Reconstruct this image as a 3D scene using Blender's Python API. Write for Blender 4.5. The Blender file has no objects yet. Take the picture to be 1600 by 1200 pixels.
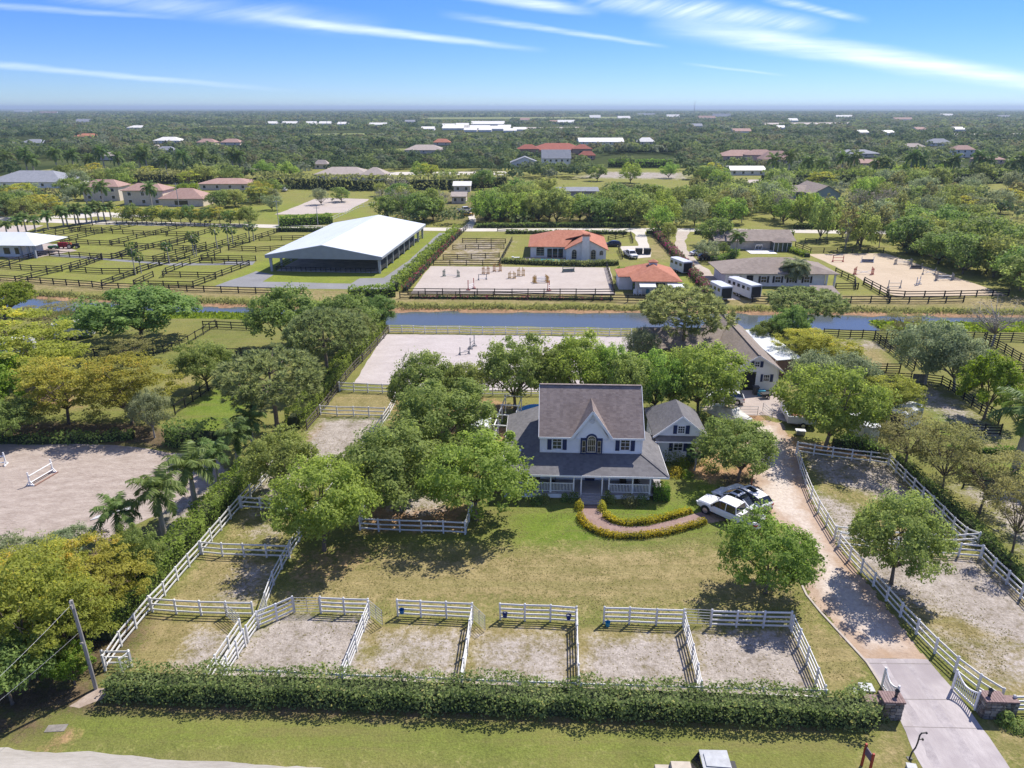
import bpy, math, random
import numpy as np
from mathutils import Vector, Matrix, Euler

rng = np.random.default_rng(7)
random.seed(7)
R = math.radians
scene = bpy.context.scene
COL = scene.collection

# ------------------------------------------------------------------ camera
CAM_H, FOC, PITCH = 36.0, 1110.0, math.atan(432 / 1110)
cp, sp = math.cos(PITCH), math.sin(PITCH)
cam_d = bpy.data.cameras.new('camera')
cam_d.sensor_width = 36.0
cam_d.lens = 36.0 * FOC / 1600.0
cam_d.clip_start = 1.0
cam_d.clip_end = 120000.0
cam = bpy.data.objects.new('camera', cam_d)
cam.location = (0, 0, CAM_H)
cam.rotation_euler = (math.pi / 2 - PITCH, 0, 0)
COL.objects.link(cam)
scene.camera = cam

# ------------------------------------------------------------------ light
SUN_EL, SUN_AZ = R(53), R(43)          # azimuth from +Y towards +X
SKY_STRENGTH = 0.15
SUN_STRENGTH = 4.4
EXPOSURE = 0.68
scene.view_settings.view_transform = 'Standard'
scene.view_settings.look = 'None'
scene.view_settings.gamma = 1.0
scene.view_settings.exposure = EXPOSURE
scene.view_settings.use_curve_mapping = False
sl = bpy.data.lights.new('sun', 'SUN')
sl.energy = SUN_STRENGTH
sl.angle = R(0.53)
sl.color = (1.0, 0.945, 0.86)
sun = bpy.data.objects.new('sun', sl)
sd = Vector((math.sin(SUN_AZ) * math.cos(SUN_EL), math.cos(SUN_AZ) * math.cos(SUN_EL), math.sin(SUN_EL)))
sun.rotation_euler = sd.to_track_quat('Z', 'Y').to_euler()
sun.location = sd * 200
COL.objects.link(sun)


def ray(u, v):
    a = (u - 800) / FOC
    b = (v - 600) / FOC
    return a, cp - b * sp, -sp - b * cp


def P(u, v, z=0.0):
    """ground point (x, y) that the photograph shows at pixel (u, v)"""
    dx, dy, dz = ray(u, v)
    t = (z - CAM_H) / dz
    return dx * t, dy * t


def PV(u, v, z=0.0):
    x, y = P(u, v, z)
    return Vector((x, y, z))


def ppm(x, y, z=0.0):
    """photo pixels per metre at a point"""
    return FOC / (y * cp - (z - CAM_H) * sp)


def pix(x, y, z=0.0):
    Zc = z - CAM_H
    d = y * cp - Zc * sp
    return 800 + FOC * x / d, 600 - FOC * (y * sp + Zc * cp) / d


# ------------------------------------------------------------------ world
world = bpy.data.worlds.new('World')
scene.world = world
world.use_nodes = True
wn, wl = world.node_tree.nodes, world.node_tree.links
wn.clear()


def N(nodes, typ, **kw):
    n = nodes.new(typ)
    for k, v in kw.items():
        if k.startswith('i_'):
            n.inputs[int(k[2:]) if k[2:].isdigit() else k[2:]].default_value = v
        else:
            setattr(n, k, v)
    return n


def mth(nodes, links, op, a, b=None, c=None, clamp=False):
    n = nodes.new('ShaderNodeMath')
    n.operation = op
    n.use_clamp = clamp
    for i, s in enumerate((a, b, c)):
        if s is None:
            continue
        if isinstance(s, (int, float)):
            n.inputs[i].default_value = s
        else:
            links.new(s, n.inputs[i])
    return n.outputs[0]


sky = N(wn, 'ShaderNodeTexSky', sky_type='NISHITA', sun_disc=False)
sky.sun_elevation = SUN_EL
sky.sun_rotation = SUN_AZ
sky.altitude = 3000
sky.air_density = 1.0
sky.dust_density = 0.0
sky.ozone_density = 10.0
W = lambda op, a, b=None, c=None, clamp=False: mth(wn, wl, op, a, b, c, clamp)
tc = N(wn, 'ShaderNodeTexCoord')
sx = N(wn, 'ShaderNodeSeparateXYZ')
wl.new(tc.outputs['Generated'], sx.inputs[0])
dzc = W('MAXIMUM', sx.outputs[2], 0.012)
pxs = W('DIVIDE', sx.outputs[0], dzc)      # where a ray meets the high cirrus layer
pys = W('DIVIDE', sx.outputs[1], dzc)
dyc = W('MAXIMUM', sx.outputs[1], 0.05)
gxs = W('DIVIDE', sx.outputs[0], dyc)      # direction coordinates of the northern sky
gys = W('DIVIDE', sx.outputs[2], dyc)


def sky_pt(u, v):
    a, b, c = ray(u, v)
    return Vector((a / b, c / b))


def wnoise(sx_, sy_, scale, detail, rough, ang, off=0.0, X=None, Y=None):
    ca, sa = math.cos(ang), math.sin(ang)
    X, Y = X or pxs, Y or pys
    al = W('ADD', W('MULTIPLY', X, ca), W('MULTIPLY', Y, sa))
    ac = W('SUBTRACT', W('MULTIPLY', Y, ca), W('MULTIPLY', X, sa))
    cb = N(wn, 'ShaderNodeCombineXYZ')
    wl.new(W('MULTIPLY', al, sx_), cb.inputs[0])
    wl.new(W('MULTIPLY', ac, sy_), cb.inputs[1])
    cb.inputs[2].default_value = off
    nz = N(wn, 'ShaderNodeTexNoise')
    nz.inputs['Scale'].default_value = scale
    nz.inputs['Detail'].default_value = detail
    nz.inputs['Roughness'].default_value = rough
    wl.new(cb.outputs[0], nz.inputs['Vector'])
    return nz.outputs[0]


def streak(a, b, ha, hb, strength, off, fa=0.15, fb=0.15, wisp=0.6, tilt=0.12):
    """one cirrus streak between two directions, half widths given in photo pixels"""
    A, B = sky_pt(*a), sky_pt(*b)
    L = (B - A).length
    d = (B - A) / L
    n = Vector((-d.y, d.x))
    wa, wb = ha / 1110.0, hb / 1110.0
    qx = W('SUBTRACT', gxs, A.x)
    qy = W('SUBTRACT', gys, A.y)
    t = W('DIVIDE', W('ADD', W('MULTIPLY', qx, d.x), W('MULTIPLY', qy, d.y)), L)
    s = W('ADD', W('MULTIPLY', qx, n.x), W('MULTIPLY', qy, n.y))
    ang = math.atan2(d.y, d.x)
    wid = W('MAXIMUM', W('ADD', W('MULTIPLY', t, (wb - wa) * .82), wa * .82), 0.001)
    wm = (wa + wb) / 2
    nz = wnoise(0.10, 0.5, 1.0 / wm, 4, 0.55, ang, off, gxs, gys)
    nf = wnoise(0.10, 1.6, 1.0 / wm, 7, 0.66, ang + tilt, off + 7, gxs, gys)
    s2 = W('ADD', W('DIVIDE', s, wid), W('MULTIPLY', W('SUBTRACT', nz, 0.5), 0.85))
    m = W('SUBTRACT', 1.0, W('ABSOLUTE', s2), clamp=True)
    m = W('MULTIPLY', m, W('SUBTRACT', 3.0, W('MULTIPLY', m, 2.0)))
    m = W('MULTIPLY', m, W('SUBTRACT', 1.0, W('ABSOLUTE', s2), clamp=True))
    fade = W('MULTIPLY', W('MULTIPLY', t, 1.0 / fa, clamp=True), W('DIVIDE', W('SUBTRACT', 1.0, t), fb, clamp=True), clamp=True)
    g = W('MULTIPLY', W('SUBTRACT', nf, 0.34), 3.2, clamp=True)
    m = W('MULTIPLY', W('MULTIPLY', m, fade), W('ADD', 1.0 - wisp, W('MULTIPLY', g, wisp)))
    return W('MULTIPLY', m, strength)


streaks = [
    streak((1760, 146), (1000, 38), 20, 26, 1.05, 1.0, 0.03, 0.25, 0.6),
    streak((1480, 92), (1010, 28), 14, 18, 0.30, 41.0, 0.25, 0.2, 0.8),
    streak((1310, 44), (900, -8), 22, 26, 0.75, 5.0, 0.2, 0.1, 0.8, 0.5),
    streak((860, 80), (360, 22), 7, 13, 0.75, 9.0, 0.35, 0.25, 0.35),
    streak((620, 44), (60, -14), 26, 24, 0.38, 45.0, 0.3, 0.1, 0.8, 0.3),
    streak((470, 143), (-160, 88), 5, 11, 0.42, 13.0, 0.4, 0.1, 0.35),
    streak((1050, 74), (680, 20), 5, 10, 0.5, 17.0, 0.15, 0.3, 0.6),
    streak((1235, 119), (1060, 98), 3, 4, 0.3, 21.0, 0.3, 0.3, 0.3),
    streak((1362, 33), (1190, -4), 8, 12, 0.55, 25.0, 0.3, 0.2, 0.6, 0.4),
    streak((940, 20), (700, -16), 12, 18, 0.85, 29.0, 0.3, 0.1, 0.55),
    streak((300, 30), (-80, 4), 5, 9, 0.3, 33.0, 0.3, 0.1, 0.4),
]
mask = streaks[0]
for s_ in streaks[1:]:
    mask = W('SUBTRACT', W('ADD', mask, s_), W('MULTIPLY', mask, s_))
gen = wnoise(0.25, 1.2, 0.9, 6, 0.65, R(60), 50)       # unseen cirrus veil high in the dome, added to brighten and whiten fill light
gm = W('MULTIPLY', W('SUBTRACT', gen, 0.40), 2.2, clamp=True)
high = W('MULTIPLY', W('SUBTRACT', sx.outputs[2], 0.15), 5.0, clamp=True)
mask = W('MAXIMUM', mask, W('MULTIPLY', gm, W('MULTIPLY', high, 0.75)))
mask = W('MULTIPLY', mask, 0.85, clamp=True)
hs = N(wn, 'ShaderNodeHueSaturation')
hs.inputs['Hue'].default_value = 0.516
hs.inputs['Saturation'].default_value = 1.15
hs.inputs['Value'].default_value = 0.76
wl.new(sky.outputs[0], hs.inputs['Color'])
deep = N(wn, 'ShaderNodeVectorMath', operation='SCALE')       # sky colour dimmed towards the horizon by a ramp on elevation
wl.new(hs.outputs[0], deep.inputs[0])
wl.new(W('ADD', 0.70, W('MULTIPLY', W('MULTIPLY', sx.outputs[2], 6.5, clamp=True), 0.30)), deep.inputs['Scale'])
cm = N(wn, 'ShaderNodeMix', data_type='RGBA')
wl.new(mask, cm.inputs['Factor'])
wl.new(deep.outputs[0], cm.inputs['A'])
cm.inputs['B'].default_value = (5.2, 5.7, 6.3, 1)
bg = N(wn, 'ShaderNodeBackground')
bg.inputs['Strength'].default_value = SKY_STRENGTH
wl.new(cm.outputs['Result'], bg.inputs['Color'])
wo = N(wn, 'ShaderNodeOutputWorld')
wl.new(bg.outputs[0], wo.inputs['Surface'])

cy = scene.cycles
cy.use_denoising = True
cy.denoiser = 'OPENIMAGEDENOISE'
cy.max_bounces = 9
cy.diffuse_bounces = 6
cy.glossy_bounces = 3
cy.transmission_bounces = 6
cy.transparent_max_bounces = 8
cy.volume_bounces = 0
cy.use_fast_gi = False
cy.sample_clamp_indirect = 8.0
scene.render.use_persistent_data = False

# ------------------------------------------------------------------ materials
MATS = {}


def mat(name, col, rough=0.7, var=0.18, scale=3.0, spec=0.3, metal=0.0, bump=0.0, col2=None, detail=4, rand=0.0, stretch=None):
    """principled surface whose colour drifts with object-space noise"""
    if name in MATS:
        return MATS[name]
    m = bpy.data.materials.new(name)
    m.use_nodes = True
    nd, lk = m.node_tree.nodes, m.node_tree.links
    b = nd['Principled BSDF']
    b.inputs['Roughness'].default_value = rough
    b.inputs['Specular IOR Level'].default_value = spec
    b.inputs['Metallic'].default_value = metal
    t = N(nd, 'ShaderNodeTexCoord')
    src = t.outputs['Object']
    if stretch:
        mp = N(nd, 'ShaderNodeMapping')
        mp.inputs['Scale'].default_value = stretch
        lk.new(src, mp.inputs[0])
        src = mp.outputs[0]
    nz = N(nd, 'ShaderNodeTexNoise')
    nz.inputs['Scale'].default_value = scale
    nz.inputs['Detail'].default_value = detail
    lk.new(src, nz.inputs['Vector'])
    mr = N(nd, 'ShaderNodeMapRange')
    mr.inputs['From Min'].default_value = 0.3
    mr.inputs['From Max'].default_value = 0.7
    lk.new(nz.outputs[0], mr.inputs['Value'])
    mx = N(nd, 'ShaderNodeMix', data_type='RGBA')
    c = Vector(col)
    c2 = Vector(col2) if col2 else c * (1 - var)
    c1 = c if col2 else c * (1 + var * 0.6)
    mx.inputs['A'].default_value = (*c2, 1)
    mx.inputs['B'].default_value = (*c1, 1)
    lk.new(mr.outputs[0], mx.inputs['Factor'])
    out = mx.outputs['Result']
    if rand:
        oi = N(nd, 'ShaderNodeObjectInfo')
        hv = N(nd, 'ShaderNodeHueSaturation')
        v = mth(nd, lk, 'ADD', mth(nd, lk, 'MULTIPLY', oi.outputs['Random'], 2 * rand), 1 - rand)
        lk.new(v, hv.inputs['Value'])
        lk.new(out, hv.inputs['Color'])
        out = hv.outputs[0]
    lk.new(out, b.inputs['Base Color'])
    if bump:
        bp = N(nd, 'ShaderNodeBump')
        bp.inputs['Strength'].default_value = bump
        bp.inputs['Distance'].default_value = 0.05
        lk.new(nz.outputs[0], bp.inputs['Height'])
        lk.new(bp.outputs[0], b.inputs['Normal'])
    MATS[name] = m
    return m


def leaf_mat(name, dark, light, trans=0.35, flower=None, famt=0.0, rough=0.55, rand=0.12, hue=0.02):
    """foliage: per-leaf 'tint' picks between two greens, each tree drifts a little"""
    m = bpy.data.materials.new(name)
    m.use_nodes = True
    nd, lk = m.node_tree.nodes, m.node_tree.links
    nd.clear()
    at = N(nd, 'ShaderNodeAttribute', attribute_name='tint')
    cr = N(nd, 'ShaderNodeValToRGB')
    cr.color_ramp.elements[0].color = (*dark, 1)
    cr.color_ramp.elements[1].color = (*light, 1)
    if flower:
        cr.color_ramp.elements[1].position = 1 - famt
        e = cr.color_ramp.elements.new(min(1.0, 1 - famt + 0.05))
        e.color = (*flower, 1)
    lk.new(at.outputs['Fac'], cr.inputs[0])
    oi = N(nd, 'ShaderNodeObjectInfo')
    hv = N(nd, 'ShaderNodeHueSaturation')
    lk.new(mth(nd, lk, 'ADD', mth(nd, lk, 'MULTIPLY', oi.outputs['Random'], 2 * rand), 1 - rand), hv.inputs['Value'])
    rnd2 = mth(nd, lk, 'FRACT', mth(nd, lk, 'MULTIPLY', oi.outputs['Random'], 37.7))
    lk.new(mth(nd, lk, 'ADD', mth(nd, lk, 'MULTIPLY', rnd2, 2 * hue), 0.5 - hue), hv.inputs['Hue'])
    lk.new(cr.outputs[0], hv.inputs['Color'])
    b = N(nd, 'ShaderNodeBsdfPrincipled')
    b.inputs['Roughness'].default_value = rough
    b.inputs['Specular IOR Level'].default_value = 0.12
    lk.new(hv.outputs[0], b.inputs['Base Color'])
    tr = N(nd, 'ShaderNodeBsdfTranslucent')
    hv2 = N(nd, 'ShaderNodeHueSaturation')
    hv2.inputs['Value'].default_value = 1.5
    hv2.inputs['Saturation'].default_value = 1.1
    lk.new(hv.outputs[0], hv2.inputs['Color'])
    lk.new(hv2.outputs[0], tr.inputs[0])
    ms = N(nd, 'ShaderNodeMixShader')
    ms.inputs[0].default_value = trans
    lk.new(b.outputs[0], ms.inputs[1])
    lk.new(tr.outputs[0], ms.inputs[2])
    o = N(nd, 'ShaderNodeOutputMaterial')
    lk.new(ms.outputs[0], o.inputs[0])
    MATS[name] = m
    return m


# ------------------------------------------------------------------ objects
def tag(o, label=None, cat=None, group=None, kind=None):
    if label:
        o['label'] = label
    if cat:
        o['category'] = cat
    if group:
        o['group'] = group
    if kind:
        o['kind'] = kind
    return o


def thing(name, label, cat, loc=(0, 0, 0), rz=0.0, group=None):
    o = bpy.data.objects.new(name, None)
    o.empty_display_size = 0.3
    o.location = loc
    o.rotation_euler = (0, 0, rz)
    COL.objects.link(o)
    return tag(o, label, cat, group)


def link(name, mesh, parent=None, loc=(0, 0, 0), rot=(0, 0, 0), scale=(1, 1, 1)):
    o = bpy.data.objects.new(name, mesh)
    o.location = loc
    o.rotation_euler = rot
    o.scale = scale
    COL.objects.link(o)
    if parent is not None:
        o.parent = parent
    return o


def copy_tree(o, parent=None):
    c = o.copy()
    COL.objects.link(c)
    c.parent = parent
    for ch in list(o.children):
        copy_tree(ch, c)
    return c


class MB:
    """collects faces, builds ONE mesh object"""

    def __init__(self):
        self.v, self.f, self.m = [], [], []

    def add(self, vs, fs, mi=0):
        o = len(self.v)
        self.v.extend([tuple(p) for p in vs])
        for f in fs:
            self.f.append(tuple(i + o for i in f))
            self.m.append(mi)
        return self

    def box(self, c, s, rz=0.0, mi=0, taper=1.0):
        x, y, z = s[0] / 2, s[1] / 2, s[2] / 2
        ca, sa = math.cos(rz), math.sin(rz)
        vs = []
        for k, zz in enumerate((-z, z)):
            t = taper if k else 1.0
            for xx, yy in ((-x, -y), (x, -y), (x, y), (-x, y)):
                xx, yy = xx * t, yy * t
                vs.append((c[0] + xx * ca - yy * sa, c[1] + xx * sa + yy * ca, c[2] + zz))
        return self.add(vs, [(3, 2, 1, 0), (4, 5, 6, 7), (0, 1, 5, 4), (1, 2, 6, 5), (2, 3, 7, 6), (3, 0, 4, 7)], mi)

    def beam(self, p0, p1, w, h, mi=0):
        p0, p1 = Vector(p0), Vector(p1)
        d = (p1 - p0).normalized()
        s = d.cross(Vector((0, 0, 1)))
        if s.length < 1e-4:
            s = Vector((1, 0, 0))
        s.normalize()
        u = s.cross(d)
        vs = []
        for p in (p0, p1):
            for a, b in ((-1, -1), (1, -1), (1, 1), (-1, 1)):
                vs.append(p + s * (a * w / 2) + u * (b * h / 2))
        return self.add(vs, [(0, 1, 2, 3), (7, 6, 5, 4), (4, 5, 1, 0), (5, 6, 2, 1), (6, 7, 3, 2), (7, 4, 0, 3)], mi)

    def cyl(self, p0, p1, r0, r1=None, n=8, mi=0, cap=True):
        r1 = r0 if r1 is None else r1
        p0, p1 = Vector(p0), Vector(p1)
        d = (p1 - p0).normalized()
        s = d.orthogonal().normalized()
        u = d.cross(s)
        vs = []
        for p, r in ((p0, r0), (p1, r1)):
            for i in range(n):
                a = 2 * math.pi * i / n
                vs.append(p + s * (r * math.cos(a)) + u * (r * math.sin(a)))
        fs = [(i, (i + 1) % n, n + (i + 1) % n, n + i) for i in range(n)]
        if cap:
            fs += [tuple(range(n - 1, -1, -1)), tuple(range(n, 2 * n))]
        return self.add(vs, fs, mi)

    def tube(self, pts, rs, n=6, mi=0):
        pts = [Vector(p) for p in pts]
        vs = []
        for i, p in enumerate(pts):
            d = (pts[min(i + 1, len(pts) - 1)] - pts[max(i - 1, 0)]).normalized()
            s = d.cross(Vector((0.13, 0.31, 0.94)))
            if s.length < 1e-3:
                s = d.orthogonal()
            s.normalize()
            u = s.cross(d)
            r = rs[i] if hasattr(rs, '__len__') else rs
            for k in range(n):
                a = 2 * math.pi * k / n
                vs.append(p + s * (r * math.cos(a)) + u * (r * math.sin(a)))
        fs = []
        for i in range(len(pts) - 1):
            for k in range(n):
                k2 = (k + 1) % n
                fs.append((i * n + k, i * n + k2, (i + 1) * n + k2, (i + 1) * n + k))
        fs += [tuple(range(n - 1, -1, -1)), tuple(range((len(pts) - 1) * n, len(pts) * n))]
        return self.add(vs, fs, mi)

    def prism(self, poly, z0, z1, mi=0):
        n = len(poly)
        area = sum(poly[i][0] * poly[(i + 1) % n][1] - poly[(i + 1) % n][0] * poly[i][1] for i in range(n))
        if area < 0:
            poly = poly[::-1]
        vs = [(p[0], p[1], z0) for p in poly] + [(p[0], p[1], z1) for p in poly]
        fs = [tuple(range(n - 1, -1, -1)), tuple(range(n, 2 * n))]
        fs += [(i, (i + 1) % n, n + (i + 1) % n, n + i) for i in range(n)]
        return self.add(vs, fs, mi)

    def slab(self, pts, th, mi=0):
        """planar polygon given a thickness downwards"""
        n = len(pts)
        pts = [Vector(p) for p in pts]
        nn = Vector((0, 0, 0))
        for i in range(n):
            a, b = pts[i], pts[(i + 1) % n]
            nn += a.cross(b)
        if nn.z < 0:
            pts = pts[::-1]
        vs = pts + [p - Vector((0, 0, th)) for p in pts]
        fs = [tuple(range(n)), tuple(range(2 * n - 1, n - 1, -1))]
        fs += [((i + 1) % n, i, n + i, n + (i + 1) % n) for i in range(n)]
        return self.add(vs, fs, mi)

    def mesh(self, name, mats, smooth=False):
        me = bpy.data.meshes.new(name)
        me.from_pydata(self.v, [], self.f)
        for m in (mats if isinstance(mats, (list, tuple)) else [mats]):
            me.materials.append(m)
        if isinstance(mats, (list, tuple)) and len(mats) > 1:
            me.polygons.foreach_set('material_index', self.m)
        if smooth:
            me.polygons.foreach_set('use_smooth', [True] * len(me.polygons))
        me.update()
        return me

    def build(self, name, mats, parent=None, loc=(0, 0, 0), rz=0.0, smooth=False):
        return link(name, self.mesh(name, mats, smooth), parent, loc, (0, 0, rz))


def mesh_np(name, co, quads, mats, attrs=None, mi=None, smooth=False):
    """fast mesh from arrays: co (n,3), quads (m,4)"""
    me = bpy.data.meshes.new(name)
    nv, nf = len(co), len(quads)
    k = quads.shape[1]
    me.vertices.add(nv)
    me.vertices.foreach_set('co', np.asarray(co, np.float32).ravel())
    me.loops.add(nf * k)
    me.loops.foreach_set('vertex_index', np.asarray(quads, np.int32).ravel())
    me.polygons.add(nf)
    me.polygons.foreach_set('loop_start', np.arange(0, nf * k, k, dtype=np.int32))
    me.polygons.foreach_set('loop_total', np.full(nf, k, np.int32))
    for m in (mats if isinstance(mats, (list, tuple)) else [mats]):
        me.materials.append(m)
    if mi is not None:
        me.polygons.foreach_set('material_index', np.asarray(mi, np.int32))
    if smooth:
        me.polygons.foreach_set('use_smooth', np.ones(nf, bool))
    for an, (dom, val) in (attrs or {}).items():
        a = me.attributes.new(an, 'FLOAT', dom)
        a.data.foreach_set('value', np.asarray(val, np.float32))
    me.update(calc_edges=True)
    return me


def unit(v):
    return v / np.maximum(np.linalg.norm(v, axis=-1, keepdims=True), 1e-9)


def leaf_quads(pos, nrm, size, aspect=0.62, r=rng, droop=0.0, axis=None):
    """a bent leaf-shaped quad at every position"""
    n = len(pos)
    nrm = unit(nrm)
    t = r.normal(size=(n, 3)) if axis is None else axis
    t = unit(t - nrm * np.sum(t * nrm, 1, keepdims=True))
    b = np.cross(nrm, t)
    size = np.broadcast_to(np.asarray(size, float), (n,))[:, None]
    a = t * size * 0.5
    w = b * size * 0.5 * aspect
    k = r.uniform(-0.16, 0.16, (n, 1)) * size * nrm
    v = np.stack([pos - a, pos + w + k, pos + a, pos - w + k * 0.6], 1).reshape(-1, 3)
    q = np.arange(4 * n).reshape(n, 4)
    return v, q
# ------------------------------------------------------------------ foliage builders
BARK = mat('bark', (0.17, 0.135, 0.10), 0.9, 0.35, 6, bump=0.5)
BARK_PALE = mat('bark_pale', (0.34, 0.31, 0.27), 0.85, 0.25, 5, bump=0.3)
PALM_BARK = mat('palm_bark', (0.36, 0.33, 0.29), 0.85, 0.22, 9, bump=0.3, stretch=(1, 1, 6))
LEAF = dict(
    oak=leaf_mat('leaf_oak', (0.173, 0.212, 0.059), (0.356, 0.408, 0.132), 0.50, rough=0.7),
    lime=leaf_mat('leaf_lime', (0.165, 0.235, 0.048), (0.352, 0.445, 0.115), 0.52, rough=0.7),
    dark=leaf_mat('leaf_dark', (0.104, 0.159, 0.044), (0.281, 0.354, 0.098), 0.42, rough=0.6),
    gold=leaf_mat('leaf_gold', (0.200, 0.225, 0.044), (0.410, 0.405, 0.090), 0.52, flower=(0.58, 0.47, 0.09), famt=0.22, rough=0.7),
    olive=leaf_mat('leaf_olive', (0.178, 0.178, 0.070), (0.367, 0.351, 0.135), 0.45, rough=0.7),
    grey=leaf_mat('leaf_grey', (0.165, 0.200, 0.100), (0.350, 0.385, 0.215), 0.48, rough=0.7),
    pine=leaf_mat('leaf_pine', (0.162, 0.194, 0.071), (0.400, 0.427, 0.184), 0.42, rough=0.7),
    bright=leaf_mat('leaf_bright', (0.127, 0.196, 0.025), (0.265, 0.345, 0.052), 0.45, rough=0.65),
    twig=leaf_mat('leaf_twig', (0.200, 0.175, 0.130), (0.340, 0.310, 0.240), 0.2),
    palm=leaf_mat('leaf_palm', (0.078, 0.134, 0.036), (0.224, 0.302, 0.090), 0.32, rough=0.45),
    hedge=leaf_mat('leaf_hedge', (0.135, 0.180, 0.058), (0.345, 0.400, 0.155), 0.50, flower=(0.50, 0.46, 0.18), famt=0.06, rough=0.65),
    hedge_green=leaf_mat('leaf_hedge_green', (0.135, 0.205, 0.040), (0.310, 0.400, 0.090), 0.48, rough=0.65),
    wood_a=leaf_mat('leaf_wood_a', (0.086, 0.127, 0.052), (0.236, 0.280, 0.114), 0.35, rough=.8),
    wood_b=leaf_mat('leaf_wood_b', (0.051, 0.089, 0.038), (0.147, 0.199, 0.081), 0.30, rough=.8),
    wood_c=leaf_mat('leaf_wood_c', (0.120, 0.162, 0.056), (0.282, 0.331, 0.120), 0.38, rough=.8),
    wood_d=leaf_mat('leaf_wood_d', (0.115, 0.118, 0.059), (0.237, 0.230, 0.115), 0.35, rough=.8),
    wood_e=leaf_mat('leaf_wood_e', (0.112, 0.138, 0.087), (0.253, 0.282, 0.176), 0.35, rough=.8),
    croton=leaf_mat('leaf_croton', (0.240, 0.250, 0.030), (0.600, 0.500, 0.050), 0.4, rand=0.06),
    bougain=leaf_mat('leaf_bougainvillea', (0.060, 0.105, 0.030), (0.130, 0.165, 0.050), 0.3, flower=(0.400, 0.080, 0.150), famt=0.42),
    boxwood=leaf_mat('leaf_boxwood', (0.080, 0.185, 0.022), (0.190, 0.330, 0.055), 0.4, rand=0.03),
    grass=leaf_mat('leaf_grass', (0.200, 0.205, 0.070), (0.340, 0.300, 0.130), 0.45, rand=0.02),
)


def crown_arrays(r, rad, hh, zc, ncl, per, leaf, kind):
    """clumped leaves filling a lobed crown of radius rad and half height hh about (0,0,zc)"""
    d = unit(r.normal(size=(ncl * 3, 3)))
    if kind == 'umbrella':
        d = d[d[:, 2] > -0.25][:ncl]
    elif kind == 'sparse':
        d = d[d[:, 2] > -0.6][:ncl]
    else:
        d = d[d[:, 2] > -0.72][:ncl]
    n = len(d)
    lob = unit(r.normal(size=(7, 3)))
    mod = 0.88 + 0.30 * np.max(np.clip(d @ lob.T, 0, 1) ** 3, 1) - 0.16 * np.max(np.clip(d @ -lob.T, 0, 1) ** 4, 1)
    fr = (0.30 + 0.70 * r.random(n) ** 0.45) * mod * r.uniform(.9, 1.08, n)
    c = d * fr[:, None] * np.array([rad, rad, hh])
    if kind == 'umbrella':
        lay = np.array([0.15, 0.5, 0.85])[r.integers(0, 3, n)]
        hr = np.linalg.norm(c[:, :2], axis=1) / rad
        c[:, 2] = hh * (lay * (1.05 - 0.45 * hr ** 2) + r.normal(0, 0.05, n))
    c[:, 2] += zc
    cr = rad * r.uniform(*((0.09, 0.21) if ncl > 80 else (0.15, 0.28)), n)
    ct = r.random(n)
    idx = np.repeat(np.arange(n), per)
    e = unit(r.normal(size=(len(idx), 3)))
    u = 0.35 + 0.65 * r.random(len(idx)) ** 0.6
    u = np.where(r.random(len(idx)) < .16, u * r.uniform(1.15, 1.75, len(idx)), u)
    fl = {'umbrella': 0.24, 'sparse': 0.7}.get(kind, 0.72)
    pos = c[idx] + e * (cr[idx] * u)[:, None] * np.array([1, 1, fl])
    out = unit(pos - np.array([0, 0, zc]))
    nrm = e * (0.45 if kind != 'umbrella' else .2) + out * (0.35 if kind != 'umbrella' else .1) + np.array([0, 0, 0.5 if kind != 'umbrella' else .9]) + r.normal(0, 0.45, e.shape)
    size = leaf * r.uniform(0.65, 1.35, len(idx))
    tint = np.clip(ct[idx] * 0.55 + 0.45 * r.random(len(idx)), 0, 0.999)
    if kind == 'umbrella':
        tint = np.clip(tint * 0.6 + 0.4 * np.clip((pos[:, 2] - zc) / hh, 0, 1), 0, 0.999)
    return c, pos, nrm, size, tint


def make_tree_meshes(name, seed, rad, H, leafm, ncl=95, per=110, leaf=0.25, kind='round', base=0.26, trunk_r=0.18, bark=BARK, limbs=11, aspect=0.5):
    r = np.random.default_rng(seed)
    hh = H * (1 - base) / 2 * (1.0 if kind != 'umbrella' else 1.05)
    zc = H - hh
    if kind == 'umbrella':
        zc = H * base + 0.3
        hh = H - zc
    c, pos, nrm, size, tint = crown_arrays(r, rad, hh, zc, ncl, per, leaf, kind)
    v, q = leaf_quads(pos, nrm, size, aspect, r)
    crown = mesh_np(name + '_crown', v, q, leafm, {'tint': ('FACE', tint)})
    m = MB()
    zt = H * base * r.uniform(0.75, 0.95)
    lean = r.normal(0, 0.12, 2)
    top = Vector((lean[0], lean[1], zt))
    m.tube([(0, 0, -0.2), (0, 0, 0.15), (lean[0] * .4, lean[1] * .4, zt * .55), top], [trunk_r * 1.5, trunk_r * 1.1, trunk_r * .9, trunk_r * .8], 7)
    ids = r.choice(len(c), min(limbs, len(c)), replace=False)
    for i in ids:
        e = Vector(c[i])
        mid = top.lerp(e, 0.5) + Vector((r.normal(0, .25), r.normal(0, .25), r.uniform(-.1, .35)))
        m.tube([top - Vector((0, 0, .1)), mid, e], [trunk_r * .6, trunk_r * .34, trunk_r * .1], 5)
        for j in range(2):
            k = int(np.argmin(np.linalg.norm(c - np.array(mid) - r.normal(0, rad * .3, 3), axis=1)))
            m.tube([mid, mid.lerp(Vector(c[k]), .5) + Vector((0, 0, .15)), c[k]], [trunk_r * .28, trunk_r * .18, trunk_r * .07], 4)
    return dict(crown=crown, trunk=m.mesh(name + '_trunk', bark, True), rad=rad, H=H)


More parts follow.
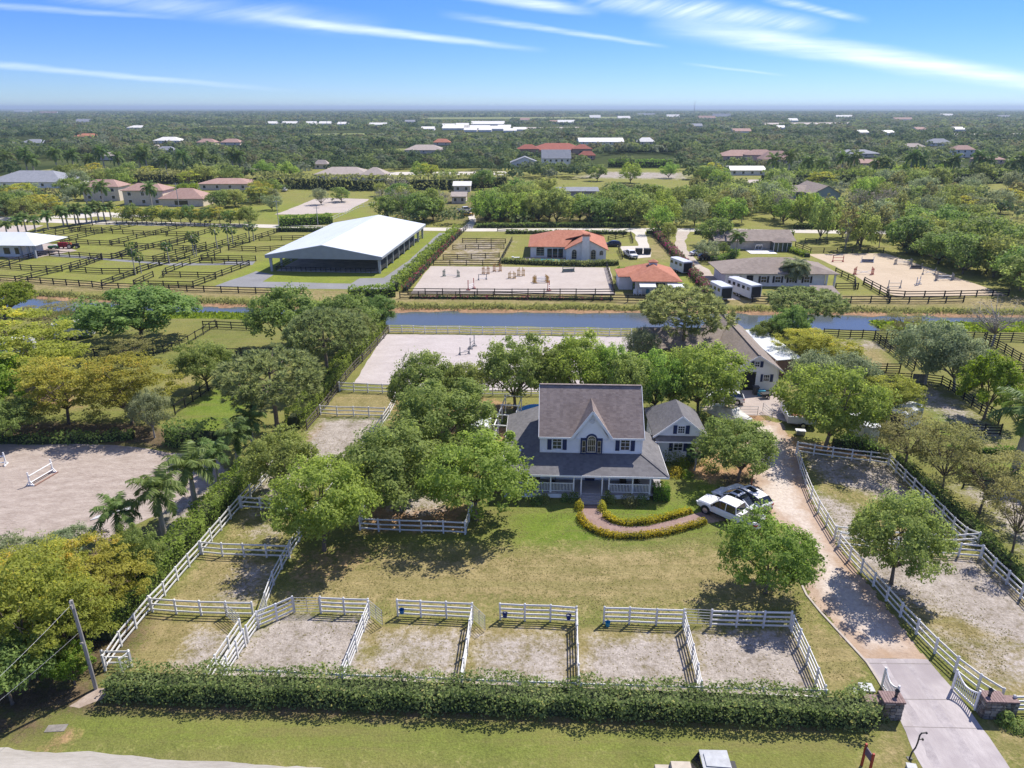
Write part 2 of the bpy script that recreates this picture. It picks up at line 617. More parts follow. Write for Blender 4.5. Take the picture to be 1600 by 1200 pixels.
def make_pine_meshes(name, seed, rad, H, leafm, tufts=420, per=26, needle=0.42, base=0.38, trunk_r=0.2):
    r = np.random.default_rng(seed)
    hh = H * (1 - base) / 2
    zc = H - hh
    d = unit(r.normal(size=(tufts * 2, 3)))
    d = d[d[:, 2] > -0.65][:tufts]
    lob = unit(r.normal(size=(9, 3)))
    mod = 0.80 + 0.32 * np.max(np.clip(d @ lob.T, 0, 1) ** 4, 1)
    c = d * ((0.45 + 0.55 * r.random(len(d)) ** 0.5) * mod)[:, None] * np.array([rad, rad, hh]) + np.array([0, 0, zc])
    idx = np.repeat(np.arange(len(c)), per)
    e = unit(unit(c - np.array([0, 0, zc - hh * .6]))[idx] * 0.9 + r.normal(0, 0.62, (len(idx), 3)))
    pos = c[idx] + e * needle * 0.75
    nrm = np.cross(e, r.normal(size=e.shape))
    tint = np.clip(r.random(len(c))[idx] * .6 + .4 * r.random(len(idx)), 0, 1)
    v, q = leaf_quads(pos, nrm, needle * 1.6 * r.uniform(.7, 1.3, len(idx)), 0.17, r, axis=e)
    crown = mesh_np(name + '_crown', v, q, leafm, {'tint': ('FACE', tint)})
    m = MB()
    top = Vector((0.2, 0.1, H * 0.86))
    m.tube([(0, 0, -.2), (0, 0, .2), (.1, 0, H * .3), (.05, .1, H * .6), top], [trunk_r * 1.4, trunk_r * 1.1, trunk_r, trunk_r * .7, trunk_r * .25], 7)
    for i in r.choice(len(c), 26, replace=False):
        e_ = Vector(c[i])
        zz = min(max(e_.z - math.hypot(e_.x, e_.y) * 0.35, H * .25), H * .8)
        s = Vector((.08, .05, zz))
        m.tube([s, s.lerp(e_, .5) + Vector((0, 0, -.15)), e_], [trunk_r * .4, trunk_r * .26, trunk_r * .08], 5)
    return dict(crown=crown, trunk=m.mesh(name + '_trunk', BARK, True), rad=rad, H=H)


def make_palm_meshes(name, seed, H, L, nf=17, kind='royal', leafm=None, tr=0.2):
    r = np.random.default_rng(seed)
    leafm = leafm or LEAF['palm']
    V, Q, T = [], [], []
    off = 0
    rach = MB()
    top = np.array([0.15, 0.05, H])
    for i in range(nf):
        az = 2 * math.pi * (i * 0.381966 + r.uniform(-.04, .04))
        el0 = R(82) - (i / nf) * R(95 if kind != 'cabbage' else 130) + r.normal(0, .08)
        pts = [top.copy()]
        el = el0
        S = 9
        for k in range(S):
            el -= R(11 if kind != 'cabbage' else 7) * (0.5 + k / S)
            pts.append(pts[-1] + L / S * np.array([math.cos(az) * math.cos(el), math.sin(az) * math.cos(el), math.sin(el)]))
        pts = np.array(pts)
        rach.tube([Vector(p) for p in pts[::2]], [0.05, .04, .03, .02, .012], 4)
        side = np.array([-math.sin(az), math.cos(az), 0])
        nl = {'royal': 30, 'coco': 30, 'date': 26, 'cabbage': 16}[kind]
        for k in range(nl):
            f = (0.12 + 0.88 * k / nl) if kind != 'cabbage' else 0.62 + 0.3 * r.random()
            x = f * S
            j = min(int(x), S - 1)
            p = pts[j] + (pts[j + 1] - pts[j]) * (x - j)
            fwd = unit(pts[j + 1] - pts[j])
            up = np.cross(fwd, side)
            ll = L * (0.30 if kind != 'cabbage' else 0.36) * (math.sin(math.pi * min(f, .999) ** 0.8) * .8 + .25)
            for sg in (-1, 1):
                sprd = r.uniform(0.5, 1.3) if kind == 'cabbage' else 1.0
                dr = unit(side * sg * sprd + fwd * (0.55 if kind != 'cabbage' else r.uniform(0.1, 1.2)) + up * r.uniform(-.35, .35) + np.array([0, 0, -.35 - .25 * r.random()]))
                w = np.cross(dr, up + r.normal(0, .3, 3))
                w = unit(w) * (0.062 if kind != 'cabbage' else 0.15) * (L / 3)
                V += [p - w, p + w, p + dr * ll * .6 + w * .8, p + dr * ll]
                V[-2:] = [p + dr * ll + np.array([0, 0, -.08 * ll]) + w * .25, p + dr * ll * .6 - w * .8]
                Q.append([off, off + 1, off + 2, off + 3])
                T.append(np.clip(0.25 + .5 * r.random() - (.25 if i > nf * .8 else 0), 0, 1))
                off += 4
    crown = mesh_np(name + '_crown', np.array(V), np.array(Q), leafm, {'tint': ('FACE', T)})
    st = rach.mesh(name + '_stalk', MATS['frond_stalk'])
    m = MB()
    if kind == 'royal':
        m.tube([(0, 0, -.2), (0, 0, .1), (.02, 0, H * .35), (.08, 0, H * .68), (.1, .03, H * .74)], [tr * 1.5, tr * 1.3, tr * 1.25, tr, tr * .85], 10)
        cs = MB()
        cs.tube([(.1, .03, H * .735), (.12, .04, H * .84), (.14, .05, H * .97), top], [tr * .9, tr * .85, tr * .5, tr * .3], 10)
        shaft = cs.mesh(name + '_crownshaft', MATS['crownshaft'], True)
    else:
        m.tube([(0, 0, -.2), (0, 0, .1), (.12, 0, H * .4), (.1, .03, H * .75), (.15, .05, H + .05)], [tr * 1.3, tr * 1.05, tr * .9, tr * .85, tr * 1.1], 8)
        shaft = None
    return dict(crown=crown, stalk=st, trunk=m.mesh(name + '_trunk', PALM_BARK, True), shaft=shaft, rad=L * .85, H=H + L * (.62 if kind != 'cabbage' else .3))


mat('frond_stalk', (0.16, 0.17, 0.06), 0.6, 0.2)
mat('crownshaft', (0.19, 0.22, 0.06), 0.4, 0.25, 4, col2=(0.26, 0.17, 0.07))

TREES = {
    'oak': [make_tree_meshes('oak', s, 4.4, 7.2, LEAF['oak'], 165, 100, 0.27) for s in (1, 2, 3)],
    'lime': [make_tree_meshes('lime', s, 4.6, 7.0, LEAF['lime'], 165, 98, 0.27) for s in (4, 5, 6)],
    'dark': [make_tree_meshes('dark', s, 5.0, 8.0, LEAF['dark'], 150, 84, 0.36) for s in (7, 8)],
    'gold': [make_tree_meshes('gold', s, 5.0, 7.0, LEAF['gold'], 170, 92, 0.26, 'umbrella', 0.30) for s in (9, 10, 11)],
    'olive': [make_tree_meshes('olive', s, 4.5, 6.5, LEAF['olive'], 60, 95, 0.25, 'umbrella', 0.34, 0.14, limbs=14) for s in (12, 13)],
    'grey': [make_tree_meshes('grey', s, 4.5, 6.5, LEAF['grey'], 150, 78, 0.27, bark=BARK_PALE) for s in (14, 15)],
    'bright': [make_tree_meshes('bright', s, 4.2, 6.8, LEAF['bright'], 130, 72, 0.34) for s in (16, 17)],
    'bare': [make_tree_meshes('bare', s, 4.4, 7.0, LEAF['twig'], 70, 16, 0.3, 'sparse', 0.28, 0.16, BARK_PALE, 22, 0.2) for s in (18,)],
    'pine': [make_pine_meshes('pine', s, 5.0, 11.0, LEAF['pine']) for s in (20, 21)],
    'royal': [make_palm_meshes('royal', s, 5.2, 3.0, 17, 'royal') for s in (30, 31, 32)],
    'cabbage': [make_palm_meshes('cabbage', s, 6.0, 2.0, 26, 'cabbage', tr=0.17) for s in (33, 34)],
    'date': [make_palm_meshes('date', 35, 4.2, 3.6, 44, 'date', LEAF['grey'], 0.26)],
    'coco': [make_palm_meshes('coco', 36, 7.5, 3.6, 22, 'coco', None, 0.16)],
    # lighter builds of the same kinds for trees beyond the canal
    'm_oak': [make_tree_meshes('mid_oak', s, 4.4, 7.2, LEAF['oak'], 60, 40, 0.5456, 'round', 0.12) for s in (41, 42, 43)],
    'm_lime': [make_tree_meshes('mid_lime', s, 4.6, 7.2, LEAF['lime'], 60, 40, 0.528, 'round', 0.12) for s in (44, 45)],
    'm_dark': [make_tree_meshes('mid_dark', s, 4.6, 7.6, LEAF['dark'], 60, 40, 0.5808, 'round', 0.12) for s in (46, 47, 48)],
    'm_grey': [make_tree_meshes('mid_grey', s, 4.4, 7.0, LEAF['grey'], 60, 40, 0.48400000000000004, 'round', 0.12) for s in (49, 50)],
    'm_gold': [make_tree_meshes('mid_gold', s, 4.6, 6.2, LEAF['gold'], 42, 30, 0.6, 'umbrella', 0.3) for s in (51,)],
    'm_bright': [make_tree_meshes('mid_bright', s, 4.4, 7.0, LEAF['bright'], 60, 40, 0.5456, 'round', 0.12) for s in (52,)],
    'm_bare': [make_tree_meshes('mid_bare', s, 4.4, 7.4, LEAF['twig'], 46, 12, 0.5, 'sparse', .3, .14, BARK_PALE, 14, 0.25) for s in (53,)],
    'm_cyp': [make_tree_meshes('mid_cypress', s, 2.6, 9.5, LEAF['olive'], 44, 26, 0.5, 'sparse', 0.15, 0.13, BARK_PALE, 10) for s in (54, 55)],
}
tree_count = [0]


def plant(kind, x, y, H, Rr, label, name='tree', cat='tree', group=None, z=0.0, rz=None, var=None, simple=False):
    vs = TREES[kind]
    t = vs[(tree_count[0] if var is None else var) % len(vs)]
    tree_count[0] += 1
    rz = random.uniform(0, 6.283) if rz is None else rz
    e = thing(name, label, cat, (x, y, z), rz, group)
    sc = (Rr / t['rad'], Rr / t['rad'], H / t['H'])
    link('trunk', t['trunk'], e, scale=sc)
    link('crown', t['crown'], e, scale=sc)
    if t.get('shaft'):
        link('crownshaft', t['shaft'], e, scale=sc)
    if t.get('stalk') and not simple:
        link('frond_stalks', t['stalk'], e, scale=sc)
    return e


def Zat(v, y):
    b = (v - 600) / FOC
    return CAM_H + y / (cp - b * sp) * (-sp - b * cp)


def plant_px(kind, ub, vb, vtop, hw, label, name='tree', cat='tree', group=None, **k):
    """tree whose foot is at photo pixel (ub, vb), top at vtop, crown half-width hw pixels"""
    x, y = P(ub, vb)
    H = max(Zat(vtop, y), 1.5)
    Rr = hw / ppm(x, y, H * .6) * (1.10 if cat == 'tree' else 1.0)
    # the crown's far/near side lifts its outline a little: seen from above the top edge belongs to the back half
    H = H - 0.30 * Rr * math.sin(math.atan2(CAM_H - H, y))
    return plant(kind, x, y, max(H, 1.2), Rr, label, name, cat, group, **k)


# ------------------------------------------------------------------ hedges
def resample(pts, step):
    pts = [Vector(p) for p in pts]
    out = [pts[0].copy()]
    for a, b in zip(pts[:-1], pts[1:]):
        L = (b - a).length
        n = max(1, round(L / step))
        for i in range(1, n + 1):
            out.append(a.lerp(b, i / n))
    return out


def hedge(pts, w, h, leafm, leaf=0.2, dens=60, label=None, cat='hedge', name='hedge', group=None, rough=0.16, seed=1, z=0.0, top=0.5, corem='hedge_core', taper=0.12, wild=0.0):
    """leafy hedge along a ground polyline: leaves through an uneven shell over a dark filler core"""
    r = np.random.default_rng(seed)
    pl = np.array([(p[0], p[1]) for p in resample([Vector((p[0], p[1], 0)) for p in pts], 0.5)])
    seg = np.diff(pl, axis=0)
    sl_ = np.linalg.norm(seg, axis=1)
    cum = np.concatenate([[0], np.cumsum(sl_)])
    L = cum[-1]
    per = w * 0.9 + 2 * h
    n = int(L * per * dens)
    s = r.random(n) * L
    i = np.clip(np.searchsorted(cum, s) - 1, 0, len(sl_) - 1)
    f = (s - cum[i]) / sl_[i]
    c = pl[i] + seg[i] * f[:, None]
    tg = seg[i] / sl_[i][:, None]
    nr = np.stack([tg[:, 1], -tg[:, 0]], 1)
    # bumps along the hedge
    ph = r.random(12) * 6.28
    fr = r.uniform(0.25, 2.2, 12)
    bump = sum(np.sin(s * fr[k] + ph[k]) for k in range(12)) / 5.0
    bump2 = sum(np.sin(s * fr[k] * 1.7 + ph[k] * 2 + 1) for k in range(12)) / 5.0
    hl = h * (1 + rough * 0.5 * bump + wild * np.clip(bump2, 0, 2))
    wl_ = w / 2 * (1 + rough * 0.6 * bump2)
    t = r.random(n) * per
    on_top = t < w * 0.9
    sgn = np.where(t < w * .9 + h, -1.0, 1.0)
    zz = np.where(on_top, hl, r.random(n) ** 0.85 * hl)
    xx = np.where(on_top, r.uniform(-1, 1, n) * wl_, sgn * wl_ * (1 - taper * zz / h))
    dep = r.random(n) ** 1.6 * min(0.35, w * .25)
    nx = np.where(on_top, xx / np.maximum(wl_, .01) * .35, sgn)
    nz = np.where(on_top, 1.0, 0.25)
    xx = xx - np.where(on_top, 0, sgn) * dep + r.normal(0, rough * .18, n)
    zz = np.maximum(zz - np.where(on_top, dep, 0) + r.normal(0, rough * .22, n), 0.05)
    # ends
    pos = np.stack([c[:, 0] + nr[:, 0] * xx, c[:, 1] + nr[:, 1] * xx, zz + z], 1)
    nm = np.stack([nr[:, 0] * nx, nr[:, 1] * nx, nz], 1) + r.normal(0, .55, (n, 3))
    tint = np.clip(.25 * np.sin(s * 1.3 + ph[0]) * np.sin(s * .37 + ph[1]) + .45 + r.normal(0, .24, n), 0, .999)
    v, q = leaf_quads(pos, nm, leaf * r.uniform(.6, 1.4, n), .6, r)
    root = thing(name, label, cat, (0, 0, 0), 0, group)
    lf = link('foliage', mesh_np(name + '_foliage', v, q, leafm, {'tint': ('FACE', tint)}), root)
    lf['kind'] = 'stuff'
    # solid dark core added inside so the hedge is not see-through
    m = MB()
    P2 = pl[::2] if len(pl) > 4 else pl
    if not np.allclose(P2[-1], pl[-1]):
        P2 = np.vstack([P2, pl[-1]])
    vs, fs = [], []
    for k in range(len(P2)):
        d = P2[min(k + 1, len(P2) - 1)] - P2[max(k - 1, 0)]
        d = d / np.linalg.norm(d)
        q_ = np.array([d[1], -d[0]])
        for a, b in ((-.32, 0), (.32, 0), (.24, .68), (-.24, .68)):
            vs.append((P2[k][0] + q_[0] * a * w, P2[k][1] + q_[1] * a * w, z + b * h))
    for k in range(len(P2) - 1):
        for a in range(4):
            b = (a + 1) % 4
            fs.append((k * 4 + a, k * 4 + b, k * 4 + 4 + b, k * 4 + 4 + a))
    fs += [(0, 1, 2, 3), tuple(len(vs) - 4 + i_ for i_ in (3, 2, 1, 0))]
    m.add(vs, fs)
    m.build('dark_filler', MATS[corem], root)
    return root


mat('hedge_core', (0.040, 0.052, 0.020), 0.95, 0.4, 3)


def shrub(x, y, rad, h, leafm, label, n=900, leaf=0.16, name='shrub', cat='shrub', group=None, seed=None, z=0.0):
    r = np.random.default_rng(seed if seed is not None else int(abs(x * 131 + y * 17)) + 3)
    d = unit(r.normal(size=(n, 3)))
    d[:, 2] = np.abs(d[:, 2]) * 1.1 - 0.1
    lob = unit(r.normal(size=(6, 3)))
    md = .78 + .34 * np.max(np.clip(d @ lob.T, 0, 1) ** 3, 1)
    u = (.35 + .65 * r.random(n) ** .5) * md
    pos = d * u[:, None] * np.array([rad, rad, h])
    pos[:, 2] = np.maximum(pos[:, 2], 0.03)
    v, q = leaf_quads(pos, d + r.normal(0, .5, d.shape) + np.array([0, 0, .4]), leaf * r.uniform(.6, 1.4, n), .55, r)
    o = link(name, mesh_np(name, v, q, leafm, {'tint': ('FACE', np.clip(r.random(n), 0, .999))}), None, (x, y, z))
    return tag(o, label, cat, group)
# ------------------------------------------------------------------ ground, canal, roads
def poly_sd(px_, py_, poly):
    """signed distance (positive inside) of points to a polygon"""
    p = np.array(poly, float)
    n = len(p)
    inside = np.zeros(px_.shape, bool)
    dmin = np.full(px_.shape, 1e9)
    for i in range(n):
        x0, y0 = p[i]
        x1, y1 = p[(i + 1) % n]
        ex, ey = x1 - x0, y1 - y0
        wx, wy = px_ - x0, py_ - y0
        t = np.clip((wx * ex + wy * ey) / (ex * ex + ey * ey + 1e-12), 0, 1)
        dmin = np.minimum(dmin, (wx - t * ex) ** 2 + (wy - t * ey) ** 2)
        if abs(ey) > 1e-12:
            cnd = ((y0 <= py_) & (y1 > py_)) | ((y1 <= py_) & (y0 > py_))
            xi = x0 + (py_ - y0) * ex / ey
            inside ^= cnd & (px_ < xi)
    d = np.sqrt(dmin)
    return np.where(inside, d, -d)


def ground_mat(name, fine=1.0, field=False):
    m = bpy.data.materials.new(name)
    m.use_nodes = True
    nd, lk = m.node_tree.nodes, m.node_tree.links
    b = nd['Principled BSDF']
    b.inputs['Roughness'].default_value = 0.95
    b.inputs['Specular IOR Level'].default_value = 0.1
    geo = N(nd, 'ShaderNodeNewGeometry')

    def noise(sc, det=5, ro=0.6, stretch=None, off=0):
        mp = N(nd, 'ShaderNodeMapping')
        mp.inputs['Location'].default_value = (off, off * 1.7, 0)
        if stretch:
            mp.inputs['Scale'].default_value = stretch
        lk.new(geo.outputs['Position'], mp.inputs[0])
        n = N(nd, 'ShaderNodeTexNoise')
        n.inputs['Scale'].default_value = sc
        n.inputs['Detail'].default_value = det
        n.inputs['Roughness'].default_value = ro
        lk.new(mp.outputs[0], n.inputs['Vector'])
        return n.outputs[0]

    M = lambda op, a, b_=None, c=None, clamp=False: mth(nd, lk, op, a, b_, c, clamp)

    def mix(f, A, B):
        x = N(nd, 'ShaderNodeMix', data_type='RGBA')
        if isinstance(f, float):
            x.inputs['Factor'].default_value = f
        else:
            lk.new(f, x.inputs['Factor'])
        for s, v in (('A', A), ('B', B)):
            if isinstance(v, tuple):
                x.inputs[s].default_value = (*v, 1)
            else:
                lk.new(v, x.inputs[s])
        return x.outputs['Result']

    big = noise(0.09, 4, 0.55)
    midn = noise(0.55 * fine, 6, 0.65, off=13)
    finen = noise(2.6 * fine, 6, 0.7, off=31)
    grain = noise(7.0 * fine, 3, 0.7, off=57)

    def att(nm, amp=0.9, sharp=2.4):
        a = N(nd, 'ShaderNodeAttribute', attribute_name=nm)
        nz = M('ADD', M('MULTIPLY', M('SUBTRACT', midn, 0.5), amp), M('MULTIPLY', M('SUBTRACT', finen, 0.5), amp * 1.1))
        present = M('MULTIPLY', a.outputs['Fac'], 8.0, clamp=True)
        x = M('ADD', M('SUBTRACT', a.outputs['Fac'], 0.5), M('MULTIPLY', nz, present))
        return M('ADD', M('MULTIPLY', x, sharp), 0.5, clamp=True)

    def var(colA, colB, f):
        return mix(f, colA, colB)

    streaky = noise(0.9 * fine, 5, .6, stretch=(.07, 1, 1), off=71)
    ramp = lambda s, lo, hi: M('DIVIDE', M('SUBTRACT', s, lo), hi - lo, clamp=True)
    mg = M('ADD', M('MULTIPLY', midn, .5), M('MULTIPLY', finen, .5))
    grass = mix(ramp(mg, .38, .62), (0.105, 0.125, 0.028), (0.185, 0.190, 0.055)) if not field else mix(ramp(mg, .38, .62), (0.150, 0.165, 0.036), (0.235, 0.235, 0.060))
    grass = mix(ramp(big, .42, .68), grass, (0.205, 0.195, 0.060))
    grass = mix(M('MULTIPLY', ramp(streaky, .48, .66), .6), grass, (0.175, 0.155, 0.060))
    lush = mix(ramp(mg, .38, .62), (0.090, 0.140, 0.018), (0.160, 0.205, 0.034)) if not field else mix(ramp(mg, .38, .62), (0.140, 0.180, 0.028), (0.215, 0.240, 0.042))
    dry = mix(ramp(mg, .38, .62), (0.165, 0.138, 0.055), (0.330, 0.265, 0.130))
    sand = mix(ramp(M('ADD', M('MULTIPLY', midn, .45), M('MULTIPLY', finen, 0.55)), .39, .60), (0.215, 0.182, 0.148), (0.405, 0.360, 0.322))
    soil = mix(ramp(mg, .38, .62), (0.225, 0.135, 0.075), (0.430, 0.265, 0.150))
    litter = mix(ramp(mg, .40, .60), (0.060, 0.048, 0.028), (0.165, 0.120, 0.070))
    dry = mix(M('MULTIPLY', ramp(streaky, .46, .64), .45), dry, (0.150, 0.150, 0.045))
    lush = mix(M('MULTIPLY', ramp(streaky, .50, .66), .55), lush, (0.165, 0.150, 0.055))
    c = mix(att('lush', 0.7), grass, lush)
    c = mix(att('dry', 1.0), c, dry)
    c = mix(att('soil', 0.8), c, soil)
    c = mix(att('sand', 1.3, 1.9), c, sand)
    c = mix(att('litter', 0.8), c, litter)
    g2 = M('ADD', M('MULTIPLY', M('SUBTRACT', grain, .5), 1.3), 1.0)
    hv = N(nd, 'ShaderNodeHueSaturation')
    lk.new(g2, hv.inputs['Value'])
    lk.new(c, hv.inputs['Color'])
    lk.new(hv.outputs[0], b.inputs['Base Color'])
    bp = N(nd, 'ShaderNodeBump')
    bp.inputs['Strength'].default_value = 0.7
    bp.inputs['Distance'].default_value = 0.14
    lk.new(M('ADD', finen, M('MULTIPLY', grain, .5)), bp.inputs['Height'])
    lk.new(bp.outputs[0], b.inputs['Normal'])
    MATS[name] = m
    return m


def pxpoly(pts, z=0.0):
    return [P(u, v, z) for u, v in pts]


near_edge = np.array([P(u, v, -0.6) for u, v in [(-400, 498), (0, 500), (330, 502), (400, 505), (610, 512), (985, 517), (1300, 520), (1600, 524), (2000, 528)]])
far_edge = np.array([P(u, v, -1.0) for u, v in [(-400, 452), (0, 464), (50, 468), (185, 476), (382, 482), (610, 488.5), (1015, 491), (1312, 494), (1600, 498), (2000, 504)]])
ne = lambda x: np.interp(x, near_edge[:, 0], near_edge[:, 1])
fe = lambda x: np.interp(x, far_edge[:, 0], far_edge[:, 1])


def grid_ground(name, x0, x1, y0, y1, st, zf, regions, matl):
    xs = np.arange(x0, x1 + st / 2, st)
    ys = np.arange(y0, y1 + st / 2, st)
    X, Y = np.meshgrid(xs, ys)
    nx, ny = len(xs), len(ys)
    Zz = zf(X, Y)
    co = np.stack([X, Y, Zz], -1).reshape(-1, 3)
    i = np.arange(nx * ny).reshape(ny, nx)
    q = np.stack([i[:-1, :-1], i[:-1, 1:], i[1:, 1:], i[1:, :-1]], -1).reshape(-1, 4)
    at = {k: np.zeros(nx * ny) for k in ('lush', 'dry', 'soil', 'sand', 'litter')}
    for kind, poly, amt, edge in regions:
        sd = poly_sd(co[:, 0], co[:, 1], poly)
        wgt = np.clip(sd / edge * 0.5 + 0.5, 0, 1) * amt
        at[kind] = np.maximum(at[kind], wgt)
        if amt < 0:
            at[kind] = np.clip(at[kind] + wgt, 0, 1)
    me = mesh_np(name, co, q, matl, {k: ('POINT', v) for k, v in at.items()}, smooth=True)
    o = link(name, me)
    o['kind'] = 'structure'
    return o


GM = ground_mat('ground_soil_and_grass')
GM2 = ground_mat('ground_fields', 0.45, True)
reg = []
A = lambda k, pts, amt=1.0, e=0.8: reg.append((k, pxpoly(pts), amt, e))
# lawn: dry over most of it, green by the house and along the hedge
A('dry', [(430, 945), (470, 880), (560, 855), (900, 848), (1110, 850), (1240, 900), (1300, 1000), (1330, 1050), (1290, 1010), (1240, 958), (420, 960)], 0.78, 3)
A('lush', [(790, 862), (800, 800), (920, 785), (1050, 780), (1100, 700), (1150, 760), (1110, 830), (1010, 860), (900, 870)], 0.85, 3)
A('lush', [(560, 835), (800, 800), (830, 850), (640, 880)], 0.5, 3)
A('dry', [(1240, 960), (1330, 1000), (1355, 1060), (1300, 1100), (1285, 1070)], 0.85, 1)
A('lush', [(-100, 1130), (160, 1095), (1400, 1150), (1420, 1200), (1000, 1230), (-100, 1180)], 0.45, 2)
A('dry', [(150, 1160), (1360, 1200), (1400, 1300), (100, 1300)], 0.45, 3)
A('litter', [(-100, 1075), (150, 1060), (170, 1085), (1365, 1125), (1360, 1148), (160, 1118), (-100, 1125)], 0.75, 1)
A('litter', [(-60, 1110), (60, 1105), (110, 1140), (60, 1160), (-60, 1175)], 0.7, 1.5)
A('soil', [(60, 1165), (110, 1135), (130, 1150), (70, 1180)], 0.7, 1)
# paddocks by the front hedge
A('sand', [(450, 962), (570, 964), (560, 1075), (340, 1068), (395, 990)], 0.95, 1)
A('sand', [(590, 985), (735, 985), (722, 1085), (545, 1080)], 0.62, 1.2)
A('sand', [(745, 990), (900, 990), (902, 1095), (722, 1090)], 0.7, 1.2)
A('sand', [(920, 1000), (1070, 992), (1090, 1100), (904, 1098)], 0.85, 1.2)
A('sand', [(1085, 990), (1238, 986), (1285, 1100), (1092, 1100)], 0.95, 1.2)
A('dry', [(560, 970), (1250, 984), (1290, 1100), (540, 1080)], 0.9, 1)
A('dry', [(240, 960), (380, 965), (330, 1060), (190, 1050)], 0.85, 1)
A('sand', [(300, 985), (370, 985), (330, 1060), (270, 1050)], 0.75, 1.2)
# lane paddocks
A('dry', [(320, 862), (440, 870), (410, 950), (250, 955)], 0.75, 1)
A('sand', [(370, 880), (430, 880), (400, 945), (330, 945)], 0.62, 1.5)
A('dry', [(370, 790), (480, 790), (450, 865), (320, 862)], 0.5, 1.2)
A('sand', [(395, 800), (450, 805), (430, 850), (380, 850)], 0.4, 1.5)
A('sand', [(505, 655), (598, 655), (545, 730), (420, 790), (400, 760), (470, 700)], 0.95, 1.5)
A('soil', [(470, 690), (505, 655), (520, 665), (490, 720)], 0.7, 1)
A('dry', [(525, 615), (620, 615), (600, 650), (500, 652)], 0.9, 1)
A('soil', [(575, 790), (730, 790), (725, 830), (560, 830)], 0.85, 1.5)
A('sand', [(610, 775), (690, 775), (690, 800), (620, 805)], 0.8, 1.5)
A('soil', [(430, 900), (480, 850), (560, 840), (640, 850), (560, 900), (460, 940)], 0.42, 2)
A('soil', [(610, 630), (680, 600), (800, 630), (790, 690), (760, 700), (620, 680)], 0.75, 2)
A('soil', [(760, 640), (780, 625), (800, 690), (765, 700)], 0.8, 1)
# yard behind and right of the house
A('soil', [(1090, 660), (1180, 640), (1250, 690), (1380, 700), (1380, 720), (1240, 705), (1150, 760), (1120, 745), (1180, 700)], 0.85, 1.2)
A('soil', [(1060, 735), (1120, 700), (1150, 745), (1110, 760)], 0.7, 1.2)
A('litter', [(1120, 740), (1175, 740), (1180, 775), (1130, 775)], 0.85, 1)
# right paddocks
A('dry', [(1250, 705), (1385, 722), (1525, 855), (1310, 845)], 0.6, 1)
A('sand', [(1262, 765), (1340, 790), (1350, 845), (1310, 845)], 0.75, 1.2)
A('sand', [(1250, 705), (1390, 722), (1480, 825), (1390, 785), (1290, 750)], 0.75, 1.2)
A('dry', [(1315, 855), (1530, 872), (1700, 1000), (1700, 1110), (1560, 1085)], 0.95, 1)
A('sand', [(1325, 860), (1525, 872), (1600, 940), (1660, 1040), (1480, 960), (1400, 935)], 0.9, 1.2)
A('sand', [(1440, 980), (1640, 1000), (1660, 1080), (1560, 1080)], 0.55, 1.5)
A('dry', [(1560, 1120), (1700, 1120), (1720, 1200), (1600, 1220), (1540, 1150)], 0.6, 1)
A('dry', [(1380, 1130), (1420, 1140), (1470, 1220), (1330, 1220)], 0.7, 1.5)
# black-fenced paddocks on the right
A('dry', [(1300, 530), (1370, 535), (1400, 575), (1340, 575)], 0.8, 2)
A('sand', [(1310, 530), (1370, 534), (1385, 545), (1320, 548)], 0.6, 2)
A('sand', [(1400, 600), (1445, 600), (1510, 640), (1560, 680), (1530, 690), (1470, 650)], 0.7, 2)
A('lush', [(1440, 630), (1530, 660), (1540, 690), (1460, 680)], 0.8, 2)
A('dry', [(1500, 690), (1620, 690), (1620, 720), (1500, 710)], 0.6, 1)
A('lush', [(1480, 720), (1620, 720), (1620, 755), (1500, 755)], 0.6, 1)
A('sand', [(1500, 765), (1640, 760), (1680, 900), (1600, 860), (1550, 800)], 0.8, 2)
A('lush', [(1480, 780), (1530, 800), (1600, 880), (1590, 900), (1500, 830)], 0.6, 1)
# left neighbours
A('litter', [(-100, 655), (220, 660), (330, 690), (320, 705), (200, 698), (-100, 690)], 0.8, 1.5)
A('lush', [(270, 650), (360, 590), (420, 610), (330, 690)], 0.9, 2)
A('dry', [(250, 575), (330, 575), (310, 600), (255, 610)], 0.5, 2)
A('soil', [(30, 600), (130, 600), (130, 640), (30, 640)], 0.6, 2)
A('litter', [(-50, 850), (250, 820), (230, 1000), (150, 1070), (-100, 1080)], 0.85, 2)
A('sand', [(240, 780), (330, 720), (360, 740), (260, 850)], 0.8, 1)
A('dry', [(600, 512), (1000, 517), (1000, 525), (600, 521)], 0.6, .6)


def z_near(X, Y):
    d = Y - (ne(X) - 0.1)
    return -np.clip(d / 1.6, 0, 1) * 2.2


def z_mid(X, Y):
    d = Y - (fe(X) + 0.4 * np.sin(X * .35) + .3 * np.sin(X * .9))
    z = np.interp(d, [-6, -1, 0, 0.6, 2.0, 4.6, 6.0], [-3, -1.9, -1.1, -0.9, -0.82, -0.12, 0.0])
    return z


grid_ground('ground', -112, 112, 26, 129, 0.5, z_near, reg, GM)

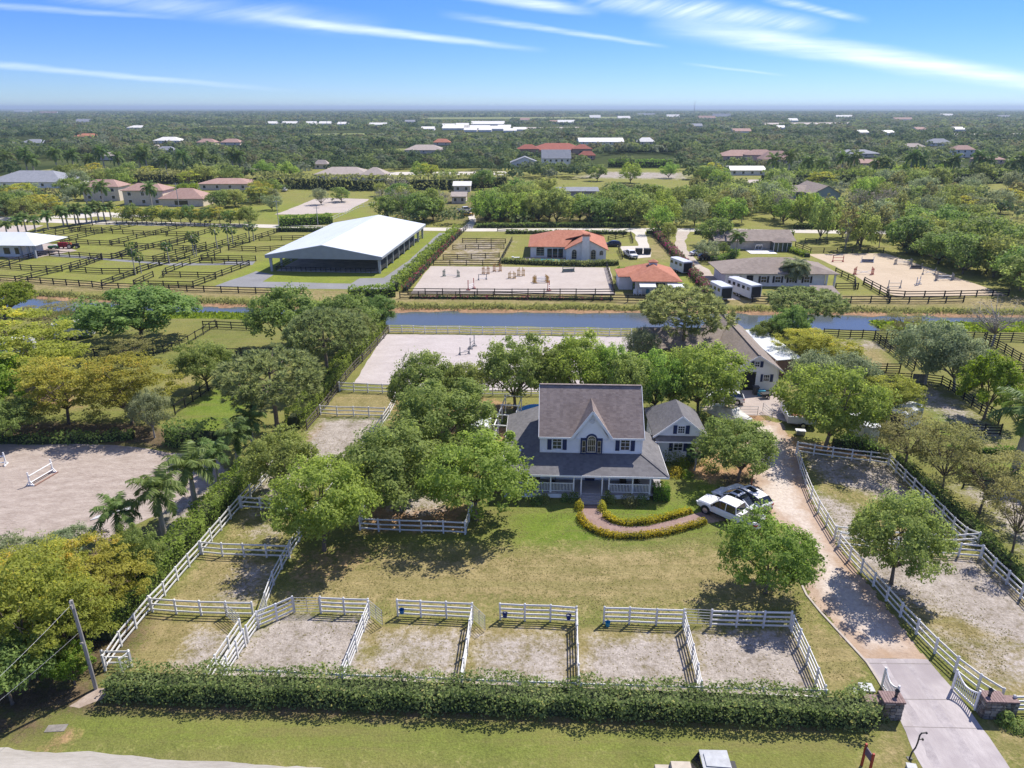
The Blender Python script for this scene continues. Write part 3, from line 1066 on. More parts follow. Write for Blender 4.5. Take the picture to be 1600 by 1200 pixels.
reg = []
bank = np.stack([far_edge[:, 0], far_edge[:, 1]], 1)
reg.append(('soil', [(p[0], p[1] - 3) for p in bank] + [(p[0], p[1] + 2.2) for p in bank[::-1]], 1.0, 0.6))
reg.append(('dry', [(p[0], p[1] + 4.6) for p in bank] + [(p[0], p[1] + 13) for p in bank[::-1]], 0.85, 1.5))
reg.append(('litter', [(p[0], p[1] + 2.4) for p in bank] + [(p[0], p[1] + 3.6) for p in bank[::-1]], 0.55, 1.2))
A('lush', [(330, 465), (560, 460), (720, 362), (690, 360), (600, 375), (420, 400), (330, 445)], 0.8, 3)
A('dry', [(690, 372), (800, 372), (790, 415), (672, 415)], 0.8, 4)
A('sand', [(715, 375), (790, 378), (775, 412), (700, 412)], 0.5, 6)
A('lush', [(0, 440), (0, 400), (60, 355), (400, 355), (420, 400), (330, 455)], 0.42, 4)
A('sand', [(1120, 395), (1180, 415), (1200, 450), (1130, 440)], 0.4, 4)
A('lush', [(1080, 430), (1110, 460), (1060, 462), (1030, 420)], 0.7, 3)
A('dry', [(1010, 365), (1050, 365), (1060, 410), (1000, 405)], 0.7, 4)
A('lush', [(330, 325), (560, 310), (600, 340), (420, 350)], 0.6, 8)
A('sand', [(940, 268), (1070, 270), (1070, 280), (900, 278)], 0.8, 8)
A('lush', [(940, 240), (1060, 240), (1060, 268), (930, 262)], 0.9, 8)
A('litter', [(600, 300), (820, 300), (1000, 310), (1000, 350), (800, 352), (600, 345)], 0.5, 8)
grid_ground('field', -290, 290, 122, 470, 1.6, z_mid, reg, GM2)

# far land: one sheet to the horizon
fm = bpy.data.materials.new('far_land')
fm.use_nodes = True
nd, lk = fm.node_tree.nodes, fm.node_tree.links
g = N(nd, 'ShaderNodeNewGeometry')
n1 = N(nd, 'ShaderNodeTexNoise')
n1.inputs['Scale'].default_value = 0.012
n1.inputs['Detail'].default_value = 8
n1.inputs['Roughness'].default_value = 0.7
lk.new(g.outputs['Position'], n1.inputs['Vector'])
cr = N(nd, 'ShaderNodeValToRGB')
cr.color_ramp.elements[0].position = 0.36
cr.color_ramp.elements[0].color = (0.030, 0.045, 0.018, 1)
cr.color_ramp.elements[1].position = 0.66
cr.color_ramp.elements[1].color = (0.085, 0.100, 0.040, 1)
e = cr.color_ramp.elements.new(0.70)
e.color = (0.16, 0.15, 0.09, 1)
lk.new(n1.outputs[0], cr.inputs[0])
lk.new(cr.outputs[0], nd['Principled BSDF'].inputs['Base Color'])
nd['Principled BSDF'].inputs['Roughness'].default_value = 1
nd['Principled BSDF'].inputs['Specular IOR Level'].default_value = 0
MATS['far_land'] = fm
m = MB()
S = 42000
m.add([(-S, -2000, -4), (S, -2000, -4), (S, 440, -4), (-S, 440, -4), (-S, 460, -0.5), (S, 460, -0.5), (S, S, -0.5), (-S, S, -0.5)],
      [(0, 1, 2, 3), (3, 2, 5, 4), (4, 5, 6, 7)])
tag(m.build('terrain', fm), kind='structure')

# water
wm = bpy.data.materials.new('canal_water')
wm.use_nodes = True
nd, lk = wm.node_tree.nodes, wm.node_tree.links
b = nd['Principled BSDF']
b.inputs['Base Color'].default_value = (0.085, 0.100, 0.100, 1)
b.inputs['Roughness'].default_value = 0.14
b.inputs['IOR'].default_value = 1.33
b.inputs['Specular IOR Level'].default_value = 1.0
g = N(nd, 'ShaderNodeNewGeometry')
n1 = N(nd, 'ShaderNodeTexNoise')
n1.inputs['Scale'].default_value = 0.8
n1.inputs['Detail'].default_value = 3
lk.new(g.outputs['Position'], n1.inputs['Vector'])
bp = N(nd, 'ShaderNodeBump')
bp.inputs['Strength'].default_value = 0.05
bp.inputs['Distance'].default_value = 0.05
lk.new(n1.outputs[0], bp.inputs['Height'])
lk.new(bp.outputs[0], b.inputs['Normal'])
MATS['canal_water'] = wm
m = MB()
xs = np.linspace(-200, 200, 60)
for i in range(59):
    x0, x1 = xs[i], xs[i + 1]
    m.add([(x0, ne(x0) - 1.5, -1.0), (x1, ne(x1) - 1.5, -1.0), (x1, fe(x1) + 3, -1.0), (x0, fe(x0) + 3, -1.0)], [(0, 1, 2, 3)])
tag(m.build('water', wm), kind='structure')


# sheets of other surfaces ------------------------------------------------
def surf_mat(name, ca, cb, scale, fine, rough=0.95, bump=0.3, tracks=None, stretch=None, patch=None):
    m = bpy.data.materials.new(name)
    m.use_nodes = True
    nd, lk = m.node_tree.nodes, m.node_tree.links
    b = nd['Principled BSDF']
    b.inputs['Roughness'].default_value = rough
    b.inputs['Specular IOR Level'].default_value = 0.15
    geo = N(nd, 'ShaderNodeNewGeometry')
    src = geo.outputs['Position']
    if stretch:
        mp = N(nd, 'ShaderNodeMapping')
        mp.inputs['Rotation'].default_value = (0, 0, stretch[2])
        mp.inputs['Scale'].default_value = (stretch[0], stretch[1], 1)
        lk.new(src, mp.inputs[0])
        src = mp.outputs[0]
    a = N(nd, 'ShaderNodeTexNoise')
    a.inputs['Scale'].default_value = scale
    a.inputs['Detail'].default_value = 6
    a.inputs['Roughness'].default_value = 0.65
    lk.new(src, a.inputs['Vector'])
    f = N(nd, 'ShaderNodeTexNoise')
    f.inputs['Scale'].default_value = fine
    f.inputs['Detail'].default_value = 5
    f.inputs['Roughness'].default_value = 0.7
    lk.new(src, f.inputs['Vector'])
    mix_ = mth(nd, lk, 'ADD', mth(nd, lk, 'MULTIPLY', a.outputs[0], .55), mth(nd, lk, 'MULTIPLY', f.outputs[0], .45))
    mr = N(nd, 'ShaderNodeMapRange')
    mr.inputs['From Min'].default_value = 0.36
    mr.inputs['From Max'].default_value = 0.63
    lk.new(mix_, mr.inputs['Value'])
    mx = N(nd, 'ShaderNodeMix', data_type='RGBA')
    mx.inputs['A'].default_value = (*ca, 1)
    mx.inputs['B'].default_value = (*cb, 1)
    lk.new(mr.outputs[0], mx.inputs['Factor'])
    out = mx.outputs['Result']
    if patch:
        p = N(nd, 'ShaderNodeTexNoise')
        p.inputs['Scale'].default_value = patch[1]
        p.inputs['Detail'].default_value = 3
        lk.new(geo.outputs['Position'], p.inputs['Vector'])
        pr = N(nd, 'ShaderNodeMapRange')
        pr.inputs['From Min'].default_value = 0.50
        pr.inputs['From Max'].default_value = 0.66
        lk.new(p.outputs[0], pr.inputs['Value'])
        m2 = N(nd, 'ShaderNodeMix', data_type='RGBA')
        m2.inputs['B'].default_value = (*patch[0], 1)
        lk.new(out, m2.inputs['A'])
        lk.new(pr.outputs[0], m2.inputs['Factor'])
        out = m2.outputs['Result']
    lk.new(out, b.inputs['Base Color'])
    bp = N(nd, 'ShaderNodeBump')
    bp.inputs['Strength'].default_value = bump
    bp.inputs['Distance'].default_value = 0.1
    lk.new(f.outputs[0], bp.inputs['Height'])
    lk.new(bp.outputs[0], b.inputs['Normal'])
    MATS[name] = m
    return m


def ragged(poly, step, amp, seed=3, closed=True):
    r = np.random.default_rng(seed)
    pts = resample([Vector((p[0], p[1], 0)) for p in poly] + ([Vector((poly[0][0], poly[0][1], 0))] if closed else []), step)
    if closed:
        pts = pts[:-1]
    k = len(pts)
    n1_ = r.normal(0, amp, (k, 2))
    n1_ = (n1_ + np.roll(n1_, 1, 0) + np.roll(n1_, 2, 0)) / 2
    return [(p.x + n1_[i, 0], p.y + n1_[i, 1]) for i, p in enumerate(pts)]


def sheet(name, poly, z, matl, step=1.0, amp=0.12, seed=3):
    pts = ragged(poly, step, amp, seed) if amp else poly
    import mathutils
    tris = mathutils.geometry.tessellate_polygon([[Vector((p[0], p[1], 0)) for p in pts]])
    m = MB()
    fs = []
    for t in tris:
        a_, b_, c_ = (Vector((*pts[i], 0)) for i in t)
        if (b_ - a_).cross(c_ - a_).z < 0:
            t = (t[0], t[2], t[1])
        fs.append(t)
    m.add([(p[0], p[1], z) for p in pts], fs)
    o = m.build(name, matl)
    o['kind'] = 'structure'
    return o


SAND_L = surf_mat('sand_left_arena', (0.260, 0.208, 0.175), (0.430, 0.365, 0.318), 0.5, 2.2, bump=0.9, stretch=(1.0, 2.4, 0.1))
SAND_W = surf_mat('sand_white_arena', (0.365, 0.320, 0.305), (0.480, 0.432, 0.418), 0.25, 2.0, bump=0.5, stretch=(1, 2.2, 0.3))
SAND_F = surf_mat('sand_far_arena', (0.370, 0.318, 0.280), (0.455, 0.400, 0.358), 0.14, 1.0, bump=0.3)
SAND_R = surf_mat('sand_right_arena', (0.410, 0.325, 0.232), (0.490, 0.400, 0.296), 0.14, 1.0, bump=0.3)
DIRT = surf_mat('driveway_dirt', (0.300, 0.215, 0.155), (0.450, 0.345, 0.265), 0.5, 3.0, bump=0.5, patch=((0.330, 0.225, 0.145), 0.25))
CONC = surf_mat('driveway_concrete', (0.320, 0.285, 0.285), (0.450, 0.410, 0.405), 0.35, 3.0, 0.85, 0.15, patch=((0.300, 0.265, 0.270), 0.25), stretch=(1.4, .45, .35))
ROADM = surf_mat('road_shellrock', (0.450, 0.412, 0.356), (0.560, 0.522, 0.462), 0.12, 1.2, bump=0.2)
STREET = surf_mat('street_shellrock', (0.300, 0.275, 0.240), (0.430, 0.400, 0.360), 0.35, 3.0, bump=0.3, stretch=(0.4, 2.0, 0.06))
ASPH = surf_mat('asphalt_pale', (0.185, 0.185, 0.190), (0.250, 0.250, 0.255), 0.2, 2.0, 0.9, 0.1)
PAVER = surf_mat('yard_paving', (0.330, 0.270, 0.240), (0.430, 0.370, 0.330), 0.4, 3.5, 0.9, 0.15)
BRICKP = surf_mat('path_brick', (0.200, 0.130, 0.112), (0.310, 0.225, 0.200), 1.2, 6.0, 0.9, 0.3)

sheet('street', pxpoly([(-300, 1150), (0, 1168), (250, 1183), (480, 1199), (760, 1216), (1100, 1240), (1420, 1262), (1700, 1270), (1700, 1480), (-300, 1480)]), 0.012, STREET, 0.6, 0.10, 5)
sheet('driveway_apron', pxpoly([(1352, 1030), (1449, 1031), (1475, 1060), (1500, 1090), (1545, 1150), (1580, 1206), (1630, 1266), (1420, 1266), (1445, 1206), (1428, 1172), (1410, 1130), (1395, 1090), (1372, 1062)]), 0.016, CONC, 0.8, 0.05, 6)
jm = surf_mat('joint_dark', (.20, .18, .17), (.28, .25, .24), 1, 5)
for (ua, va, ub_, vb) in ((1357, 1036, 1455, 1037), (1391, 1092, 1500, 1093), (1412, 1135, 1533, 1138)):
    sheet('paving_joint', pxpoly([(ua, va), (ub_, vb), (ub_ + 1, vb + 1.3), (ua + 1, va + 1.3)]), 0.0205, jm, .5, 0.0)
for k_, (ua, ub_) in enumerate((((1376, 1032), (1462, 1206)), ((1412, 1032), (1520, 1206)))):
    sheet('tyre_mark', pxpoly([ua, (ua[0] + 9, ua[1]), (ub_[0] + 16, ub_[1]), ub_]), 0.0200 + .0002 * k_, surf_mat('tyre_worn', (.285, .255, .26), (.43, .39, .39), .5, 2.5), .5, .10, 40 + k_)
def sheet_grid(name, poly, z, st, matl):
    """fine sheet that knows its distance from its own edge"""
    p = np.array(poly)
    xs = np.arange(p[:, 0].min() - .5, p[:, 0].max() + .5, st)
    ys = np.arange(p[:, 1].min() - .5, p[:, 1].max() + .5, st)
    X, Y = np.meshgrid(xs, ys)
    sd_ = poly_sd(X.ravel(), Y.ravel(), p)
    i = np.arange(X.size).reshape(X.shape)
    q = np.stack([i[:-1, :-1], i[:-1, 1:], i[1:, 1:], i[1:, :-1]], -1).reshape(-1, 4)
    rg = .16 * np.sin(X.ravel() * 2.1 + 1.3 * np.sin(Y.ravel() * 1.7)) + .10 * np.sin(Y.ravel() * 4.3 + X.ravel() * 3.1) + rng.normal(0, .07, X.size)
    q = q[(sd_ + rg)[q].mean(1) > 0]
    used, inv = np.unique(q, return_inverse=True)
    co = np.stack([X.ravel()[used], Y.ravel()[used], np.full(len(used), z)], 1)
    o = link(name, mesh_np(name, co, inv.reshape(-1, 4), matl, {'edge': ('POINT', sd_[used])}))
    o['kind'] = 'structure'
    return o


_nd, _lk = DIRT.node_tree.nodes, DIRT.node_tree.links
_b = _nd['Principled BSDF']
_src = _b.inputs['Base Color'].links[0].from_socket
_at = N(_nd, 'ShaderNodeAttribute', attribute_name='edge')
_ge = N(_nd, 'ShaderNodeNewGeometry')
_n1 = N(_nd, 'ShaderNodeTexNoise')
_n1.inputs['Scale'].default_value = 0.7
_n1.inputs['Detail'].default_value = 6
_n1.inputs['Roughness'].default_value = 0.68
_lk.new(_ge.outputs['Position'], _n1.inputs['Vector'])
_f = mth(_nd, _lk, 'ADD', mth(_nd, _lk, 'MULTIPLY', mth(_nd, _lk, 'SUBTRACT', _at.outputs['Fac'], 0.7), 0.7), mth(_nd, _lk, 'MULTIPLY', mth(_nd, _lk, 'SUBTRACT', _n1.outputs[0], .5), 2.6), clamp=True)
_n2 = N(_nd, 'ShaderNodeTexNoise')
_n2.inputs['Scale'].default_value = 3.2
_n2.inputs['Detail'].default_value = 6
_n2.inputs['Roughness'].default_value = 0.7
_lk.new(_ge.outputs['Position'], _n2.inputs['Vector'])
_pale = N(_nd, 'ShaderNodeMix', data_type='RGBA')
_pale.inputs['A'].default_value = (0.400, 0.335, 0.285, 1)
_pale.inputs['B'].default_value = (0.580, 0.510, 0.445, 1)
_lk.new(mth(_nd, _lk, 'MULTIPLY', mth(_nd, _lk, 'SUBTRACT', _n2.outputs[0], .33), 3.0, clamp=True), _pale.inputs['Factor'])
_mx = N(_nd, 'ShaderNodeMix', data_type='RGBA')
_lk.new(_f, _mx.inputs['Factor'])
_lk.new(_src, _mx.inputs['A'])
_lk.new(_pale.outputs['Result'], _mx.inputs['B'])
_lk.new(_mx.outputs['Result'], _b.inputs['Base Color'])
sheet_grid('driveway', pxpoly([(1352, 1030), (1310, 985), (1262, 930), (1252, 905), (1250, 860), (1232, 830), (1195, 800), (1140, 815), (1105, 815), (1098, 798), (1150, 770), (1180, 752), (1172, 735), (1175, 715), (1160, 700), (1150, 680), (1160, 655), (1220, 660), (1245, 700), (1255, 745), (1272, 790), (1300, 838), (1325, 872), (1400, 965), (1449, 1031)]), 0.008, 0.16, DIRT)
kb_ = MB()
kpts = [PV(u, v) for u, v in [(1250, 905), (1262, 930), (1285, 958), (1310, 985), (1335, 1012), (1357, 1036), (1375, 1064), (1390, 1090)]]
for a_, b_ in zip(kpts[:-1], kpts[1:]):
    kb_.beam(a_ + Vector((-.1, 0, .03)), b_ + Vector((-.1, 0, .03)), .16, .10)
tag(kb_.build('kerb_strip', surf_mat('old_kerb', (.36, .31, .27), (.48, .43, .38), 1, 5)), kind='structure')
sheet('barn_yard', pxpoly([(1100, 640), (1110, 618), (1160, 610), (1212, 611), (1240, 640), (1245, 665), (1200, 650), (1150, 648)]), 0.020, PAVER, 0.8, 0.1, 8)
sheet('left_arena', pxpoly([(-320, 678), (0, 687), (100, 693), (200, 699), (270, 706), (330, 712), (352, 735), (330, 760), (255, 800), (170, 840), (100, 855), (0, 880), (-320, 900)]), 0.010, SAND_L, 0.8, 0.15, 9)
sheet('back_arena', pxpoly([(553, 600), (600, 522), (985, 526), (990, 560), (1000, 615), (800, 612)]), 0.010, SAND_W, 0.8, 0.1, 10)
sheet('show_arena', pxpoly([(672, 416), (953, 418), (961, 461), (641, 458)]), 0.015, SAND_F, 2, 0.1, 11)
sheet('right_arena', pxpoly([(1262, 397), (1385, 396), (1470, 425), (1575, 462), (1405, 464), (1375, 455), (1335, 430)]), 0.015, SAND_R, 2, 0.15, 12)
sheet('far_road', pxpoly([(-200, 330), (60, 341), (150, 345), (385, 350), (560, 354), (790, 357), (1090, 357), (1390, 361), (1620, 356), (1620, 361), (1390, 366), (1090, 362), (790, 362), (560, 359), (385, 355), (150, 351), (60, 347), (-200, 337)]), 0.020, ROADM, 4, 0.25, 13)
sheet('asphalt_path', pxpoly([(335, 447), (400, 424), (428, 429), (410, 440), (548, 443.5), (562, 435), (600, 434), (640, 406), (686, 364), (706, 364), (672, 396), (604, 452.5), (430, 451)]), 0.015, ASPH, 2, 0.1, 14)
sheet('farm_lane', pxpoly([(988, 362), (1008, 362), (1018, 402), (996, 404), (975, 398), (968, 385), (998, 384)]), 0.024, ROADM, 2, 0.2, 15)
sheet('sandy_drive', pxpoly([(1056, 362), (1076, 362), (1070, 385), (1085, 405), (1110, 425), (1160, 470), (1130, 470), (1095, 440), (1065, 410), (1054, 385)]), 0.024, surf_mat('sandy_drive', (.34, .29, .24), (.46, .40, .34), .15, 1.2), 2, 0.25, 16)
sheet('villa_drive', pxpoly([(130, 341), (152, 338), (200, 341), (240, 338), (200, 333), (150, 331), (100, 336), (60, 341)]), 0.026, ROADM, 2, 0.3, 17)
sheet('far_sand_arena', pxpoly([(430, 335), (497, 309), (578, 311), (540, 332), (470, 335)]), 0.015, SAND_F, 3, 0.2, 18)
sheet('left_sand_arena', pxpoly([(-60, 358), (25, 352), (68, 352), (40, 362), (-60, 372)]), 0.015, SAND_F, 3, 0.2, 19)
sheet('garden_lane', pxpoly([(722, 358), (738, 358), (745, 345), (738, 330), (728, 330), (734, 345)]), 0.024, ROADM, 2, 0.2, 20)
sheet('barn_court', pxpoly([(50, 375), (100, 385), (120, 392), (60, 402), (20, 405), (0, 400), (45, 390)]), 0.015, PAVER, 2, 0.2, 21)
sheet('paddock_track', pxpoly([(78, 396), (260, 411), (340, 412), (360, 408), (400, 408), (395, 414), (270, 415), (80, 400)]), 0.015, ASPH, 2, 0.1, 22)

# brick walk curving from the steps to the cars
walk_in = pxpoly([(941, 790), (941, 806), (955, 818), (975, 823), (1010, 822), (1045, 814), (1085, 803), (1100, 799)])
walk_out = pxpoly([(909, 790), (908, 806), (915, 818), (932, 829), (958, 836), (1000, 836), (1045, 829), (1085, 818), (1106, 812)])
sheet('brick_walk', walk_out + walk_in[::-1], 0.022, BRICKP, 0.5, 0.02, 23)

# grooming stripes and drag tracks of the arenas are relief of the sand, built into its material

FAR_CLEAR = [[(95, 270), (210, 268), (212, 264), (100, 265)], [(560, 274), (790, 273), (790, 268), (580, 269)], [(655, 186), (1000, 185), (1000, 182.5), (660, 183.5)], [(330, 268), (410, 267), (412, 263), (340, 264)], [(1160, 286), (1330, 284), (1330, 280), (1170, 281)],
             [(1040, 215), (1110, 214), (1110, 210), (1045, 211)], [(1300, 225), (1420, 224), (1420, 219), (1310, 220)], [(180, 232), (260, 231), (262, 226), (190, 227)], [(480, 215), (600, 213), (600, 208), (490, 209)], [(1480, 214), (1610, 212), (1610, 208), (1490, 209)], [(560, 238), (640, 237), (640, 232), (570, 233)], [(800, 203), (930, 202), (930, 198), (810, 199)], [(300, 200), (420, 199), (420, 196), (310, 197)], [(1180, 195), (1330, 194), (1330, 191), (1190, 192)]]
for k_, p_ in enumerate(FAR_CLEAR):
    sheet('far_clearing', pxpoly(p_), 0.05, [SAND_F, ROADM, surf_mat('far_lawn', (.15, .18, .05), (.22, .23, .08), .05, .3)][[0, 1, 2, 0, 0, 2, 2, 0, 2, 1, 2, 0, 2, 0][k_]], 6, 1.0, 60 + k_)
# ------------------------------------------------------------------ fences and gates
WHITE_V = mat('white_fence_vinyl', (0.75, 0.75, 0.76), 0.45, 0.10, 2.2, 0.35, rand=0.10, col2=(0.60, 0.59, 0.555))
BLACK_W = mat('black_fence_wood', (0.020, 0.019, 0.019), 0.75, 0.4, 3, rand=0.2)
BROWN_W = mat('weathered_fence_wood', (0.12, 0.10, 0.085), 0.85, 0.4, 3, rand=0.25)
TUBE = mat('galvanised_tube', (0.50, 0.50, 0.49), 0.4, 0.15, 4, metal=0.4)

_m = MB().box((0, 0, .5), (1, 1, 1))
POST_ME = {}
RAIL_ME = {}
for key, mt in (('white', WHITE_V), ('black', BLACK_W), ('brown', BROWN_W)):
    m = MB().box((0, 0, 0.5), (1, 1, 1))
    m.add([(-.5, -.5, 1), (.5, -.5, 1), (.5, .5, 1), (-.5, .5, 1), (0, 0, 1.035)], [(0, 1, 4), (1, 2, 4), (2, 3, 4), (3, 0, 4)])
    POST_ME[key] = m.mesh('post', mt)
    RAIL_ME[key] = MB().box((0.5, 0, 0), (1, 1, 1)).mesh('rail', mt)


def fence(pts, h, nr, kind, label, parts=True, spacing=None, group=None, pw=0.13, rh=0.14, cat='fence', name=None, low=0.24, z=0.0, ends=(True, True), zf=None):
    """post-and-rail fence; pts are ground points of posts (or corners when spacing is given)"""
    P3 = [Vector((p[0], p[1], 0)) for p in pts]
    if spacing:
        P3 = resample(P3, spacing)
    c = P3[0].copy()
    root = thing(name or ('%s_fence' % {'white': 'white_rail', 'black': 'black_rail', 'brown': 'wooden_rail'}[kind]), label, cat, (c.x, c.y, z), 0, group)
    rr = np.random.default_rng(int(abs(c.x * 31 + c.y * 7)) + 5)
    hs_ = [low + (h - 0.08 - low) * k / max(nr - 1, 1) for k in range(nr)]
    zg = [zf(p.x, p.y) if zf else 0.0 for p in P3]
    if parts:
        for i, p in enumerate(P3):
            if (i == 0 and not ends[0]) or (i == len(P3) - 1 and not ends[1]):
                continue
            d = P3[min(i + 1, len(P3) - 1)] - P3[max(i - 1, 0)]
            link('post', POST_ME[kind], root, (p.x - c.x, p.y - c.y, zg[i] - 0.05), (rr.normal(0, .012), rr.normal(0, .012), math.atan2(d.y, d.x)), (pw, pw, h + 0.10 + rr.normal(0, .01)))
        for i in range(len(P3) - 1):
            a, b = P3[i], P3[i + 1]
            d = b - a
            L = d.length
            for k, hz in enumerate(hs_):
                za = zg[i] + hz + rr.normal(0, .010)
                zb = zg[i + 1] + hz + rr.normal(0, .010)
                link('rail', RAIL_ME[kind], root, (a.x - c.x, a.y - c.y, za), (0, -math.atan2(zb - za, L), math.atan2(d.y, d.x)), (L, 0.045, rh))
    else:
        m1, m2 = MB(), MB()
        for i, p in enumerate(P3):
            d = P3[min(i + 1, len(P3) - 1)] - P3[max(i - 1, 0)]
            m1.box((p.x - c.x, p.y - c.y, h / 2 + zg[i]), (pw, pw, h + .1), math.atan2(d.y, d.x))
        for i in range(len(P3) - 1):
            a, b = P3[i] - c, P3[i + 1] - c
            for hz in hs_:
                m2.beam((a.x, a.y, hz + zg[i] + rr.normal(0, .015)), (b.x, b.y, hz + zg[i + 1] + rr.normal(0, .015)), 0.045, rh)
        mt = {'white': WHITE_V, 'black': BLACK_W, 'brown': BROWN_W}[kind]
        tag(m1.build('posts', mt, root), kind='stuff')
        tag(m2.build('rails', mt, root), kind='stuff')
    return root


def fpx(pts, *a, **k):
    return fence([P(u, v) for u, v in pts], *a, **k)


# five front paddocks: tall four-rail white fence
W4 = dict(h=1.5, nr=4, kind='white')
fpx([(388, 1004), (404, 981), (433, 969), (460, 957)], label='angled white four-rail fence run at the left end of the front paddock row', **W4)
fpx([(502, 958), (539, 960), (577, 961)], label='short white fence run between the closed tube gate and the first open gate', **W4)
fpx([(622, 962), (658, 964), (698, 966), (738, 968)], label='white four-rail fence run with the blue bucket at its left post, second paddock', **W4)
fpx([(782, 968), (820, 970), (860, 971), (900, 974)], label='white four-rail fence run with a bucket hung near each end, third paddock', **W4)
fpx([(943, 974), (983, 975), (1025, 977), (1067, 978)], label='white four-rail fence run with a light blue bucket on the ground, fourth paddock', **W4)
fpx([(1110, 979), (1150, 980), (1192, 981), (1234, 982)], label='white four-rail fence run at the right end of the front paddock row', **W4)
fpx([(384, 1010), (372, 1028), (357, 1052), (351, 1066)], label='white fence sloping down the left side of the first front paddock', **W4)
fpx([(577, 966), (569, 987), (557, 1018), (545, 1048), (537, 1068)], label='white dividing fence beside the first open tube gate', **W4)
fpx([(738, 974), (734, 995), (730, 1024), (725, 1055), (721, 1078)], label='white dividing fence in the middle left of the front paddocks', **W4)
fpx([(900, 980), (901, 1003), (902, 1034), (903, 1065), (904, 1086)], label='white dividing fence seen nearly end-on in the centre of the paddocks', **W4)
fpx([(1068, 984), (1073, 1004), (1081, 1034), (1088, 1064), (1093, 1092)], label='white dividing fence leaning right beside the closed gate', **W4)
fpx([(1236, 987), (1247, 1010), (1260, 1038), (1274, 1071), (1284, 1099)], label='white fence closing the right end of the front paddocks by the dry grass', **W4)
fpx([(347, 1070), (440, 1074), (537, 1079), (630, 1082), (722, 1086), (812, 1090), (906, 1093), (1000, 1096), (1095, 1099), (1190, 1101), (1286, 1104)], 1.4, 3, 'white', 'long white fence half hidden behind the clipped front hedge')
# corner paddock at left
W3 = dict(h=1.3, nr=3, kind='white')
fpx([(239, 956), (276, 959), (315, 961), (355, 962), (396, 963)], label='white three-rail cross fence with its end by the leaning lane fence', **W3)
fpx([(377, 990), (359, 1018), (340, 1047), (324, 1073)], label='white three-rail fence right of the small corner paddock', **W3)
fpx([(164, 1040), (206, 1040)], label='tiny white fence piece beside the utility pole, front face', **W3)
fpx([(206, 1042), (192, 1052)], label='tiny white fence return beside the utility pole', **W3)
lf_pts = [(165, 1048), (190, 1010), (213, 982), (236, 954), (258, 931), (278, 907), (296, 886), (314, 866), (331, 846), (346, 829), (361, 811), (376, 794), (392, 776), (408, 758), (424, 740), (440, 722)]
fpx(lf_pts, label='long white boundary fence climbing along the left hedge', **W3)
fpx([(416, 947), (428, 914), (441, 889), (455, 865), (468, 846), (482, 827), (497, 805), (512, 784), (528, 762), (543, 742), (557, 722), (571, 703), (585, 683), (598, 664), (609, 648), (617, 632), (622, 616)], label='long white lane fence running up under the yard trees', **W3)
fpx([(317, 866), (348, 869), (382, 870), (417, 871), (453, 872)], label='white cross fence of the lane near the tree shadow', **W3)
fpx([(378, 794), (408, 796), (440, 798), (478, 800)], label='white cross fence of the lane half under the leafy tree', **W3)
fpx([(470, 728), (500, 730), (530, 731), (556, 732)], label='white cross fence below the pale sandy lane paddock', **W3)
fpx([(501, 648), (527, 650), (553, 650), (577, 651), (602, 652)], label='white cross fence between the grassy strip and the sandy lane paddock', **W3)
fpx([(531, 611), (553, 612), (575, 613), (598, 614), (622, 615), (650, 616), (680, 617), (710, 618), (740, 618), (770, 618), (800, 618), (830, 618), (860, 618), (890, 619), (920, 620), (950, 621)], label='white front fence of the riding arena behind the house', **W3)
fpx([(609, 520), (628, 520), (646, 520), (664, 521), (682, 521), (700, 521), (718, 521), (736, 522), (754, 522), (772, 522), (790, 522), (808, 523), (826, 523), (844, 523), (862, 523), (880, 524), (898, 524), (916, 524), (934, 524), (952, 525), (970, 525), (986, 525)], label='white fence between the back arena and the canal', h=1.25, nr=3, kind='white')
fpx([(986, 527), (989, 545), (993, 562), (997, 580)], label='white fence on the right end of the back arena', **W3)
fpx([(480, 672), (497, 652), (513, 632), (528, 612), (541, 594), (554, 578), (567, 565), (579, 552), (590, 540), (600, 529), (607, 520)], 1.3, 3, 'brown', 'weathered brown fence along the hedge left of the back arena')
# tree island in front of the house
fpx([(563, 828), (592, 830), (625, 831), (659, 832), (693, 833), (727, 835)], label='white fence front of the mulched tree island on the lawn', **W3)
fpx([(728, 833), (733, 815), (738, 797)], label='white return fence on the right of the tree island', **W3)
fpx([(563, 826), (567, 812), (571, 799)], label='white return fence on the left of the tree island', **W3)
# right paddocks
fpx([(1310, 854), (1327, 875), (1345, 895), (1364, 916), (1384, 939), (1406, 964), (1431, 991), (1460, 1021), (1491, 1050), (1527, 1078), (1562, 1100)], label='white three-rail fence along the right side of the driveway', **W3)
fpx([(1243, 710), (1250, 734), (1258, 757), (1267, 779), (1278, 801), (1291, 822), (1303, 842)], label='white fence at the bend of the driveway, upper part', **W3)
fpx([(1245, 707), (1271, 711), (1300, 715), (1330, 719), (1359, 722), (1387, 726)], label='white back fence of the right paddock near the trailer', **W3)
fpx([(1388, 727), (1399, 739), (1412, 752), (1426, 766), (1440, 780), (1455, 794), (1471, 810), (1488, 828), (1506, 844), (1527, 852)], label='white fence on the right side of the upper paddock', **W3)
fpx([(1304, 841), (1345, 846), (1390, 850), (1440, 853), (1490, 855), (1527, 852)], label='white cross fence behind the round paddock tree, upper one', **W3)
fpx([(1311, 851), (1352, 857), (1400, 862), (1450, 866), (1497, 869), (1531, 872)], label='white cross fence behind the round paddock tree, lower one', **W3)
fpx([(1532, 873), (1551, 893), (1572, 913), (1594, 935), (1617, 960), (1640, 985)], label='white fence on the right side of the lower paddock', **W3)
fpx([(1578, 1113), (1610, 1113), (1645, 1113), (1680, 1113)], 1.35, 4, 'white', 'white fence right of the stone gate wall')
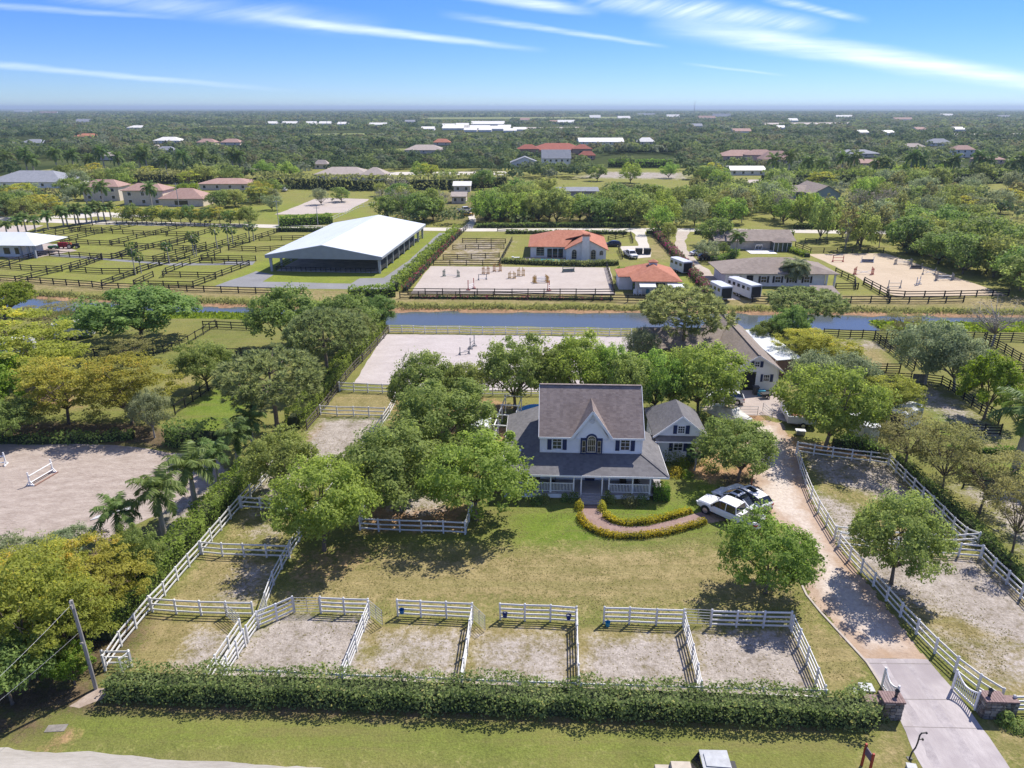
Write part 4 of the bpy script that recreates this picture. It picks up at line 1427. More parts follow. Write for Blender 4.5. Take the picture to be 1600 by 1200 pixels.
# gates of the barnyard: white boards
fpx([(1094, 645), (1122, 645)], 1.25, 3, 'white', 'white board fence beside the covered boat')
# black fences on the right
BK = dict(h=1.4, nr=4, kind='black', pw=0.13, rh=0.13)
fpx([(1286, 526), (1309, 527), (1328, 528), (1347, 528), (1366, 529), (1385, 529), (1404, 529), (1424, 530), (1443, 530), (1462, 530), (1482, 531), (1500, 531), (1520, 532), (1540, 532), (1560, 533), (1580, 533), (1600, 534), (1622, 534)], label='black fence along the canal bank behind the right paddocks', **BK)
fpx([(1366, 531), (1374, 537), (1382, 543), (1390, 549), (1399, 556), (1408, 563), (1418, 571), (1428, 579)], label='black fence on the left side of the grassy paddock alley', **BK)
fpx([(1392, 531), (1402, 539), (1412, 547), (1422, 556), (1431, 565), (1439, 575)], label='black fence on the right side of the grassy paddock alley', **BK)
fpx([(1345, 581), (1364, 582), (1384, 582), (1405, 582)], label='black cross fence in front of the shaded grass, upper', **BK)
fpx([(1362, 596), (1379, 596), (1401, 597), (1422, 598)], label='black cross fence left of the grey gate', **BK)
fpx([(1446, 599), (1470, 602), (1482, 609), (1493, 617), (1505, 625), (1518, 634), (1532, 643), (1546, 652), (1560, 662)], label='black fence slanting below the bright green tree', **BK)
fpx([(1555, 600), (1562, 612), (1570, 626), (1578, 641), (1590, 660)], label='black fence behind the bright green tree', **BK)
fpx([(1536, 533), (1546, 538), (1557, 544), (1569, 551), (1580, 558), (1592, 565), (1606, 573)], label='black fence slanting off the right edge near the bare tree', **BK)
fpx([(1563, 583), (1577, 583), (1598, 583), (1620, 584)], label='black cross fence at the right edge, upper', **BK)
fpx([(1578, 597), (1599, 597), (1620, 598)], label='black cross fence at the right edge, lower', **BK)
fpx([(1460, 678), (1486, 679), (1512, 679), (1537, 680), (1562, 680)], label='black fence piece below the grassy right paddock', **BK)
fpx([(1505, 761), (1535, 761), (1565, 761), (1600, 762), (1630, 762)], 0.8, 2, 'black', 'low black fence at the edge of the pale yard, right side')
# left neighbour
BT = dict(h=1.35, nr=2, kind='black', pw=0.12, rh=0.11)
fpx([(274, 648), (290, 637), (302, 628), (314, 620), (326, 611), (337, 602), (348, 593), (356, 583), (363, 573), (371, 563), (376, 556)], label='dark two-rail fence beside the small grey-green tree', **BT)
fpx([(356, 557), (378, 557), (400, 557), (425, 557)], label='dark cross fence at the top of the left grass paddock', **BT)
fpx([(240, 553), (256, 552), (270, 548), (282, 544), (295, 537), (306, 530), (318, 523), (328, 516), (338, 511)], label='dark rail fence curving behind the big dark tree', **BT)
fpx([(318, 513), (340, 513), (362, 514), (385, 515), (408, 516)], h=1.3, nr=3, kind='black', label='dark fence along the canal left of the arena')
fpx([(148, 558), (172, 557)], h=1.3, nr=3, kind='black', label='dark fence piece beneath the yellowish trees')
fpx([(108, 508), (130, 508), (150, 509)], h=1.3, nr=3, kind='black', label='dark fence piece left of the big dark tree')

# black paddock rails beyond the canal (posts too small to pick apart are joined)
K5 = lambda pts: [P(x / 4, 320 + y / 4) for x, y in pts]
K6 = lambda pts: [P(400 + x / 4, 320 + y / 4) for x, y in pts]
K7 = lambda pts: [P(800 + x / 4, 320 + y / 4) for x, y in pts]
K8 = lambda pts: [P(1200 + x / 4, 320 + y / 4) for x, y in pts]
GRP = 'black paddock fences beyond the canal'
PADL = 'black three-rail fence dividing the green grass paddocks beyond the canal'
far_f = [
    (K5([(120, 205), (350, 165), (580, 130)]), 'outer black fence at the top left of the green paddocks beyond the canal'),
    (K5([(600, 120), (860, 122), (1530, 150)]), 'black fence between the green paddocks and the row of roadside trees'),
    (K5([(380, 238), (640, 175), (860, 128)]), PADL), (K5([(690, 252), (960, 190), (1150, 140)]), PADL),
    (K5([(1010, 258), (1160, 220), (1320, 170)]), PADL), (K5([(1110, 350), (1290, 285), (1440, 235), (1540, 205)]), PADL),
    (K5([(1260, 345), (1380, 300)]), PADL), (K5([(1430, 278), (1600, 220)]), PADL), (K5([(440, 415), (640, 345), (640, 335)]), PADL),
    (K5([(860, 425), (1060, 362)]), PADL), (K5([(100, 485), (390, 415)]), PADL), (K5([(640, 508), (840, 440)]), PADL),
    (K5([(840, 508), (960, 452)]), PADL), (K5([(1040, 430), (1190, 370)]), PADL), (K5([(1210, 515), (1350, 465)]), PADL),
    (K5([(1390, 445), (1560, 380)]), PADL), (K5([(0, 395), (240, 322), (310, 318)]), PADL), (K5([(440, 165), (640, 180)]), PADL),
    (K5([(770, 182), (900, 190), (1050, 190)]), PADL), (K5([(1040, 196), (1240, 196)]), PADL), (K5([(200, 238), (380, 240)]), PADL),
    (K5([(480, 245), (700, 256), (860, 265)]), PADL), (K5([(850, 268), (1010, 278), (1290, 290)]), PADL),
    (K5([(310, 318), (500, 330), (700, 342)]), PADL), (K5([(700, 335), (960, 355), (1110, 355)]), PADL),
    (K5([(0, 395), (200, 412), (390, 418)]), PADL), (K5([(440, 420), (640, 432), (860, 432)]), PADL),
    (K5([(700, 342), (850, 290)]), PADL),
    (K5([(1020, 452), (1350, 458)]), PADL), (K5([(840, 510), (1210, 518)]), PADL), (K5([(1250, 365), (1560, 378)]), PADL),
    (K5([(1260, 348), (1600, 352)]), PADL), (K5([(1430, 285), (1600, 292)]), PADL),
    (K5([(0, 475), (100, 482), (580, 515), (640, 525), (950, 535), (1170, 542), (1600, 555), (1900, 562)]), 'long black fence along the top of the canal bank on the left'),
    (K5([(390, 238), (480, 243)]), PADL), (K5([(640, 178), (770, 182)]), PADL), (K5([(700, 342), (960, 268), (1040, 248)]), PADL), (K5([(1010, 278), (1110, 250), (1240, 215)]), PADL), (K5([(960, 352), (1100, 312), (1290, 262)]), PADL), (K5([(390, 412), (560, 362), (640, 336)]), PADL), (K5([(860, 428), (1000, 380), (1110, 352)]), PADL), (K5([(1350, 458), (1390, 442)]), PADL), (K5([(1020, 455), (1040, 428)]), PADL), (K5([(1190, 372), (1260, 350)]), PADL), (K5([(200, 240), (350, 196), (500, 165)]), PADL), (K5([(500, 165), (640, 166)]), PADL),
    (K6([(0, 218), (150, 170)]), PADL), (K6([(20, 225), (300, 220)]), PADL), (K6([(150, 160), (420, 162)]), PADL), (K6([(0, 295), (180, 282)]), PADL),
    (K6([(900, 585), (1600, 588), (2000, 598), (2540, 608)]), 'black fence with flowers between the show arena and the canal bank'),
    (K6([(950, 562), (1600, 565), (2000, 565), (2240, 565)]), 'thin dark rail at the front edge of the show arena'),
    (K7([(640, 565), (590, 390)]), 'dark fence on the right edge of the show arena'),
    (K6([(1290, 238), (1560, 242)]), 'black cross fence of the sandy paddocks behind the show arena, farthest'),
    (K6([(1230, 282), (1550, 275)]), 'black cross fence of the sandy paddocks behind the show arena, middle'),
    (K6([(1170, 345), (1520, 332)]), 'black cross fence of the sandy paddocks behind the show arena, near'),
    (K6([(1110, 378), (1520, 380), (1600, 230)]), 'black fence between the sandy paddocks and the show arena'),
    (K6([(940, 545), (1120, 345), (1320, 150)]), 'black fence beside the red-flowering hedge'),
    (K6([(1510, 165), (1600, 170)]), 'dark fence stub by the road left of the red-roofed house'),
    (K8([(200, 615), (390, 615), (640, 612), (1000, 615), (1220, 608)]), 'black fence along the bank below the right sand arena'),
    (K8([(420, 530), (560, 528)]), 'black fence stub by the right barn corner'),
    (K8([(420, 430), (540, 490), (545, 530)]), 'black fence beside the low barn roof on the right'),
    (K8([(595, 500), (750, 590), (755, 612)]), 'black fence slanting to the right sand arena corner'),
    (K8([(740, 572), (850, 580), (1100, 578), (1500, 570)]), 'thin dark rail along the front of the right sand arena'),
    (K8([(600, 490), (750, 570)]), 'thin dark rail on the left corner of the right sand arena'),
    (K8([(230, 240), (370, 245)]), 'black fence behind the right barn, upper'),
    (K8([(170, 262), (265, 300), (430, 300), (720, 300)]), 'black fence at the back of the right sand arena'),
    (K7([(1500, 610), (1600, 612), (1800, 612)]), 'black fence by the parked white trailers'),
    (K7([(600, 225), (740, 195), (755, 240)]), 'black fence by the lane behind the red-roofed house'),
    (K7([(665, 285), (690, 340)]), 'dark fence by the lane next to the pickup'),
]
for pts, lab in far_f:
    fence(pts, 1.35, 3, 'black', lab, parts=False, spacing=3.6, group=GRP if lab == PADL else None, pw=0.18, rh=0.17)
fence(K6([(470, 100), (640, 20), (740, 0)]), 1.2, 2, 'white', 'pale fence beside the distant sand arena', parts=False, spacing=4, pw=.12, rh=.08)


# tube gates
def tube_gate(p0, p1, h, n, label, uprights=3, cat='gate', r=0.022):
    p0, p1 = Vector((*p0, 0)), Vector((*p1, 0))
    d = p1 - p0
    root = thing('tube_gate', label, cat, tuple(p0), math.atan2(d.y, d.x), None)
    L = d.length
    for k in range(n):
        z = 0.18 + (h - .2) * k / (n - 1)
        MB().cyl((0.05, 0, z), (L, 0, z), r, n=6).build('bar', TUBE, root)
    for k in range(uprights):
        x = 0.05 + (L - .05) * k / (uprights - 1)
        MB().cyl((x, 0, .15), (x, 0, h + .02), r * 1.25, n=6).build('upright', TUBE, root)
    return root


tube_gate(P(461, 958), P(500, 958), 1.45, 6, 'closed metal tube gate between the angled fence and the short fence run')
tube_gate(P(578, 962), P(598, 979), 1.45, 6, 'open metal tube gate leaning into the second paddock gap, left one of the open pair')
tube_gate(P(739, 969), P(758, 987), 1.45, 6, 'open metal tube gate by the middle left dividing fence')
tube_gate(P(1069, 976), P(1108, 978), 1.45, 6, 'closed metal tube gate right of the light blue bucket')
tube_gate(P(901, 975), P(902, 1000), 1.45, 6, 'open metal tube gate folded against the central dividing fence')
tube_gate(P(353, 964), P(377, 983), 1.3, 6, 'open metal tube gate of the small corner paddock')
tube_gate(P(1155, 650), P(1183, 650), 1.3, 4, 'light metal yard gate right of the covered boat', 2, r=.03)
tube_gate(P(1191, 643), P(1206, 656), 1.2, 4, 'light metal yard gate standing open by the stock trailer', 2, r=.03)
tube_gate(P(1303, 842), P(1311, 853), 1.25, 5, 'small tube gate in the fence at the driveway bend')
tube_gate(P(404, 985), P(416, 948), 1.3, 5, 'dark tube gate at the foot of the lane fence')
m = MB()
gp = thing('grey_gate', 'grey board gate between the black fences of the right paddock', 'gate', (*P(1423, 599), 0))
a0, a1 = Vector((*P(1424, 599), 0)), Vector((*P(1445, 600), 0))
dd = a1 - a0
gp.location = a0
gp.rotation_euler = (0, 0, math.atan2(dd.y, dd.x))
GREYW = mat('grey_wood', (0.16, 0.155, 0.145), 0.9, 0.3, 5)
for k in range(6):
    MB().box((dd.length * (k + .5) / 6, 0, .8), (dd.length / 6 * .94, .03, 1.3)).build('board', GREYW, gp)
for zz in (.35, 1.2):
    MB().box((dd.length / 2, -.04, zz), (dd.length, .04, .12)).build('brace', GREYW, gp)

# white board gate standing open at the arena corner
g = thing('swung_gate', 'pair of white planks leaning beside the back arena corner', 'planks', (*P(992, 552), 0))
x0, y0 = P(992, 552)
for (u0, v0, u1, v1, zt) in ((993, 553, 981, 527, 2.6), (996, 549, 995, 527, 2.2)):
    a = PV(u0, v0, 0.0)
    y1 = a.y + 0.5
    bx, by = P(u1, v1, zt)
    MB().beam((a.x - x0, a.y - y0, 0), (bx - x0, a.y - y0 + .4, zt), .5, .06).build('plank', WHITE_V, g)
# ------------------------------------------------------------------ building materials and helpers
def shingle_mat(name, ca, cb, sx=3.0, sz=7.0, patch=None, rough=0.9):
    m = bpy.data.materials.new(name)
    m.use_nodes = True
    nd, lk = m.node_tree.nodes, m.node_tree.links
    b = nd['Principled BSDF']
    b.inputs['Roughness'].default_value = rough
    b.inputs['Specular IOR Level'].default_value = 0.2
    t = N(nd, 'ShaderNodeTexCoord')
    mp = N(nd, 'ShaderNodeMapping')
    mp.inputs['Scale'].default_value = (sx, sx, sz)
    lk.new(t.outputs['Object'], mp.inputs[0])
    v = N(nd, 'ShaderNodeTexVoronoi')
    v.inputs['Scale'].default_value = 1.0
    v.inputs['Randomness'].default_value = 0.35
    lk.new(mp.outputs[0], v.inputs['Vector'])
    sp = N(nd, 'ShaderNodeSeparateColor')
    lk.new(v.outputs['Color'], sp.inputs[0])
    n = N(nd, 'ShaderNodeTexNoise')
    n.inputs['Scale'].default_value = 0.55
    n.inputs['Detail'].default_value = 6
    n.inputs['Roughness'].default_value = 0.65
    mp2 = N(nd, 'ShaderNodeMapping')
    mp2.inputs['Scale'].default_value = (1.6, 0.5, 0.5)
    lk.new(t.outputs['Object'], mp2.inputs[0])
    lk.new(mp2.outputs[0], n.inputs['Vector'])
    f = mth(nd, lk, 'ADD', mth(nd, lk, 'MULTIPLY', sp.outputs[0], .45), mth(nd, lk, 'MULTIPLY', mth(nd, lk, 'SUBTRACT', n.outputs[0], .25), 1.1), clamp=True)
    mx = N(nd, 'ShaderNodeMix', data_type='RGBA')
    mx.inputs['A'].default_value = (*ca, 1)
    mx.inputs['B'].default_value = (*cb, 1)
    lk.new(f, mx.inputs['Factor'])
    lk.new(mx.outputs['Result'], b.inputs['Base Color'])
    bp = N(nd, 'ShaderNodeBump')
    bp.inputs['Strength'].default_value = 0.35
    bp.inputs['Distance'].default_value = 0.03
    lk.new(sp.outputs[1], bp.inputs['Height'])
    lk.new(bp.outputs[0], b.inputs['Normal'])
    MATS[name] = m
    return m


def siding_mat(name, col, pitch=0.18):
    m = mat(name, col, 0.6, 0.07, 0.8, 0.3)
    nd, lk = m.node_tree.nodes, m.node_tree.links
    t = N(nd, 'ShaderNodeTexCoord')
    s = N(nd, 'ShaderNodeSeparateXYZ')
    lk.new(t.outputs['Object'], s.inputs[0])
    h = mth(nd, lk, 'FRACT', mth(nd, lk, 'DIVIDE', s.outputs[2], pitch))
    bp = N(nd, 'ShaderNodeBump')
    bp.inputs['Strength'].default_value = 0.6
    bp.inputs['Distance'].default_value = 0.02
    lk.new(mth(nd, lk, 'SUBTRACT', 1.0, h), bp.inputs['Height'])
    lk.new(bp.outputs[0], nd['Principled BSDF'].inputs['Normal'])
    return m


def glass_mat(name, col=(0.03, 0.035, 0.04), rough=0.08):
    m = mat(name, col, rough, 0.4, 1.2, 0.6)
    return m


SH_BROWN = shingle_mat('shingle_brown', (0.150, 0.118, 0.108), (0.285, 0.235, 0.215))
SH_GREY = shingle_mat('shingle_grey', (0.105, 0.102, 0.107), (0.185, 0.178, 0.182))
SH_BARN = shingle_mat('shingle_taupe', (0.165, 0.135, 0.115), (0.285, 0.240, 0.205))
SH_FAR = shingle_mat('shingle_far_barn', (0.195, 0.158, 0.135), (0.300, 0.250, 0.215), 1.5, 3)
TILE = shingle_mat('clay_tile', (0.300, 0.115, 0.070), (0.460, 0.200, 0.130), 2.2, 4)
TILE2 = shingle_mat('clay_tile_pale', (0.290, 0.180, 0.150), (0.400, 0.270, 0.225), 1.5, 3)
SIDING = siding_mat('white_siding', (0.86, 0.86, 0.86))
TRIM = mat('white_trim', (0.80, 0.80, 0.80), 0.5, 0.06, 2)
SHUT = mat('navy_shutter', (0.020, 0.035, 0.105), 0.5, 0.25, 8)
GLASS = glass_mat('window_glass')
DECK = mat('grey_deck', (0.36, 0.34, 0.35), 0.8, 0.25, 4, stretch=(1, 8, 1))
STUCCO = mat('white_stucco', (0.74, 0.72, 0.68), 0.85, 0.10, 1.5)
CREAM = mat('cream_stucco', (0.62, 0.54, 0.44), 0.85, 0.12, 1.5)
METALW = mat('white_metal_roof', (0.62, 0.645, 0.66), 0.38, 0.06, 0.6, 0.5, stretch=(1, .1, 1))
METALG = mat('grey_metal_wall', (0.30, 0.32, 0.33), 0.5, 0.08, 1)
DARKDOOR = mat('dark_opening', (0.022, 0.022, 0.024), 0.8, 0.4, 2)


def roof_plane(parent, name, pts, th, m):
    return MB().slab(pts, th).build(name, m, parent)


def window(parent, c, w, h, face=(0, -1), shutters=True, arch=False, nx=2, ny=3, name='window', sm=None, depth=0.07, framem=None):
    """sash window centred at c on a wall whose outward normal is face; a part of its building"""
    fx, fy = face
    ang = math.atan2(fy, fx) + math.pi / 2
    ca, sa = math.cos(ang), math.sin(ang)

    def L(x, y, z):
        return (c[0] + x * ca - y * sa, c[1] + x * sa + y * ca, c[2] + z)
    t = min(0.08, w * .1)
    m = MB()
    for (x, z, sx_, sz_) in ((-w / 2, 0, t, h + t), (w / 2, 0, t, h + t), (0, h / 2, w, t), (0, -h / 2, w + .14, t)):
        if arch and z > 0:
            continue
        m.box(L(x, -depth / 2, z), (sx_, depth, sz_), ang)
    if arch:
        n = 9
        for i in range(n):
            a0, a1 = math.pi * i / n, math.pi * (i + 1) / n
            m.beam(L(math.cos(a0) * w / 2, -depth / 2, h / 2 + math.sin(a0) * w / 2), L(math.cos(a1) * w / 2, -depth / 2, h / 2 + math.sin(a1) * w / 2), depth, t)
    f = m.build(name, framem or TRIM, parent)
    g = MB()
    if arch:
        pts = [L(-w / 2, -.015, -h / 2), L(w / 2, -.015, -h / 2)] + [L(math.cos(math.pi * i / 9) * w / 2, -.015, h / 2 + math.sin(math.pi * i / 9) * w / 2) for i in range(10)]
        g.add(pts, [tuple(range(len(pts)))])
    else:
        g.add([L(-w / 2, -.015, -h / 2), L(w / 2, -.015, -h / 2), L(w / 2, -.015, h / 2), L(-w / 2, -.015, h / 2)], [(0, 1, 2, 3)])
    g.build('pane', GLASS, f)
    if nx or ny:
        mm = MB()
        for i in range(1, nx):
            mm.box(L(-w / 2 + w * i / nx, -.035, 0), (.035, .03, h), ang)
        for j in range(1, ny):
            mm.box(L(0, -.036, -h / 2 + h * j / ny), (w, .032, .035 if j * 2 != ny else .06), ang)
        if arch:
            for i in range(1, 4):
                a = math.pi * i / 4
                mm.beam(L(0, -.035, h / 2), L(math.cos(a) * w / 2, -.035, h / 2 + math.sin(a) * w / 2), .03, .035)
            mm.box(L(0, -.036, h / 2), (w, .032, .05), ang)
        mm.build('muntins', framem or TRIM, f)
    if shutters:
        for s in (-1, 1):
            sb = MB().box(L(s * (w / 2 + .30), -.045, 0), (.40, .05, h + .12), ang)
            for k in range(7):
                sb.box(L(s * (w / 2 + .30), -.078, -h / 2 + h * (k + .5) / 7), (.30, .02, h / 7 * .55), ang)
            sb.build('shutter', sm or SHUT, parent)
    return f


def hip(parent, x0, x1, y0, y1, ze, zr, m, th=0.12, ridge=None, name='roof'):
    """hip roof over a rectangle; ridge along the long side"""
    w, d = x1 - x0, y1 - y0
    if w >= d:
        s = ridge if ridge is not None else d / 2
        a, b = (x0 + s, (y0 + y1) / 2, zr), (x1 - s, (y0 + y1) / 2, zr)
        fs = [[(x0, y0, ze), (x1, y0, ze), b, a], [(x1, y1, ze), (x0, y1, ze), a, b], [(x0, y1, ze), (x0, y0, ze), a], [(x1, y0, ze), (x1, y1, ze), b]]
    else:
        s = ridge if ridge is not None else w / 2
        a, b = ((x0 + x1) / 2, y0 + s, zr), ((x0 + x1) / 2, y1 - s, zr)
        fs = [[(x0, y0, ze), (x1, y0, ze), a], [(x1, y1, ze), (x0, y1, ze), b], [(x0, y1, ze), (x0, y0, ze), a, b], [(x1, y0, ze), (x1, y1, ze), b, a]]
    mm = MB()
    for f in fs:
        mm.add(f, [tuple(range(len(f)))])
    mm.add([(x0, y0, ze - th), (x1, y0, ze - th), (x1, y1, ze - th), (x0, y1, ze - th), (x0, y0, ze), (x1, y0, ze), (x1, y1, ze), (x0, y1, ze)],
           [(3, 2, 1, 0), (0, 1, 5, 4), (1, 2, 6, 5), (2, 3, 7, 6), (3, 0, 4, 7)])
    # ridge caps
    r = mm.build(name, m, parent)
    return r


def gable_wall(parent, name, x0, x1, y, z0, ze, zr, th, m, axis='x', face=-1):
    """wall with a triangular top"""
    xm = (x0 + x1) / 2
    out = [(x0, z0), (x1, z0), (x1, ze), (xm, zr), (x0, ze)]
    k = len(out)
    vs = []
    for yy in (y, y - face * th):
        for a, z in out:
            vs.append((a, yy, z) if axis == 'x' else (yy, a, z))
    fs = [tuple(range(k)), tuple(range(2 * k - 1, k - 1, -1))] + [(i, k + i, k + (i + 1) % k, (i + 1) % k) for i in range(k)]
    return MB().add(vs, fs).build(name, m, parent)


# ------------------------------------------------------------------ the white house
HX, HY = P(922.5, 779)
house = thing('white_house', 'white two-storey house with navy shutters, steep front gable and wraparound porch', 'house', (HX, HY, 0), R(-2.4))
B = lambda *a, **k: MB().box(*a, **k)
# ground floor and porch
MB().box((0.02, 6.6, 1.93), (10.0, 7.9, 2.6)).box((-6.9, 12.1, 1.7), (3.7, 2.6, 2.1)).build('ground_floor_wall', SIDING, house)
MB().box((-0.75, 1.35, 0.52), (15.8, 2.7, 0.16)).box((6.15, 5.5, 0.52), (2.2, 5.6, 0.16)).box((-6.9, 6.8, 0.52), (3.6, 8.2, .16)).build('porch_floor', DECK, house)
sk = MB()
sk.box((-4.75, 0.06, 0.22), (7.55, 0.08, 0.44)).box((3.45, 0.06, 0.22), (4.65, 0.08, 0.44)).box((7.2, 4.0, 0.22), (0.08, 7.9, .44))
sk.build('porch_skirting', SIDING, house)
for i in range(5):
    B((0.05, -0.14 - 0.30 * i, 0.48 - 0.12 * i - .06), (1.95, 0.32, 0.12)).build('step', DECK, house)
for x, front in ((-8.4, 0), (-6.2, 0), (-3.96, 0), (-1.69, 0), (-.97, 1), (1.08, 1), (1.75, 0), (4.05, 0), (5.75, 0)):
    z0 = 0.0 if front else 0.6
    m = MB().box((x, 0.10 if not front else -0.02, (z0 + 2.62) / 2), (0.13, 0.13, 2.62 - z0)).box((x, .10 if not front else -.02, 2.56), (.2, .2, .1)).box((x, .10 if not front else -.02, z0 + .06), (.19, .19, .12))
    m.build('porch_column', TRIM, house)
for xa, xb in ((-8.3, -6.27), (-6.13, -4.03), (-3.89, -1.76), (1.82, 3.98), (4.12, 5.68)):
    r_ = MB().box(((xa + xb) / 2, .10, 1.62), (xb - xa, .07, .07)).box(((xa + xb) / 2, .10, .74), (xb - xa, .05, .06)).build('porch_railing', TRIM, house)
    bl = MB()
    n = int((xb - xa) / .14)
    for i in range(n):
        bl.box((xa + (i + .5) * (xb - xa) / n, .10, 1.18), (.045, .04, .84))
    tag(bl.build('balusters', TRIM, r_), kind='stuff')
# ground floor openings under the porch
dr = B((0.05, 2.60, 1.62), (0.98, 0.10, 2.02)).build('front_door', SHUT, house)
B((0.05, 2.53, 1.95), (0.6, 0.03, 0.9)).build('pane', GLASS, dr)
B((.38, 2.53, 1.5), (.05, .06, .16)).build('handle', METALG, dr)
for x in (-3.2, 3.1):
    window(house, (x, 2.64, 1.75), .95, 1.5)
lamp = []
for s in (-1, 1):
    MB().box((s * .85, 2.56, 2.05), (.12, .14, .28)).cyl((s * .85, 2.56, 2.19), (s * .85, 2.56, 2.30), .09, .02).build('wall_lantern', DARKDOOR, house)
# upper storey
MB().box((0.03, 6.62, 4.52), (10.02, 8.04, 2.25)).build('upper_wall', SIDING, house)
for x in (-4.98, 5.04):
    gable_wall(house, 'gable_end', 2.62, 10.62, x, 5.6, 5.6, 9.2, .16 if x > 0 else -.16, SIDING, 'y', 1)
# main roof: two planes
ez, rz_, y0_, ym, y1_ = 5.60, 9.47, 2.22, 6.62, 11.02
xl, xr = -5.18, 5.24
_zb = lambda y: ez + (y - y0_) / (ym - y0_) * (rz_ - ez)
roof_plane(house, 'main_roof', [(xl, y0_, ez), (-1.86, y0_, ez), (.07, 5.40, _zb(5.40)), (2.0, y0_, ez), (xr, y0_, ez), (xr, ym, rz_), (xl, ym, rz_)], .16, SH_BROWN)
roof_plane(house, 'main_roof', [(xr, y1_, ez), (xl, y1_, ez), (xl, ym + .001, rz_), (xr, ym + .001, rz_)], .16, SH_BROWN)
MB().beam((xl, ym, rz_ + .02), (xr, ym, rz_ + .02), .28, .07).build('ridge_cap', SH_BROWN, house)
# fascia and rakes
MB().box((-3.54, y0_ - .02, ez - .12), (3.24, .05, .20)).build("fascia", TRIM, house)
MB().box((3.62, y0_ - .02, ez - .12), (3.24, .05, .20)).build("fascia", TRIM, house)
for x in (xl - .015, xr + .015):
    MB().beam((x, y0_, ez - .10), (x, ym, rz_ - .10), .05, .22).beam((x, ym, rz_ - .10), (x, y1_, ez - .10), .05, .22).build('rake_board', TRIM, house)
# steep front gable
gx, ghw, gz = 0.07, 1.97, 8.50
yback = y0_ + (gz - ez) / (rz_ - ez) * (ym - y0_)
gf = MB()
gf.add([(gx - 1.55, 2.50, 5.3), (gx + 1.55, 2.50, 5.3), (gx + 1.55, 2.50, 5.6), (gx, 2.50, 8.28), (gx - 1.55, 2.50, 5.6),
        (gx - 1.55, 2.72, 5.3), (gx + 1.55, 2.72, 5.3), (gx + 1.55, 2.72, 5.6), (gx, 2.72, 8.28), (gx - 1.55, 2.72, 5.6)],
       [(0, 1, 2, 3, 4), (9, 8, 7, 6, 5), (0, 5, 6, 1), (1, 6, 7, 2), (2, 7, 8, 3), (3, 8, 9, 4), (4, 9, 5, 0)])
gf.build('front_gable_wall', SIDING, house)
for s in (-1, 1):
    roof_plane(house, 'front_gable_roof', [(gx + s * ghw, y0_ - .06, ez), (gx, y0_ - .06, gz), (gx, yback, gz + .01), (gx + s * ghw, y0_ + .25, ez + .05)], .14, SH_BROWN)
    MB().beam((gx + s * (ghw + .02), y0_ - .09, ez - .10), (gx, y0_ - .09, gz - .14), .05, .24).build('gable_rake', TRIM, house)
    MB().slab([(gx + s * 1.56, y0_, 5.62), (gx + s * 1.98, y0_, 5.62), (gx + s * 1.56, y0_, 6.1)] if s > 0 else [(gx + s * 1.56, y0_, 5.62), (gx + s * 1.56, y0_, 6.1), (gx + s * 1.98, y0_, 5.62)], .02).build('eave_return', TRIM, house)
MB().cyl((gx, 2.50, 7.25), (gx, 2.46, 7.25), .26, n=16).build('gable_vent', mat('vent_grey', (.62, .63, .65), .6), house)
MB().box((gx, 2.46, 5.30), (3.2, .04, .06)).build('band_board', TRIM, house)
# upper windows
for x in (-3.35, 3.42):
    window(house, (x, 2.60, 4.72), .92, 1.25)
fr = B((gx, 2.47, 4.53), (2.16, .08, 1.76)).build('palladian_surround', SHUT, house)
MB().cyl((gx, 2.51, 5.32), (gx, 2.43, 5.32), .56, n=24).build('arch_panel', SHUT, fr)
window(house, (gx, 2.40, 4.62), .78, 1.36, shutters=False, arch=True, nx=4, ny=2, framem=mat('cream_sash', (.62, .55, .40), .5))
for s in (-1, 1):
    window(house, (gx + s * .76, 2.42, 4.50), .30, 1.3, shutters=False, nx=1, ny=2, framem=MATS['cream_sash'])
# corner boards
for x in (-4.99, 5.05):
    B((x, 2.60, 4.55), (.16, .10, 2.1)).build('corner_board', TRIM, house)
B((.03, 2.57, 3.80), (10.0, .05, .16)).build('band_board', TRIM, house)
# wraparound roof
ze, zw = 2.75, 3.74
FL, FRr = (-8.75, -.32, ze), (7.45, -.32, ze)
WL, WR = (-4.99, 2.62, zw), (5.04, 2.62, zw)
roof_plane(house, 'porch_roof', [FL, FRr, WR, WL], .12, SH_GREY)
roof_plane(house, 'porch_roof', [FRr, (7.45, 8.6, ze), (5.04, 10.0, zw), WR], .12, SH_GREY)
roof_plane(house, 'porch_roof', [FL, WL, (-4.99, 13.9, zw + .3), (-8.75, 13.9, ze)], .12, SH_GREY)
roof_plane(house, 'rear_roof', [(-4.98, 10.66, zw + .35), (5.0, 10.66, zw + .35), (5.0, 13.9, 2.9), (-4.98, 13.9, 2.9)], .12, SH_GREY)
MB().box((0, 12.2, 1.6), (9.8, 3.0, 2.4)).build('rear_wall', SIDING, house)
MB().box((-.65, -.35, ze - .13), (16.2, .05, .20)).build('porch_fascia', TRIM, house)
MB().box((7.47, 4.1, ze - .13), (.05, 8.9, .20)).build('porch_fascia', TRIM, house)
MB().box((-8.77, 6.8, ze - .13), (.05, 14.2, .20)).build('porch_fascia', TRIM, house)
MB().box((-.65, 1.2, 2.56), (16.0, 2.8, .06)).build('porch_ceiling', mat('porch_ceiling', (.55, .56, .58), .7), house)
MB().beam((FRr[0], FRr[1], ze + .03), (WR[0], WR[1], zw + .03), .25, .05).build('hip_cap', SH_GREY, house)
B((-7.1, 3.4, 3.42), (.28, .42, .16)).build('roof_vent', TRIM, house)
for x, y in ((-2.5, 9.5), (2.5, 9.8), (3.6, 9.2)):
    MB().cyl((x, y, 7.0), (x, y, 7.6), .06).build('vent_pipe', METALG, house)
